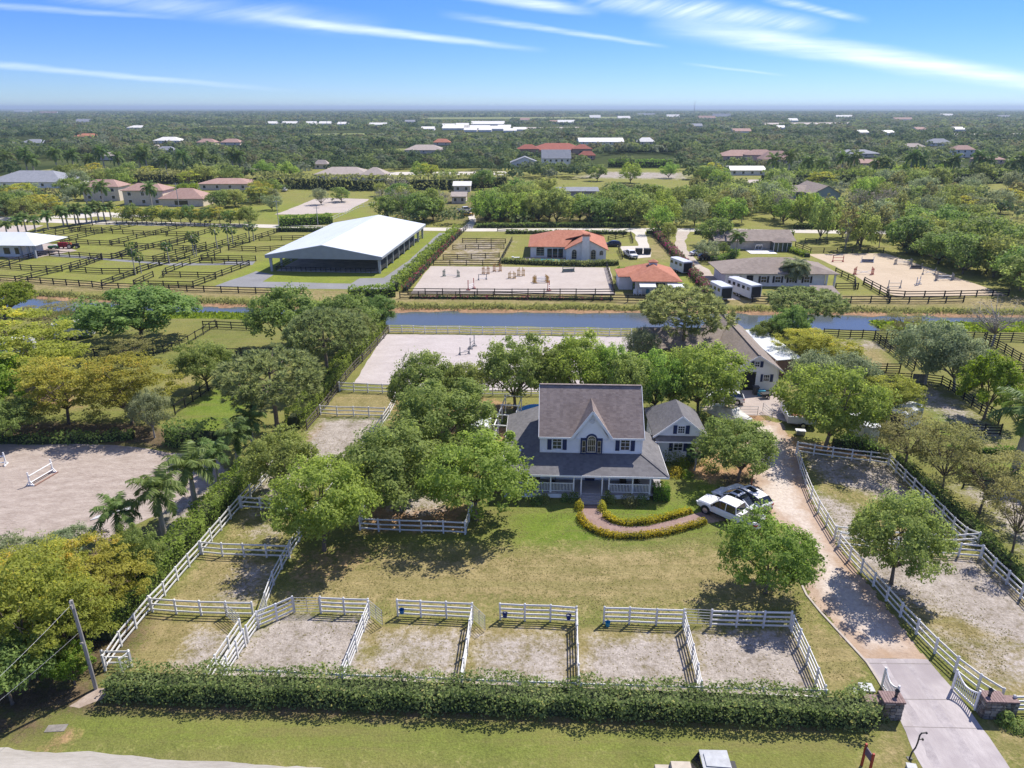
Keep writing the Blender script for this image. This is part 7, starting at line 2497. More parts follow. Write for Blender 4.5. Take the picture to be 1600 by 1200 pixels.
MB().slab([(.78, -.62, 1.78), (1.15, -.62, 1.05), (1.15, .62, 1.05), (.78, .62, 1.78)], .03).build('windscreen', CGLASS, uv_)
for s in (-1, 1):
    for xx in (-.8, .72):
        MB().beam((xx, s * .64, .7), (xx, s * .64, 1.78), .05, .05).build('roof_post', PLAST, uv_)
    wheel(uv_, -.95, s * .62, .30, .22, s)
    wheel(uv_, 1.75, s * .62, .30, .22, s)

# buckets on the paddock fences
for i, (u, v, hz, c) in enumerate(((629, 964, .45, (.02, .16, .42)), (789, 969, .4, (.015, .04, .20)), (888, 973, .45, (.015, .04, .22)), (949, 976, .0, (.03, .28, .48)))):
    x, y = P(u, v)
    lab = ['bright blue bucket at the left post of the second paddock', 'navy bucket at the left post of the third paddock', 'navy bucket at the right end of the third paddock rails', 'light blue bucket standing on the ground in the fourth paddock'][i]
    b_ = thing('bucket', lab, 'bucket', (x, y - .12, hz), 0, 'buckets at the paddock fence')
    bm_ = mat('bucket_%d' % i if False else ['bucket_blue', 'bucket_navy', 'bucket_ink', 'bucket_sky'][i], c, .4, .15, 5)
    MB().cyl((0, 0, 0), (0, 0, .36), .15, .20, 14, cap=False).cyl((0, 0, .01), (0, 0, .02), .15, n=14).build('tub', bm_, b_)
    hpts = [(math.cos(a) * .2, 0, .36 + math.sin(a) * .16) for a in np.linspace(0, math.pi, 8)]
    MB().tube(hpts, .012, 5).build('handle', RIM, b_)

# utility pole with guy wires
x, y = P(150, 1076)
hpole = Zat(938, y + .0)
up = thing('utility_pole', 'weathered wooden utility pole at the left end of the front hedge', 'utility pole', (x, y, 0))
MB().tube([(0, 0, -.3), (0, 0, hpole * .5), (-.05, 0, hpole)], [.13, .12, .10], 10).build('pole', mat('pole_wood', (.30, .28, .26), .9, .3, 3, stretch=(4, 4, .5)), up)
MB().box((-.03, -.12, hpole - .4), (.12, .16, .3)).box((.0, -.17, hpole * .55), (.2, .1, .12)).build('bracket', MATS['pole_wood'], up)
MB().cyl((0, -.22, hpole - .15), (0, -.22, hpole + .05), .05).build('insulator', RIM, up)
for k_, (za_, ub_, vb_, zb_) in enumerate(((hpole - .25, -90, 1140, 7.4), (hpole * .66, -90, 1165, 4.6))):
    a_, b_ = Vector((-.03, -.1, za_)), PV(ub_, vb_, zb_) - Vector((x, y, 0))
    wp = [a_.lerp(b_, t_ / 8) - Vector((0, 0, .55 * (t_ / 8) * (1 - t_ / 8))) for t_ in range(9)]
    MB().tube(wp, .011, 5).build('wire', RIM, up)
x, y = P(88, 1138)
mc = thing('manhole_slab', 'small concrete slab with a cover set in the verge at the left', 'slab', (x, y, 0), R(4))
MB().box((0, 0, .015), (1.2, .55, .03)).build('slab', mat('old_concrete', (.22, .20, .18), .9, .25, 3), mc)
MB().cyl((.2, 0, .03), (.2, 0, .045), .2, n=14).build('cover', MATS['old_concrete'], mc)
sheet('pole_pad', pxpoly([(108, 1103), (150, 1077), (172, 1074), (160, 1092), (125, 1106)]), 0.006, surf_mat('bare_verge', (.24, .18, .14), (.40, .33, .28), .8, 4), .4, .06, 33)


# far poles, masts and the radio tower
def pole(u, v, vt, label, name='power_pole', arm=True, group=None, r=.14):
    x, y = P(u, v)
    h = Zat(vt, y)
    t = thing(name, label, 'pole' if name != 'light_mast' else 'mast', (x, y, 0), 0, group)
    MB().cyl((0, 0, 0), (0, 0, h), r, r * .7, 6).build('pole', mat('far_pole', (.42, .41, .39), .9, .1), t)
    if arm:
        MB().box((0, 0, h - .6), (2.0, .12, .14)).build('crossarm', MATS['far_pole'], t)


for i, (u, v, vt) in enumerate(((436, 354, 312), (497, 352, 322), (281, 330, 285), (1399, 287, 268), (1478, 286, 262), (1500, 270, 250))):
    pole(u, v, vt, ['wooden power pole left of the far sand arena hedge', 'wooden power pole right of the far sand arena hedge', 'thin power pole behind the cream villa', 'power pole with a crossarm in the dark palm row', 'second power pole in the dark palm row toward the right edge', 'tall thin pole behind the dark palm row on the right'][i])
for i, (u, vt) in enumerate(((416, 179), (441, 179), (466, 181), (491, 179), (511, 178), (525, 179), (533, 178))):
    x, y = P(u, 197)
    pole(u, 197, vt, ['first light mast of the distant show grounds from the left', 'second light mast of the distant show grounds', 'third light mast of the distant show grounds', 'fourth light mast of the distant show grounds', 'fifth light mast of the distant show grounds', 'sixth light mast of the distant show grounds', 'rightmost light mast of the distant show grounds'][i], 'light_mast', True, 'light masts of the show grounds', .5)
x, y = P(1084, 182)
rt = thing('radio_tower', 'slender radio tower rising above the horizon right of centre', 'tower', (x, y, 0))
ht = Zat(157, y)
for k in range(3):
    a = k * 2.094
    MB().cyl((math.cos(a) * 1.6, math.sin(a) * 1.6, 0), (math.cos(a) * .5, math.sin(a) * .5, ht), .35, .2, 5).build('leg', mat('tower_steel', (.25, .22, .22), .7, .3, .05), rt)
for k in range(12):
    z = ht * (k + .5) / 12
    MB().box((0, 0, z), (2.2 - 1.4 * k / 12, 2.2 - 1.4 * k / 12, .35)).build('brace', MATS['tower_steel'], rt)


# ------------------------------------------------------------------ show jumps
def jump(u, v, wpx, rz, label, sc_, pc_, npole=3, style='post', panel=None, h=1.5, double=False, cross=False, group=None):
    x, y = P(u, v)
    w = wpx / ppm(x, y)
    if abs(math.cos(rz)) > .3:
        w = w / max(abs(math.cos(rz)), .5)
    t = thing('show_jump', label, 'jump', (x, y, 0), rz, group)
    sm = mat('jump_%s' % sc_[0], sc_[1], .55, .12, 2)
    pm = mat('jump_%s' % pc_[0], pc_[1], .5, .12, 2)
    for oy in ((0, 1.1) if double else (0,)):
        for s in (-1, 1):
            m = MB()
            xs = s * w / 2
            if style == 'post':
                m.box((xs, oy, h / 2), (.12, .12, h)).box((xs, oy, .06), (.12, .9, .12)).beam((xs, oy - .4, .1), (xs, oy, .55), .06, .06).beam((xs, oy + .4, .1), (xs, oy, .55), .06, .06)
            else:
                for q in range(4):
                    m.box((xs + s * (.1 + .17 * q), oy, h * (.5 - .04 * q)), (.09, .08, h * (1 - .08 * q)))
                m.box((xs + s * .35, oy, .25), (.7, .06, .12)).box((xs + s * .35, oy, h * .62), (.7, .06, .12)).box((xs, oy, .05), (.1, .9, .1)).box((xs + s * .6, oy, .05), (.1, .9, .1))
            m.build('jump_standard', sm, t)
        if cross:
            MB().cyl((-w / 2, oy, .2), (w / 2, oy, 1.0), .055).build('pole', pm, t)
            MB().cyl((-w / 2, oy + .13, 1.0), (w / 2, oy + .13, .2), .055).build('pole', pm, t)
        else:
            for k in range(npole):
                MB().cyl((-w / 2, oy - .08, .35 + .75 * k / max(npole - 1, 1)), (w / 2, oy - .08, .35 + .75 * k / max(npole - 1, 1)), .06).build('pole', pm, t)
    if panel:
        MB().box((0, .05, .42), (w - .15, .10, .75)).build('panel', mat('jump_%s' % panel[0], panel[1], .6, .12, 2), t)
    return t


WHT, GRN, ORG, GLD, REDj, NVY, GRY = ('white', (.74, .74, .74)), ('green', (.10, .16, .13)), ('orange', (.42, .20, .05)), ('gold', (.50, .30, .07)), ('red', (.42, .03, .03)), ('navy', (.02, .035, .09)), ('grey', (.25, .26, .27))
a_, c_ = head(86, 727, 50, 748)
x, y = P(68, 747)
jl = jump(66, 748, 44, a_ + 0.0, 'white vertical jump with a brown ground pole in the left sand arena', WHT, WHT, 2, 'post', h=1.5)
MB().cyl((-1.5, -.55, .07), (1.5, -.55, .07), .07).build('ground_pole', mat('jump_brown', (.26, .14, .11), .6), jl)
MB().cyl((-1.5, .0, .22), (1.5, .0, .22), .06).build('lower_pole', MATS['jump_brown'], jl)
pp = thing('ground_poles', 'white poles lying on the sand behind the palms in the left arena', 'poles', (*P(172, 805), 0), math.radians(35))
for k in range(3):
    MB().cyl((-1.6 + .2 * k, .16 * k, .07), (2.0 + .2 * k, .16 * k, .07), .06).build('pole', WHITE_V, pp)
jump(2, 727, 14, 0.2, 'white jump cut by the left edge of the photo', WHT, WHT, 2)
jump(738, 543, 8, R(70), 'grey jump standards seen end-on at the back of the white arena', GRY, GRY, 2, h=1.9)
jump(726, 553, 14, R(20), 'low grey jump with a bare rail in the white arena', GRY, GRY, 1, h=1.2)
jump(705, 432, 18, R(-12), 'green and white winged jump at the left of the show arena', GRN, WHT, 1, 'wing', h=1.7)
jump(759, 428, 3, R(0), 'orange jump stand alone in the back of the show arena', ORG, ORG, 3, 'wing', h=2.0)
jump(777, 424, 5, R(10), 'second orange jump stand with a pole on the sand behind it', ORG, ORG, 2, 'wing', h=2.0)
jump(754, 437, 12, R(20), 'thin grey vertical jump in the middle of the show arena', GRY, WHT, 1, h=1.3)
jump(736, 452, 8, R(60), 'red and white jump seen end-on near the front rail', REDj, WHT, 3, h=2.2)
jump(814, 431, 3, R(0), 'gold jump stand right of the orange stands', GLD, GLD, 3, 'wing', h=2.0)
jump(800, 435, 3, R(0), 'small gold jump stand left of its taller twin', GLD, GLD, 2, 'wing', h=1.7)
jump(846, 442, 15, R(12), 'wide gold oxer in the right half of the show arena', GLD, WHT, 3, 'wing', h=1.7, double=True)
jump(888, 425, 18, R(14), 'grey-green wall jump below the villa hedge', GRN, GRY, 2, 'post', ('sage', (.20, .25, .22)), h=1.6)
jump(857, 455, 4, R(70), 'red and white jump end-on at the front rail of the show arena', REDj, WHT, 3, h=2.2)
jump(1309, 409, 16, R(0), 'thin red jump at the back left of the right sand arena', REDj, REDj, 2, h=1.6)
jump(1355, 410, 18, R(-4), 'navy wall jump with white standards at the back of the right sand arena', WHT, WHT, 1, 'post', NVY, h=1.5)
jump(1411, 413, 20, R(0), 'white plank jump by the shaded edge of the right sand arena', GRY, WHT, 3, 'wing', h=1.6)
jump(1431, 420, 16, R(-4), 'dark filler jump along the shaded edge of the right sand arena', GRY, GRY, 1, 'post', ('charcoal', (.05, .05, .055)), h=1.3)
jump(1451, 429, 18, R(-5), 'crossed-pole jump along the shaded edge of the right sand arena', GRY, WHT, 2, cross=True, h=1.6)
jump(1349, 429, 22, R(-3), 'bold red winged cross-pole jump in the right sand arena', REDj, WHT, 2, 'wing', h=1.9, cross=True)
jump(1397, 450, 19, R(0), 'grey low-railed jump near the front of the right sand arena', GRY, GRY, 2, h=1.7)
jump(1434, 445, 9, R(40), 'pale blue and white jump set at an angle in the right sand arena', ('pale_blue', (.30, .36, .45)), WHT, 3, h=1.8)
jump(1475, 438, 22, R(6), 'white winged jump with a slanting pole near the right end of the arena', GRY, WHT, 2, 'wing', h=1.8)
# chairs by the stable
for i, (u, c) in enumerate(((992, WHT), (1000, WHT), (1012, ('teal', (.08, .22, .27))))):
    x, y = P(u, 461)
    t = thing('garden_chair', ['white garden chair at the left below the stable awning', 'white garden chair in the middle below the stable awning', 'teal garden chair at the right below the stable awning'][i], 'chair', (x, y, 0), R(-5), 'garden chairs by the stable')
    cm_ = mat('chair_%s' % c[0], c[1], .5)
    MB().box((0, 0, .42), (.7, .65, .08)).build('seat', cm_, t)
    MB().box((0, .3, .8), (.7, .08, .8)).build('backrest', cm_, t)
    for sx_ in (-.3, .3):
        for sy in (-.27, .27):
            MB().box((sx_, sy, .2), (.08, .08, .4)).build('leg', cm_, t)
# lounger by the villa pool
x, y = P(806, 404)
t = thing('pool_lounger', 'white lounger at the left end of the villa pool', 'lounger', (x, y, 0), R(5))
MB().box((0, 0, .3), (1.9, .7, .1)).build('seat', WHITE_V, t)
MB().box((-.8, 0, .5), (.6, .7, .08)).build('backrest', WHITE_V, t)
for sx_ in (-.7, .8):
    MB().box((sx_, 0, .13), (.08, .6, .26)).build('leg', WHITE_V, t)
# ------------------------------------------------------------------ planting near the house
T = plant_px
T('oak', 1392, 912, 770, 68, 'round green tree with a clear trunk inside the right paddock by the driveway fence')
T('lime', 1196, 926, 808, 74, 'broad light green tree on the lawn hiding the tail of the white pickup')
T('oak', 1153, 752, 648, 60, 'darker small-leaved tree beside the three parked cars', var=1)
T('lime', 1288, 704, 574, 76, 'big bushy tree standing behind the driveway fence corner near the dump trailer')
T('lime', 744, 812, 678, 84, 'wide light green tree at the right end of the fenced tree island')
T('oak', 618, 796, 662, 82, 'wide green tree at the left of the fenced tree island', var=0)
T('lime', 507, 860, 722, 80, 'yellow-green leafy tree over the lane fence beside the lawn')
T('oak', 447, 776, 668, 56, 'dense green tree growing over the left boundary fence')
T('oak', 690, 722, 596, 78, 'bushy tree left of the white shed and pergola')
T('oak', 668, 668, 548, 54, 'spreading grey-green tree in front of the white arena, left of centre')
T('oak', 722, 655, 556, 40, 'smaller dark tree between the arena fence and the shed')
T('oak', 805, 642, 528, 60, 'tall tree with a forked trunk behind the left wing of the house')
T('lime', 908, 640, 523, 54, 'light green tree directly behind the house ridge')
T('oak', 985, 655, 543, 46, 'green tree right behind the right gable of the house')
T('oak', 858, 640, 545, 40, 'green tree behind the house roof, between the forked and the light tree')
T('lime', 948, 650, 540, 42, 'leafy tree behind the right half of the house ridge')
T('lime', 1022, 655, 548, 44, 'leafy tree between the house and the garage wing roof')
T('lime', 1090, 652, 538, 64, 'bright light green tree arching over the board fence and the boat')
T('oak', 1045, 640, 552, 45, 'dark green tree behind the garage wing roof', var=2)
T('grey', 1266, 636, 548, 38, 'grey-green willowy tree at the right end of the white barn')
T('grey', 1318, 630, 548, 48, 'grey-green feathery tree right of the barn willow')
T('pine', 1064, 566, 446, 62, 'large round pine standing before the canal and the barn wing', 'pine_tree')
T('pine', 1254, 522, 443, 52, 'open pine with a leaning crown on the canal bank, right side', 'pine_tree')
T('pine', 435, 680, 543, 78, 'big pine at the left of the lane paddocks', 'pine_tree')
T('pine', 512, 596, 474, 60, 'tall pine beside the back arena hedge', 'pine_tree')
T('pine', 548, 560, 482, 36, 'smaller pine half hidden at the hedge by the arena', 'pine_tree')
T('dark', 222, 534, 438, 82, 'big dark spreading tree behind the left paddocks')
T('dark', 452, 545, 450, 54, 'dark glossy tree left of the tall pine')
T('dark', 540, 535, 450, 50, 'dark glossy tree behind the tall pine by the canal')
T('dark', 590, 512, 462, 30, 'dark bushy tree at the canal end of the arena hedge')
T('gold', 30, 610, 478, 92, 'large yellow-green tree at the left edge above the sand arena')
T('gold', 108, 662, 552, 64, 'yellowish umbrella-shaped tree above the shaded arena edge')
T('gold', 207, 664, 548, 66, 'yellowish umbrella-shaped tree with a bare trunk left of the dark fence')
T('bright', -8, 650, 545, 60, 'bright green tree cut by the left edge above the arena')
T('dark', 20, 690, 615, 45, 'dark shrubby tree in the shade at the left edge')
T('oak', 325, 610, 532, 42, 'small grey-green tree beside the dark two-rail fence', var=0)
T('grey', 242, 684, 606, 30, 'silvery bushy tree at the end of the dark fence')
T('olive', 203, 566, 522, 34, 'olive rounded tree beneath the big dark tree')
T('bright', 8, 500, 437, 46, 'bright green tree on the canal bank at the far left')
T('olive', 95, 520, 465, 50, 'yellowish tree on the canal bank left of the big dark tree')
# golden trees at the front left
T('gold', 45, 1062, 862, 92, 'golden flowering tree at the front left corner by the street')
T('gold', 122, 1030, 893, 66, 'golden flowering tree around the utility pole')
T('gold', 168, 968, 832, 66, 'golden tree next to the royal palms above the corner paddock')
T('gold', 78, 988, 846, 78, 'golden tree in the middle of the front left clump')
T('gold', -8, 1012, 866, 72, 'golden tree cut by the left edge in the front clump')
T('grey', 25, 915, 838, 56, 'grey-green bush tree at the edge of the left sand arena')
T('grey', 112, 888, 826, 46, 'grey-green bush tree behind the golden clump')
T('oak', 226, 925, 822, 34, 'green bushy tree between the golden clump and the fence hedge')
T('bright', 118, 1070, 1005, 32, 'bright green low tree at the foot of the utility pole')
T('dark', 20, 1100, 985, 66, 'dark green understorey tree at the street corner')
# right
T('gold', 1256, 572, 510, 42, 'golden flat-topped tree beside the white long shed')
T('gold', 1300, 580, 528, 46, 'golden flat-topped tree right of the long shed')
T('gold', 1385, 655, 583, 46, 'golden thin-crowned tree behind the parked trailer')
T('olive', 1412, 735, 640, 58, 'olive layered tree behind the upper right paddock')
T('olive', 1470, 775, 655, 60, 'olive layered tree in the middle of the right hedge row')
T('olive', 1530, 802, 690, 58, 'thin olive tree in front of the pale yard on the right')
T('olive', 1580, 868, 735, 50, 'thin olive tree at the right edge by the lower paddock')
T('grey', 1445, 600, 498, 54, 'blue-green willowy tree left of the bright green tree')
T('grey', 1490, 608, 522, 52, 'blue-green willowy tree touching the bright green tree')
T('bright', 1537, 655, 553, 44, 'glossy bright green tree enclosed by the black fences')
T('bare', 1550, 540, 465, 46, 'almost leafless pale tree on the canal bank at the right')
T('olive', 1412, 535, 486, 34, 'pale thin-leaved tree by the canal fence')
T('bright', 1345, 620, 585, 24, 'small bright tree below the grassy black-fenced paddock')
T('dark', 1232, 545, 478, 30, 'dark bushy tree at the foot of the leaning pine')
T('dark', 1195, 545, 498, 24, 'dark bushy tree behind the barn ridge')
T('grey', 1000, 575, 512, 26, 'thin pale tree beside the leaning white planks')
# palms
T('royal', 260, 850, 728, 44, 'royal palm at the sand arena edge, third from the street', 'palm_tree', 'palm')
T('royal', 308, 806, 692, 44, 'royal palm with the tallest trunk beside the boundary hedge', 'palm_tree', 'palm')
T('royal', 198, 868, 770, 38, 'royal palm rising from behind the grey-green bushes', 'palm_tree', 'palm')
T('royal', 344, 768, 680, 28, 'royal palm with a yellowing frond near the hedge', 'palm_tree', 'palm')
T('royal', 374, 738, 652, 30, 'royal palm in the upper group left of the lane', 'palm_tree', 'palm')
T('royal', 398, 712, 628, 30, 'royal palm beside the big pine', 'palm_tree', 'palm')
T('royal', 1587, 731, 600, 60, 'tall royal palm at the right edge above the pale yard', 'palm_tree', 'palm')
T('cabbage', 1085, 735, 700, 16, 'small fan palm in the bed before the garage wing', 'palm_tree', 'palm')
for i, (u, v, vt) in enumerate(((212, 430, 384), (221, 427, 398), (265, 412, 382), (304, 401, 365), (307, 400, 370), (340, 389, 355), (357, 384, 353), (364, 381, 357), (390, 378, 350), (397, 377, 352))):
    T('cabbage', u, v, vt, 8.5, 'cabbage palm standing across the green paddocks', 'palm_tree', 'palm', 'cabbage palms across the paddocks', simple=True)
for i, u in enumerate((12, 30, 42, 56, 76, 100, 106, 119, 124, 136, 144, 155, 164, 174)):
    v = np.interp(u, [0, 60, 100, 174], [372, 362, 354, 344])
    T('royal', u, v, v - 27 - 4 * (i % 3), 12, 'royal palm in the row by the left paddocks', 'palm_tree', 'palm', 'royal palms in the left row', simple=True)
T('royal', 138, 328, 282, 13, 'left one of two tall royal palms before the cream villa', 'palm_tree', 'palm', simple=True)
T('royal', 164, 330, 278, 15, 'right one of two tall royal palms before the cream villa', 'palm_tree', 'palm', simple=True)
T('royal', 238, 327, 281, 14, 'royal palm in front of the arched villa porch', 'palm_tree', 'palm', simple=True)
T('cabbage', 55, 394, 375, 9, 'short palm beside the white-roofed stable', 'palm_tree', 'palm', simple=True)
T('date', 1240, 447, 402, 24, 'feathery date palm in front of the long white barn', 'palm_tree', 'palm')
T('coco', 1150, 402, 358, 16, 'coconut palm before the taupe-roofed house', 'palm_tree', 'palm')
T('m_dark', 1118, 384, 336, 26, 'dark spreading tree by the sandy drive')
T('m_grey', 1103, 408, 372, 18, 'blue-grey tree over the parked cars beyond the canal')
T('m_dark', 1130, 398, 378, 10, 'small leafy tree before the taupe-roofed house')
T('m_oak', 1045, 378, 345, 12, 'small tree by the road beside the flowering hedge')
T('m_lime', 1033, 366, 320, 20, 'pale green tree at the road end of the flowering hedge')

occ = []      # (x, y, r) of planted mid-distance trees
REG_TREES = []


def scatter(poly, n, kinds, H, Rr, labels, seed, name='tree', cat='tree', mind=.8, group=None, avoid=True, cmin=0):
    r = np.random.default_rng(seed)
    us = [p[0] for p in poly]
    vs = [p[1] for p in poly]
    pp_ = np.array(poly, float)
    tries, made = 0, 0
    while made < n and tries < n * 60:
        tries += 1
        u, v = r.uniform(min(us), max(us)), r.uniform(min(vs), max(vs))
        if poly_sd(np.array([u]), np.array([v]), pp_)[0] < 0:
            continue
        x, y = P(u, v)
        k = kinds[r.integers(0, len(kinds))]
        rr = r.uniform(*Rr)
        h = r.uniform(*H) * (1.25 if k == 'm_cyp' else 1)
        if any((x - a) ** 2 + (y - b) ** 2 < (mind * .5 * (rr + c)) ** 2 for a, b, c in occ):
            continue
        if avoid and blocked(x, y, rr):
            continue
        occ.append((x, y, rr))
        lab = labels[k] if k in labels else labels['*']
        plant(k, x, y, h, rr if k != 'm_cyp' else rr * .55, lab, name, cat, group or (lab + 's')[:60], simple=True)
        made += 1


FARH = [(o.location.x, o.location.y, max((c.dimensions.x for c in o.children), default=10)) for o in bpy.data.objects if o.type == 'EMPTY' and o.parent is None and o.get('category') in ('house', 'barn', 'tent', 'stable')]
bpy.context.view_layer.update()
FARH = []
for o in bpy.data.objects:
    if o.type == 'EMPTY' and o.parent is None and o.get('category') in ('house', 'barn', 'tent', 'stable', 'riding arena'):
        xs_ = [(c.matrix_world @ Vector(b_)) for c in o.children for b_ in c.bound_box]
        FARH.append((min(p.x for p in xs_), max(p.x for p in xs_), min(p.y for p in xs_), max(p.y for p in xs_)))


def blocked(x, y, rr, front=1.0):
    for x0, x1, y0, y1 in FARH:
        ym = y0
        if x0 - rr * .7 < x < x1 + rr * .7 and y0 - rr < y < y1 + rr * .5:
            return True
        if y < ym:
            # keep the view from the camera's side of each building mostly open
            gap = (min(60, 9 * ym / 36) if ym < 450 else .15 * ym) * front
            if ym - gap < y:
                s = y / ym
                if x0 * s - rr * .5 < x < x1 * s + rr * .5:
                    return True
    return False


LB = lambda where: {'m_dark': 'dense dark green tree ' + where, 'm_oak': 'round mid-green tree ' + where, 'm_lime': 'light green bushy tree ' + where, 'm_grey': 'grey-green soft tree ' + where, 'm_gold': 'yellowish flat-topped tree ' + where, 'm_bright': 'bright green tree ' + where, 'm_bare': 'thin almost bare tree ' + where, 'm_cyp': 'slim feathery tree ' + where, 'royal': 'tall palm ' + where, 'cabbage': 'small palm ' + where}
scatter([(600, 350), (715, 350), (720, 322), (610, 312)], 11, ['m_dark', 'm_dark', 'm_oak', 'm_bare'], (8, 11), (5, 6.5), LB('above the road, left grove'), 1)
scatter([(748, 350), (1015, 353), (1015, 325), (800, 318)], 30, ['m_dark', 'm_oak', 'm_dark', 'm_lime'], (8.5, 11.5), (5.5, 7), LB('in the grove behind the red-roofed villa'), 2)
scatter([(1015, 352), (1110, 355), (1110, 312), (1020, 306)], 10, ['m_lime', 'm_cyp', 'm_grey', 'm_oak'], (7, 10), (4, 5.5), LB('by the road right of the grove'), 3)
scatter([(1110, 352), (1390, 358), (1400, 315), (1110, 296)], 30, ['m_lime', 'm_oak', 'm_cyp', 'm_grey', 'm_oak', 'm_bare'], (8, 11), (4.5, 6.5), LB('in the woods behind the taupe-roofed house'), 4)
scatter([(1400, 352), (1620, 335), (1620, 292), (1400, 300)], 22, ['m_oak', 'm_gold', 'm_oak', 'm_cyp', 'm_grey', 'm_grey'], (7, 10), (4.5, 6), LB('in the woods near the right edge'), 5)
scatter([(1400, 392), (1615, 468), (1640, 430), (1500, 360), (1400, 372)], 28, ['m_dark', 'm_oak', 'm_dark', 'm_dark'], (7.5, 10.5), (5, 6.5), LB('in the belt beside the right arena'), 6, mind=.7)
scatter([(1300, 392), (1385, 393), (1400, 370), (1250, 365)], 9, ['m_cyp', 'm_lime', 'm_oak', 'm_cyp'], (9, 12), (4, 5.5), LB('at the back of the right sand arena'), 7)
scatter([(0, 350), (120, 330), (130, 305), (0, 305)], 14, ['m_dark', 'm_gold', 'm_oak', 'm_grey'], (6, 8.5), (4.5, 6), LB('below the white ranch house'), 8, avoid=False)
scatter([(250, 330), (400, 322), (430, 300), (300, 308)], 16, ['m_gold', 'm_oak', 'm_dark', 'm_bright'], (5.5, 7.5), (4, 5.5), LB('behind the left roadside row'), 9)
for i in range(14):
    u = 192 + 15.2 * i
    x, y = P(u, 347.5 + i * .35)
    plant(['m_gold', 'm_dark'][i % 2], x, y, 5.6 + .5 * math.sin(i * 2.1), 3.3, 'clipped small tree along the white road', 'tree', 'tree', 'small trees along the white road', simple=True)
scatter([(400, 330), (600, 330), (600, 303), (440, 300)], 5, ['m_oak', 'm_grey'], (5, 7), (3.5, 4.5), LB('around the far sand arena'), 11)
scatter([(-10, 296), (1620, 296), (1620, 276), (-10, 276)], 40, ['m_oak', 'm_dark', 'm_gold', 'm_lime', 'm_grey'], (7, 10), (5, 7), LB('in the far row beyond the fields'), 12)
for i in range(16):
    u = 1205 + 26 * i + 6 * math.sin(i * 3.3)
    if u > 1605:
        break
    x, y = P(u, 284)
    plant('royal', x, y, 15 + 2 * math.sin(i * 1.7), 4.5, 'tall palm along the dark right hedge', 'palm_tree', 'palm', 'tall palms along the dark hedge', simple=True)
for i, u in enumerate((18, 45, 55, 92, 118, 146, 166, 190, 222, 232, 262, 290, 320, 338, 366, 376)):
    x, y = P(u, 276)
    plant('royal', x, y, 15 + 2.5 * math.sin(i * 2.3), 4.5, 'tall palm in the far left row', 'palm_tree', 'palm', 'tall palms in the far left row', simple=True)

# ------------------------------------------------------------------ hedges and shrubs
hedge([P(176, 1081), P(500, 1091), P(800, 1103), P(1100, 1114), P(1300, 1122), P(1358, 1124)], 2.2, 1.75, LEAF['hedge'], .19, 78, 'long clipped leafy hedge running along the street front', seed=11, rough=.30, wild=.05)
hedge([(P(u, v)[0] - 1.75, P(u, v)[1] + .55) for u, v in lf_pts[1:]] , 2.3, 2.1, LEAF['hedge_green'], .22, 60, 'bright green hedge along the left boundary fence', seed=12, rough=.25, wild=.12)
hedge([(P(u, v)[0] - 1.7, P(u, v)[1] + .2) for u, v in ((480, 672), (497, 652), (528, 612), (554, 578), (579, 552), (600, 529), (612, 512))], 2.4, 2.2, LEAF['hedge_green'], .24, 45, 'green hedge beside the brown fence left of the white arena', seed=13, rough=.25, wild=.1)
hedge([(P(u, v)[0] + 1.35, P(u, v)[1] + .7) for u, v in ((1388, 727), (1412, 752), (1440, 780), (1471, 810), (1506, 844), (1532, 873), (1572, 913), (1617, 960))], 1.2, 1.2, LEAF['dark'], .22, 40, 'dark low hedge behind the right paddock fences', seed=14, rough=.3)
hedge([P(1300, 700), P(1340, 702), P(1385, 718)], 1.2, 1.6, LEAF['dark'], .24, 40, 'dark bushes around the horse trailer', seed=15, rough=.35, wild=.3)
hedge([P(1480, 707), P(1540, 708), P(1620, 708)], .9, .8, LEAF['boxwood'], .16, 60, 'low clipped hedge on the grass at the right edge', seed=16)
hedge([P(335, 700), P(300, 697), P(268, 690)], 3, 2.6, LEAF['dark'], .3, 30, 'dark shrub belt at the corner of the left sand arena', seed=17, rough=.3, wild=.2)
hedge([P(-40, 690), P(60, 692), P(150, 690), P(210, 684)], 1.5, 1.0, LEAF['dark'], .3, 20, 'dark undergrowth along the top of the left sand arena', seed=18, rough=.5, wild=.4)
# crotons along the brick walk
wi = pxpoly([(944, 806), (957, 815), (978, 820), (1010, 818), (1045, 810), (1080, 800)])
wo = pxpoly([(905, 806), (912, 820), (930, 832), (958, 840), (1000, 840), (1048, 833), (1088, 822), (1102, 817)])
hedge(wi, .6, .5, LEAF['croton'], .14, 190, 'yellow croton border on the inner side of the brick walk', cat='flower bed', name='croton_border', seed=19, rough=.35)
hedge(wo, .6, .5, LEAF['croton'], .14, 190, 'yellow croton border on the outer side of the brick walk', cat='flower bed', name='croton_border', seed=20, rough=.35)
shrub(*P(905, 795), .55, 1.0, LEAF['croton'], 'yellow-green croton left of the porch steps', 420, .13)
shrub(*P(941, 797), .55, 1.2, LEAF['croton'], 'yellow-green croton right of the porch steps', 460, .13)
hedge([P(1019, 780), P(1045, 780)], 1.3, 1.7, LEAF['boxwood'], .11, 260, 'square clipped boxwood block at the right end of the porch', seed=21, rough=.03, taper=.02)
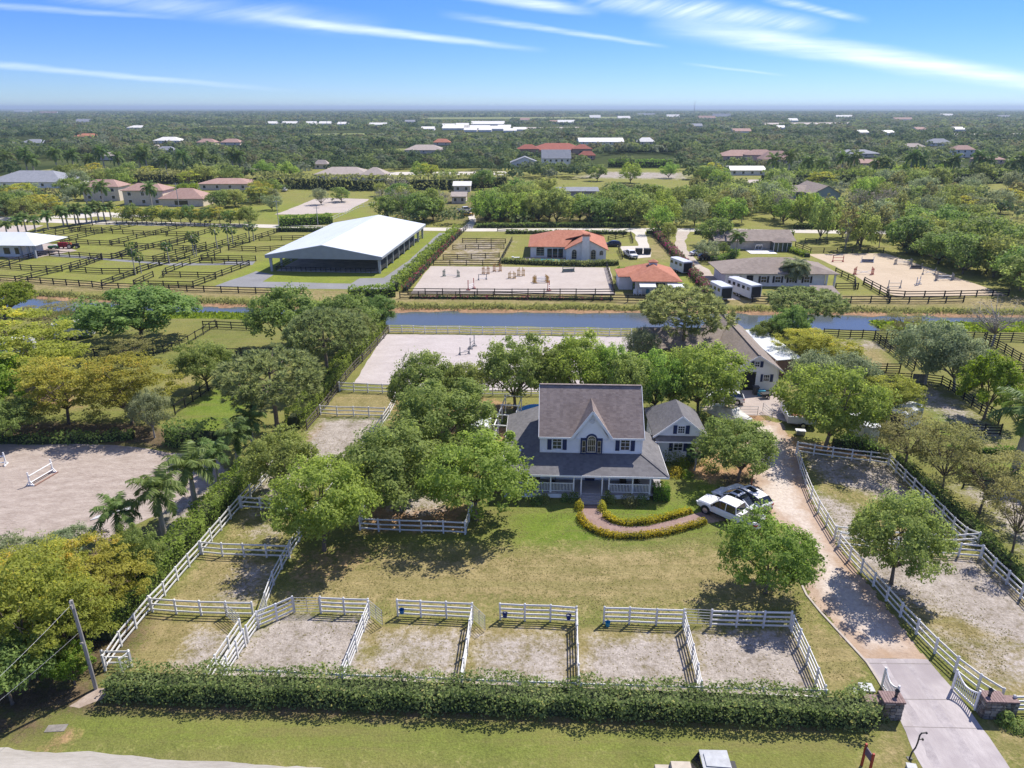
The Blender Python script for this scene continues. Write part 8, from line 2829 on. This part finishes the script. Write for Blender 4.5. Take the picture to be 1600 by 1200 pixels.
for u, v, rr, h, lf, lab in ((985, 788, 1.15, 1.15, 'olive', 'rounded olive bush right of the porch steps'), (1003, 785, .8, 1.0, 'dark', 'dark round bush beside the boxwood block'), (897, 783, .7, 1.2, 'dark', 'loose dark shrub left of the porch steps'),
                            (948, 784, .6, 1.7, 'dark', 'tall loose shrub right of the porch steps'), (956, 786, .5, 1.1, 'oak', 'leafy shrub below the right porch railing'), (852, 782, .6, .8, 'oak', 'small shrub before the left porch skirting'), (882, 783, .5, .9, 'dark', 'small dark shrub before the middle of the porch'),
                            (838, 785, .8, .8, 'dark', 'low dark shrub near the leafy tree by the porch'),
                            (1055, 742, 1.1, 1.2, 'croton', 'yellow-leaved shrub at the right corner of the porch roof'), (1068, 728, 1.0, 1.1, 'bright', 'bright shrub in the bed before the garage wing'), (1048, 722, 1.2, 2.0, 'dark', 'dark palm-like shrub under the wing window'),
                            (1062, 718, 1.1, 1.7, 'dark', 'dark leafy shrub under the wing window, right one'), (1092, 722, 1.2, 1.9, 'oak', 'leafy shrub right of the green side door'), (1112, 735, 1.0, 1.3, 'dark', 'dark shrub at the foot of the tree by the cars'),
                            (1072, 742, .9, .7, 'bright', 'low bright ground shrub before the lawn edge'), (1030, 742, .7, .6, 'oak', 'low shrub behind the boxwood block'),
                            (1340, 1105, .8, 1.3, 'oak', 'leafy shrub with red blooms by the utility cabinet'), (1372, 1118, .9, 1.35, 'hedge', 'loose shrub at the left stone pier'), (1568, 1128, .7, 1.2, 'dark', 'ivy mound on the right stone pier'), (1590, 1138, .9, .6, 'dark', 'low dark shrub right of the stone pier'),
                            (1098, 1222, .6, 1.5, 'bright', 'thin sapling growing before the grey chest'), (775, 660, 1.2, 1.6, 'dark', 'dark bush behind the pergola'), (795, 665, 1.0, 1.2, 'bright', 'bright bush near the plunge pool'), (735, 640, 1.6, 1.6, 'dark', 'dark bush below the arena fence'),
                            (1095, 655, 1.2, 2.0, 'dark', 'dark bush at the board fence of the yard'), (1060, 660, 1.6, 1.9, 'dark', 'dark bush behind the garage wing'), (322, 800, 1.0, .9, 'grey', 'grey bush on the sand near the hedge'), (290, 850, 1.2, 1.0, 'grey', 'grey bush at the foot of the royal palms'),
                            (345, 765, 1.2, 1.1, 'grey', 'grey bush by the yellowing royal palm')):
    x, y = P(u, v)
    shrub(x, y, rr, h, LEAF[lf], lab, int(520 * max(rr, .7)), .17 if lf != 'croton' else .14)
# beyond the canal
hedge([P(1023, 366), P(1040, 384), P(1058, 403), P(1080, 428), P(1100, 450), P(1116, 467)], 2.0, 1.7, LEAF['bougain'], .42, 14, 'pink-flowering bougainvillea hedge along the sandy drive', seed=31, rough=.3)
hedge([P(616, 455), P(640, 432), P(664, 408), P(690, 384), P(714, 364)], 2.2, 2.2, LEAF['hedge_green'], .45, 14, 'green hedge beside the asphalt path of the covered arena', seed=32, rough=.3, wild=.2)
hedge([P(632, 455), P(655, 430), P(680, 405), P(700, 384), P(718, 365)], 1.2, 1.2, LEAF['bougain'], .4, 14, 'red-flowering strip beside the show arena fence', seed=33, rough=.3)
hedge([P(545, 466), P(580, 465), P(618, 463)], 2.0, 2.4, LEAF['hedge_green'], .4, 16, 'tall comb-like green hedge in front of the asphalt path', seed=34, rough=.25, wild=.2)
hedge([P(640, 466), P(740, 467), P(850, 468), P(958, 469)], .8, .6, LEAF['bougain'], .3, 14, 'low pink flowers under the show arena fence', seed=35, rough=.4)
hedge([P(784, 411), P(850, 414), P(920, 416), P(966, 414)], 1.6, 1.35, LEAF['hedge'], .4, 16, 'clipped hedge between the villa pool and the show arena', seed=36)
hedge([P(972, 430), P(975, 450)], 2.5, 2.0, LEAF['hedge_green'], .4, 14, 'green shrubs at the left side of the red-roofed stable', seed=37, rough=.3, wild=.2)
hedge([P(988, 458), P(1020, 459)], 1.0, 2.1, LEAF['dark'], .35, 18, 'dark clipped hedge below the stable awnings', seed=38)
hedge([P(790, 365), P(980, 366)], 1.2, 1.2, LEAF['dark'], .45, 10, 'low dark hedge along the near side of the road behind the villa', seed=39)
hedge([P(745, 356), P(870, 355), P(985, 355)], 1.4, 1.5, LEAF['dark'], .5, 9, 'dark hedge along the far side of the road under the grove', seed=40)
hedge([P(1010, 365), P(1055, 365)], 1.2, 1.3, LEAF['dark'], .45, 10, 'short low hedge between the two drives', seed=41)
hedge([P(1085, 366), P(1240, 368)], 1.3, 1.6, LEAF['dark'], .45, 9, 'low dark hedge by the road before the taupe-roofed house', seed=42)
hedge([P(1240, 357), P(1400, 359)], 1.3, 1.8, LEAF['dark'], .5, 8, 'dark hedge on the far side of the road on the right', seed=43)
hedge([P(437, 353), P(520, 349)], 3.0, 3.2, LEAF['hedge_green'], .5, 10, 'thick clipped hedge before the far sand arena', seed=44)
hedge([P(432, 362), P(515, 362)], 1.2, 1.6, LEAF['dark'], .45, 9, 'dark hedge line between the road and the covered arena', seed=45)
hedge([P(1115, 412), P(1140, 405), P(1150, 398)], 2.2, 1.8, LEAF['hedge_green'], .4, 10, 'bright green hedge left of the coconut palm', seed=46)
hedge([P(1225, 390), P(1262, 402)], 2.2, 1.3, LEAF['bright'], .4, 12, 'bright green strip hedge between the house porch and the right sand arena', seed=47)
for i, u in enumerate((1163, 1190, 1230, 1245, 1262)):
    x, y = P(u, 443)
    shrub(x, y, 1.3, 1.0, LEAF['dark'], 'low clipped shrub at the long barn', 160, .35, group='clipped shrubs along the long white barn')
hedge([P(400, 292), P(560, 297), P(700, 296), P(790, 291)], 7, 6.5, LEAF['m'] if 'm' in LEAF else LEAF['olive'], 1.1, 1.6, 'long dark hedge wall below the taupe villa', seed=51, rough=.35)
hedge([P(120, 284), P(230, 286), P(330, 288)], 7, 6.0, LEAF['olive'], 1.1, 1.6, 'long olive hedge wall behind the cream villa', seed=52, rough=.35)
hedge([P(1190, 288), P(1400, 287), P(1620, 285)], 6, 6.5, LEAF['dark'], 1.1, 1.6, 'long dark hedge wall below the palm line on the right', seed=53, rough=.3)
hedge([P(950, 261), P(1050, 262)], 5, 5.0, LEAF['hedge_green'], 1.1, 1.6, 'squared green hedge in front of the far lawn', seed=54, rough=.1)
hedge([P(940, 238), P(1062, 238)], 6, 6.0, LEAF['dark'], 1.2, 1.3, 'dark hedge wall behind the far lawn', seed=55, rough=.15)
hedge([P(90, 274), P(250, 277)], 5, 4.0, LEAF['dark'], 1.1, 1.5, 'dark straight hedge under the left palm row', seed=56, rough=.15)
# reeds and weeds on the canal banks
r_ = np.random.default_rng(61)
n = 9000
xx = r_.uniform(-110, 110, n)
yy = fe(xx) + r_.normal(2.6, .55, n)
v, q = leaf_quads(np.stack([xx, yy, z_mid(xx, yy) + .25], 1), r_.normal(size=(n, 3)) + [0, -.6, .6], r_.uniform(.3, .8, n), .35, r_, axis=np.tile([0, 0, 1.0], (n, 1)) + r_.normal(0, .4, (n, 3)))
tag(link('bank_weeds', mesh_np('bank_weeds', v, q, LEAF['olive'], {'tint': ('FACE', r_.random(n))})), kind='stuff')
n = 9000
xx = np.concatenate([r_.uniform(-110, -24, n), r_.uniform(66, 110, n // 3)])
yy = ne(xx) + r_.uniform(.5, 6.5, len(xx)) ** 1.0 + np.where(xx > 0, 2, 0)
v, q = leaf_quads(np.stack([xx, yy, np.full(len(xx), -.8)], 1), r_.normal(size=(len(xx), 3)) + [0, -.4, .8], r_.uniform(.5, 1.3, len(xx)), .55, r_)
tag(link('water_weeds', mesh_np('water_weeds', v, q, LEAF['bright'], {'tint': ('FACE', r_.random(len(xx)))})), kind='stuff')

# ------------------------------------------------------------------ the far woods, one mass
CLEAR = [np.array([(u, v + (7 if v > (p[0][1] + p[2][1]) / 2 and p[0][1] > 225 else 3.5 if v > (p[0][1] + p[2][1]) / 2 else 0)) for u, v in p]) for p in FAR_CLEAR] + [np.array(p, float) for p in ([(925, 285), (1075, 285), (1070, 262), (920, 262)], [(935, 262), (1062, 260), (1062, 242), (935, 242)], [(115, 284), (280, 284), (285, 272), (100, 272)], [(670, 192), (800, 192), (800, 185), (660, 185)], [(400, 330), (600, 330), (590, 300), (420, 300)], [(1140, 262), (1240, 262), (1240, 250), (1140, 250)], [(660, 218), (800, 218), (790, 199), (690, 199)], [(1400, 300), (1400, 290), (1620, 290), (1620, 300)])]
WPOS, WN, WS, WT, WM = [], [], [], [], []
r_ = np.random.default_rng(99)
wood_mats = [LEAF[k] for k in ('wood_a', 'wood_b', 'wood_c', 'wood_d', 'wood_e', 'oak', 'dark', 'lime', 'olive', 'grey')]
GROVES = [np.array(p, float) for p in ([(598, 352), (718, 352), (722, 318), (606, 308)], [(742, 352), (1112, 357), (1112, 304), (800, 300)], [(1108, 356), (1620, 352), (1620, 288), (1108, 292)], [(1395, 388), (1620, 474), (1640, 420), (1500, 355), (1398, 366)], [(-20, 350), (126, 332), (130, 296), (-20, 298)], [(238, 334), (420, 328), (440, 298), (290, 300)])]
for (ya, yb, sp_, nq, ls, hr) in ((130, 395, 8.5, 90, 1.05, (3.0, 6.5)), (395, 620, 10.0, 100, 1.7, (6, 10.5)), (620, 1200, 13.5, 44, 2.9, (6, 11)), (1200, 2500, 23, 20, 5.2, (6, 11)), (2500, 6500, 48, 11, 11, (6, 12))):
    ys = np.arange(ya, yb, sp_)
    for y0 in ys:
        xs = np.arange(-.78 * y0 - 40, .78 * y0 + 40, sp_)
        X = xs + r_.uniform(-.45, .45, len(xs)) * sp_
        Y = y0 + r_.uniform(-.45, .45, len(xs)) * sp_
        fld = np.sin(X * .011 + 1.3) * np.sin(Y * .009 + .4) + .6 * np.sin(X * .023 + Y * .017)
        keep = (r_.random(len(xs)) < .90) & (fld < 1.12)
        uv = [pix(a, b, 0) for a, b in zip(X, Y)]
        U = np.array([p[0] for p in uv])
        V = np.array([p[1] for p in uv])
        for c in CLEAR:
            keep &= poly_sd(U, V, c) < 0
        if ya < 200:
            inn = np.zeros(len(xs), bool)
            for c in GROVES:
                inn |= poly_sd(U, V, c) > 0
            keep &= inn & (np.sin(X * .09) * np.sin(Y * .08 + 1) < .55)
        ptint = np.sin(X * .006 + 2 + np.sin(Y * .004)) * np.sin(Y * .0075 + 1) * .5 + .35 * np.sin(X * .019 + Y * .011)
        for i in np.where(keep)[0]:
            rad = sp_ * r_.uniform(.42, .72)
            if blocked(X[i], Y[i], min(rad, 9), .55 if Y[i] < 450 else 1.0):
                continue
            h = r_.uniform(*hr) * (1 + .15 * fld[i])
            d = unit(r_.normal(size=(nq, 3)))
            d[:, 2] = np.abs(d[:, 2]) * 1.15 - .25
            u_ = (.6 + .4 * r_.random(nq))[:, None]
            p = d * u_ * np.array([rad, rad, h * .52]) + np.array([X[i], Y[i], h * .48])
            WPOS.append(p)
            WN.append(d + r_.normal(0, .4, d.shape) + np.array([0, 0, .35]))
            WS.append(ls * r_.uniform(.7, 1.3, nq))
            WT.append(np.clip(.30 + .32 * ptint[i] + .42 * r_.random() - .1 + r_.normal(0, .13, nq), 0, .99))
            WM.append(np.full(nq, (5 if ya < 200 else 0) + (r_.choice(5, p=[.26, .26, .10, .18, .20]) if ptint[i] > -.2 else r_.choice(5, p=[.25, .60, .0, .05, .10])) if ya >= 600 else int(r_.choice(5, p=[.30, .28, .18, .12, .12]))))
WPOS, WN, WS, WT, WM = (np.concatenate(a) for a in (WPOS, WN, WS, WT, WM))
v, q = leaf_quads(WPOS, WN, WS, .8, r_)
tag(link('distant_woods', mesh_np('distant_woods', v, q, wood_mats, {'tint': ('FACE', WT)}, WM)), kind='stuff')

# ------------------------------------------------------------------ grass tufts on the lawns and verge
n = 110000
r_ = np.random.default_rng(5)
Y = 29 + 46 * r_.random(n) ** 1.25
X = r_.uniform(-1, 1, n) * (Y * .78 + 4)
hard = [pxpoly(p) for p in ([(1352, 1030), (1449, 1031), (1580, 1206), (1630, 1266), (1420, 1266), (1410, 1130)],
                            [(1352, 1030), (1252, 905), (1232, 830), (1105, 815), (1150, 770), (1160, 655), (1245, 700), (1300, 838), (1449, 1031)],
                            [(-300, 1155), (0, 1172), (480, 1203), (1100, 1244), (1700, 1275), (1700, 1480), (-300, 1480)],
                            [(-320, 678), (270, 706), (352, 735), (255, 800), (100, 855), (-320, 900)])]
hard.append(walk_out + walk_in[::-1])
hard.append([(HX - 9, HY - .6), (HX + 14, HY - .6), (HX + 14, HY + 16), (HX - 9, HY + 16)])
soft = [pxpoly([(450, 962), (1240, 985), (1286, 1100), (340, 1068)]), pxpoly([(240, 960), (380, 965), (330, 1060), (190, 1050)]), pxpoly([(1330, 862), (1520, 872), (1640, 1010), (1480, 940)])]
keep = Y > 37.5
for p in hard:
    keep &= poly_sd(X, Y, p) < -.1
for p in soft:
    keep &= (poly_sd(X, Y, p) < 0) | (r_.random(n) < .22)
cl = np.sin(X * 1.1 + 2 * np.sin(Y * .7)) * np.sin(Y * 1.7 + np.sin(X * .5)) + .5 * np.sin(X * .31 + Y * .4)
keep &= r_.random(n) < np.clip(.55 + .4 * cl, .1, 1)
X, Y, cl = X[keep], Y[keep], cl[keep]
k = len(X)
sz = r_.uniform(.07, .17, k)
v, q = leaf_quads(np.stack([X, Y, .012 + .1 * sz], 1), r_.normal(0, .25, (k, 3)) + np.array([0, 0, 1.2]), sz, .5, r_)
tag(link('grass_tufts', mesh_np('grass_tufts', v, q, LEAF['grass'], {'tint': ('FACE', np.clip(.42 + .22 * r_.normal(size=k) - .1 * cl, 0, .99))})), kind='stuff')
# ------------------------------------------------------------------ air
hm = bpy.data.materials.new('haze_air')
hm.use_nodes = True
nd, lk = hm.node_tree.nodes, hm.node_tree.links
nd.clear()
pv = N(nd, 'ShaderNodeVolumePrincipled')
pv.inputs['Density'].default_value = 0.00011
pv.inputs['Color'].default_value = (0.52, 0.65, 0.80, 1)
pv.inputs['Anisotropy'].default_value = 0.2
o = N(nd, 'ShaderNodeOutputMaterial')
lk.new(pv.outputs[0], o.inputs['Volume'])
hz = MB().box((0, 19500, 35), (90000, 46000, 82)).build('haze', hm)
tag(hz, kind='stuff')

# ------------------------------------------------------------------ say which one, where look-alikes remain
ORD = ['leftmost', 'second', 'third', 'fourth', 'fifth', 'sixth', 'seventh', 'eighth', 'ninth', 'tenth', 'eleventh', 'twelfth', 'thirteenth', 'fourteenth', 'fifteenth', 'sixteenth', 'seventeenth', 'eighteenth', 'nineteenth', 'twentieth', 'twenty-first', 'twenty-second', 'twenty-third', 'twenty-fourth', 'twenty-fifth', 'twenty-sixth', 'twenty-seventh', 'twenty-eighth', 'twenty-ninth', 'thirtieth']
bpy.context.view_layer.update()


def shown_u(o):
    """where an object's middle lies from left to right"""
    ps = [c.matrix_world @ Vector(b_) for c in ([o] + list(o.children_recursive)) if c.type == 'MESH' for b_ in c.bound_box]
    x_ = sum(p.x for p in ps) / len(ps)
    y_ = sum(p.y for p in ps) / len(ps)
    return pix(x_, y_)


def aspect_of(o):
    """slanting or cross-wise, for the far paddock fences; and the nearest thing one can find"""
    ps = [c.matrix_world @ Vector(b_) for c in o.children if c.type == 'MESH' for b_ in c.bound_box]
    dx = max(p.x for p in ps) - min(p.x for p in ps)
    dy = max(p.y for p in ps) - min(p.y for p in ps)
    u_, v_ = shown_u(o)
    rows = [(372, 'near the roadside trees'), (396, 'in the middle paddocks'), (425, 'in the nearer paddocks'), (999, 'in the nearest paddocks')]
    where_ = next(n for lim, n in rows if v_ < lim)
    if u_ > 400:
        where_ = 'beside the covered arena'
    return ('slanting' if dy > dx * .55 else 'crosswise'), where_


same = {}
for o in scene.objects:
    if o.parent is None and o.get('label'):
        if o['label'] == PADL:
            o['label'] = '%s black paddock fence %s' % aspect_of(o)
        same.setdefault(o['label'], []).append(o)
for lab, obs in same.items():
    if len(obs) > 1:
        obs.sort(key=lambda o: shown_u(o)[0])
        for k, o in enumerate(obs):
            o['label'] = lab + (', leftmost' if k == 0 else ', rightmost' if k == len(obs) - 1 else ', %s from left' % ORD[k])
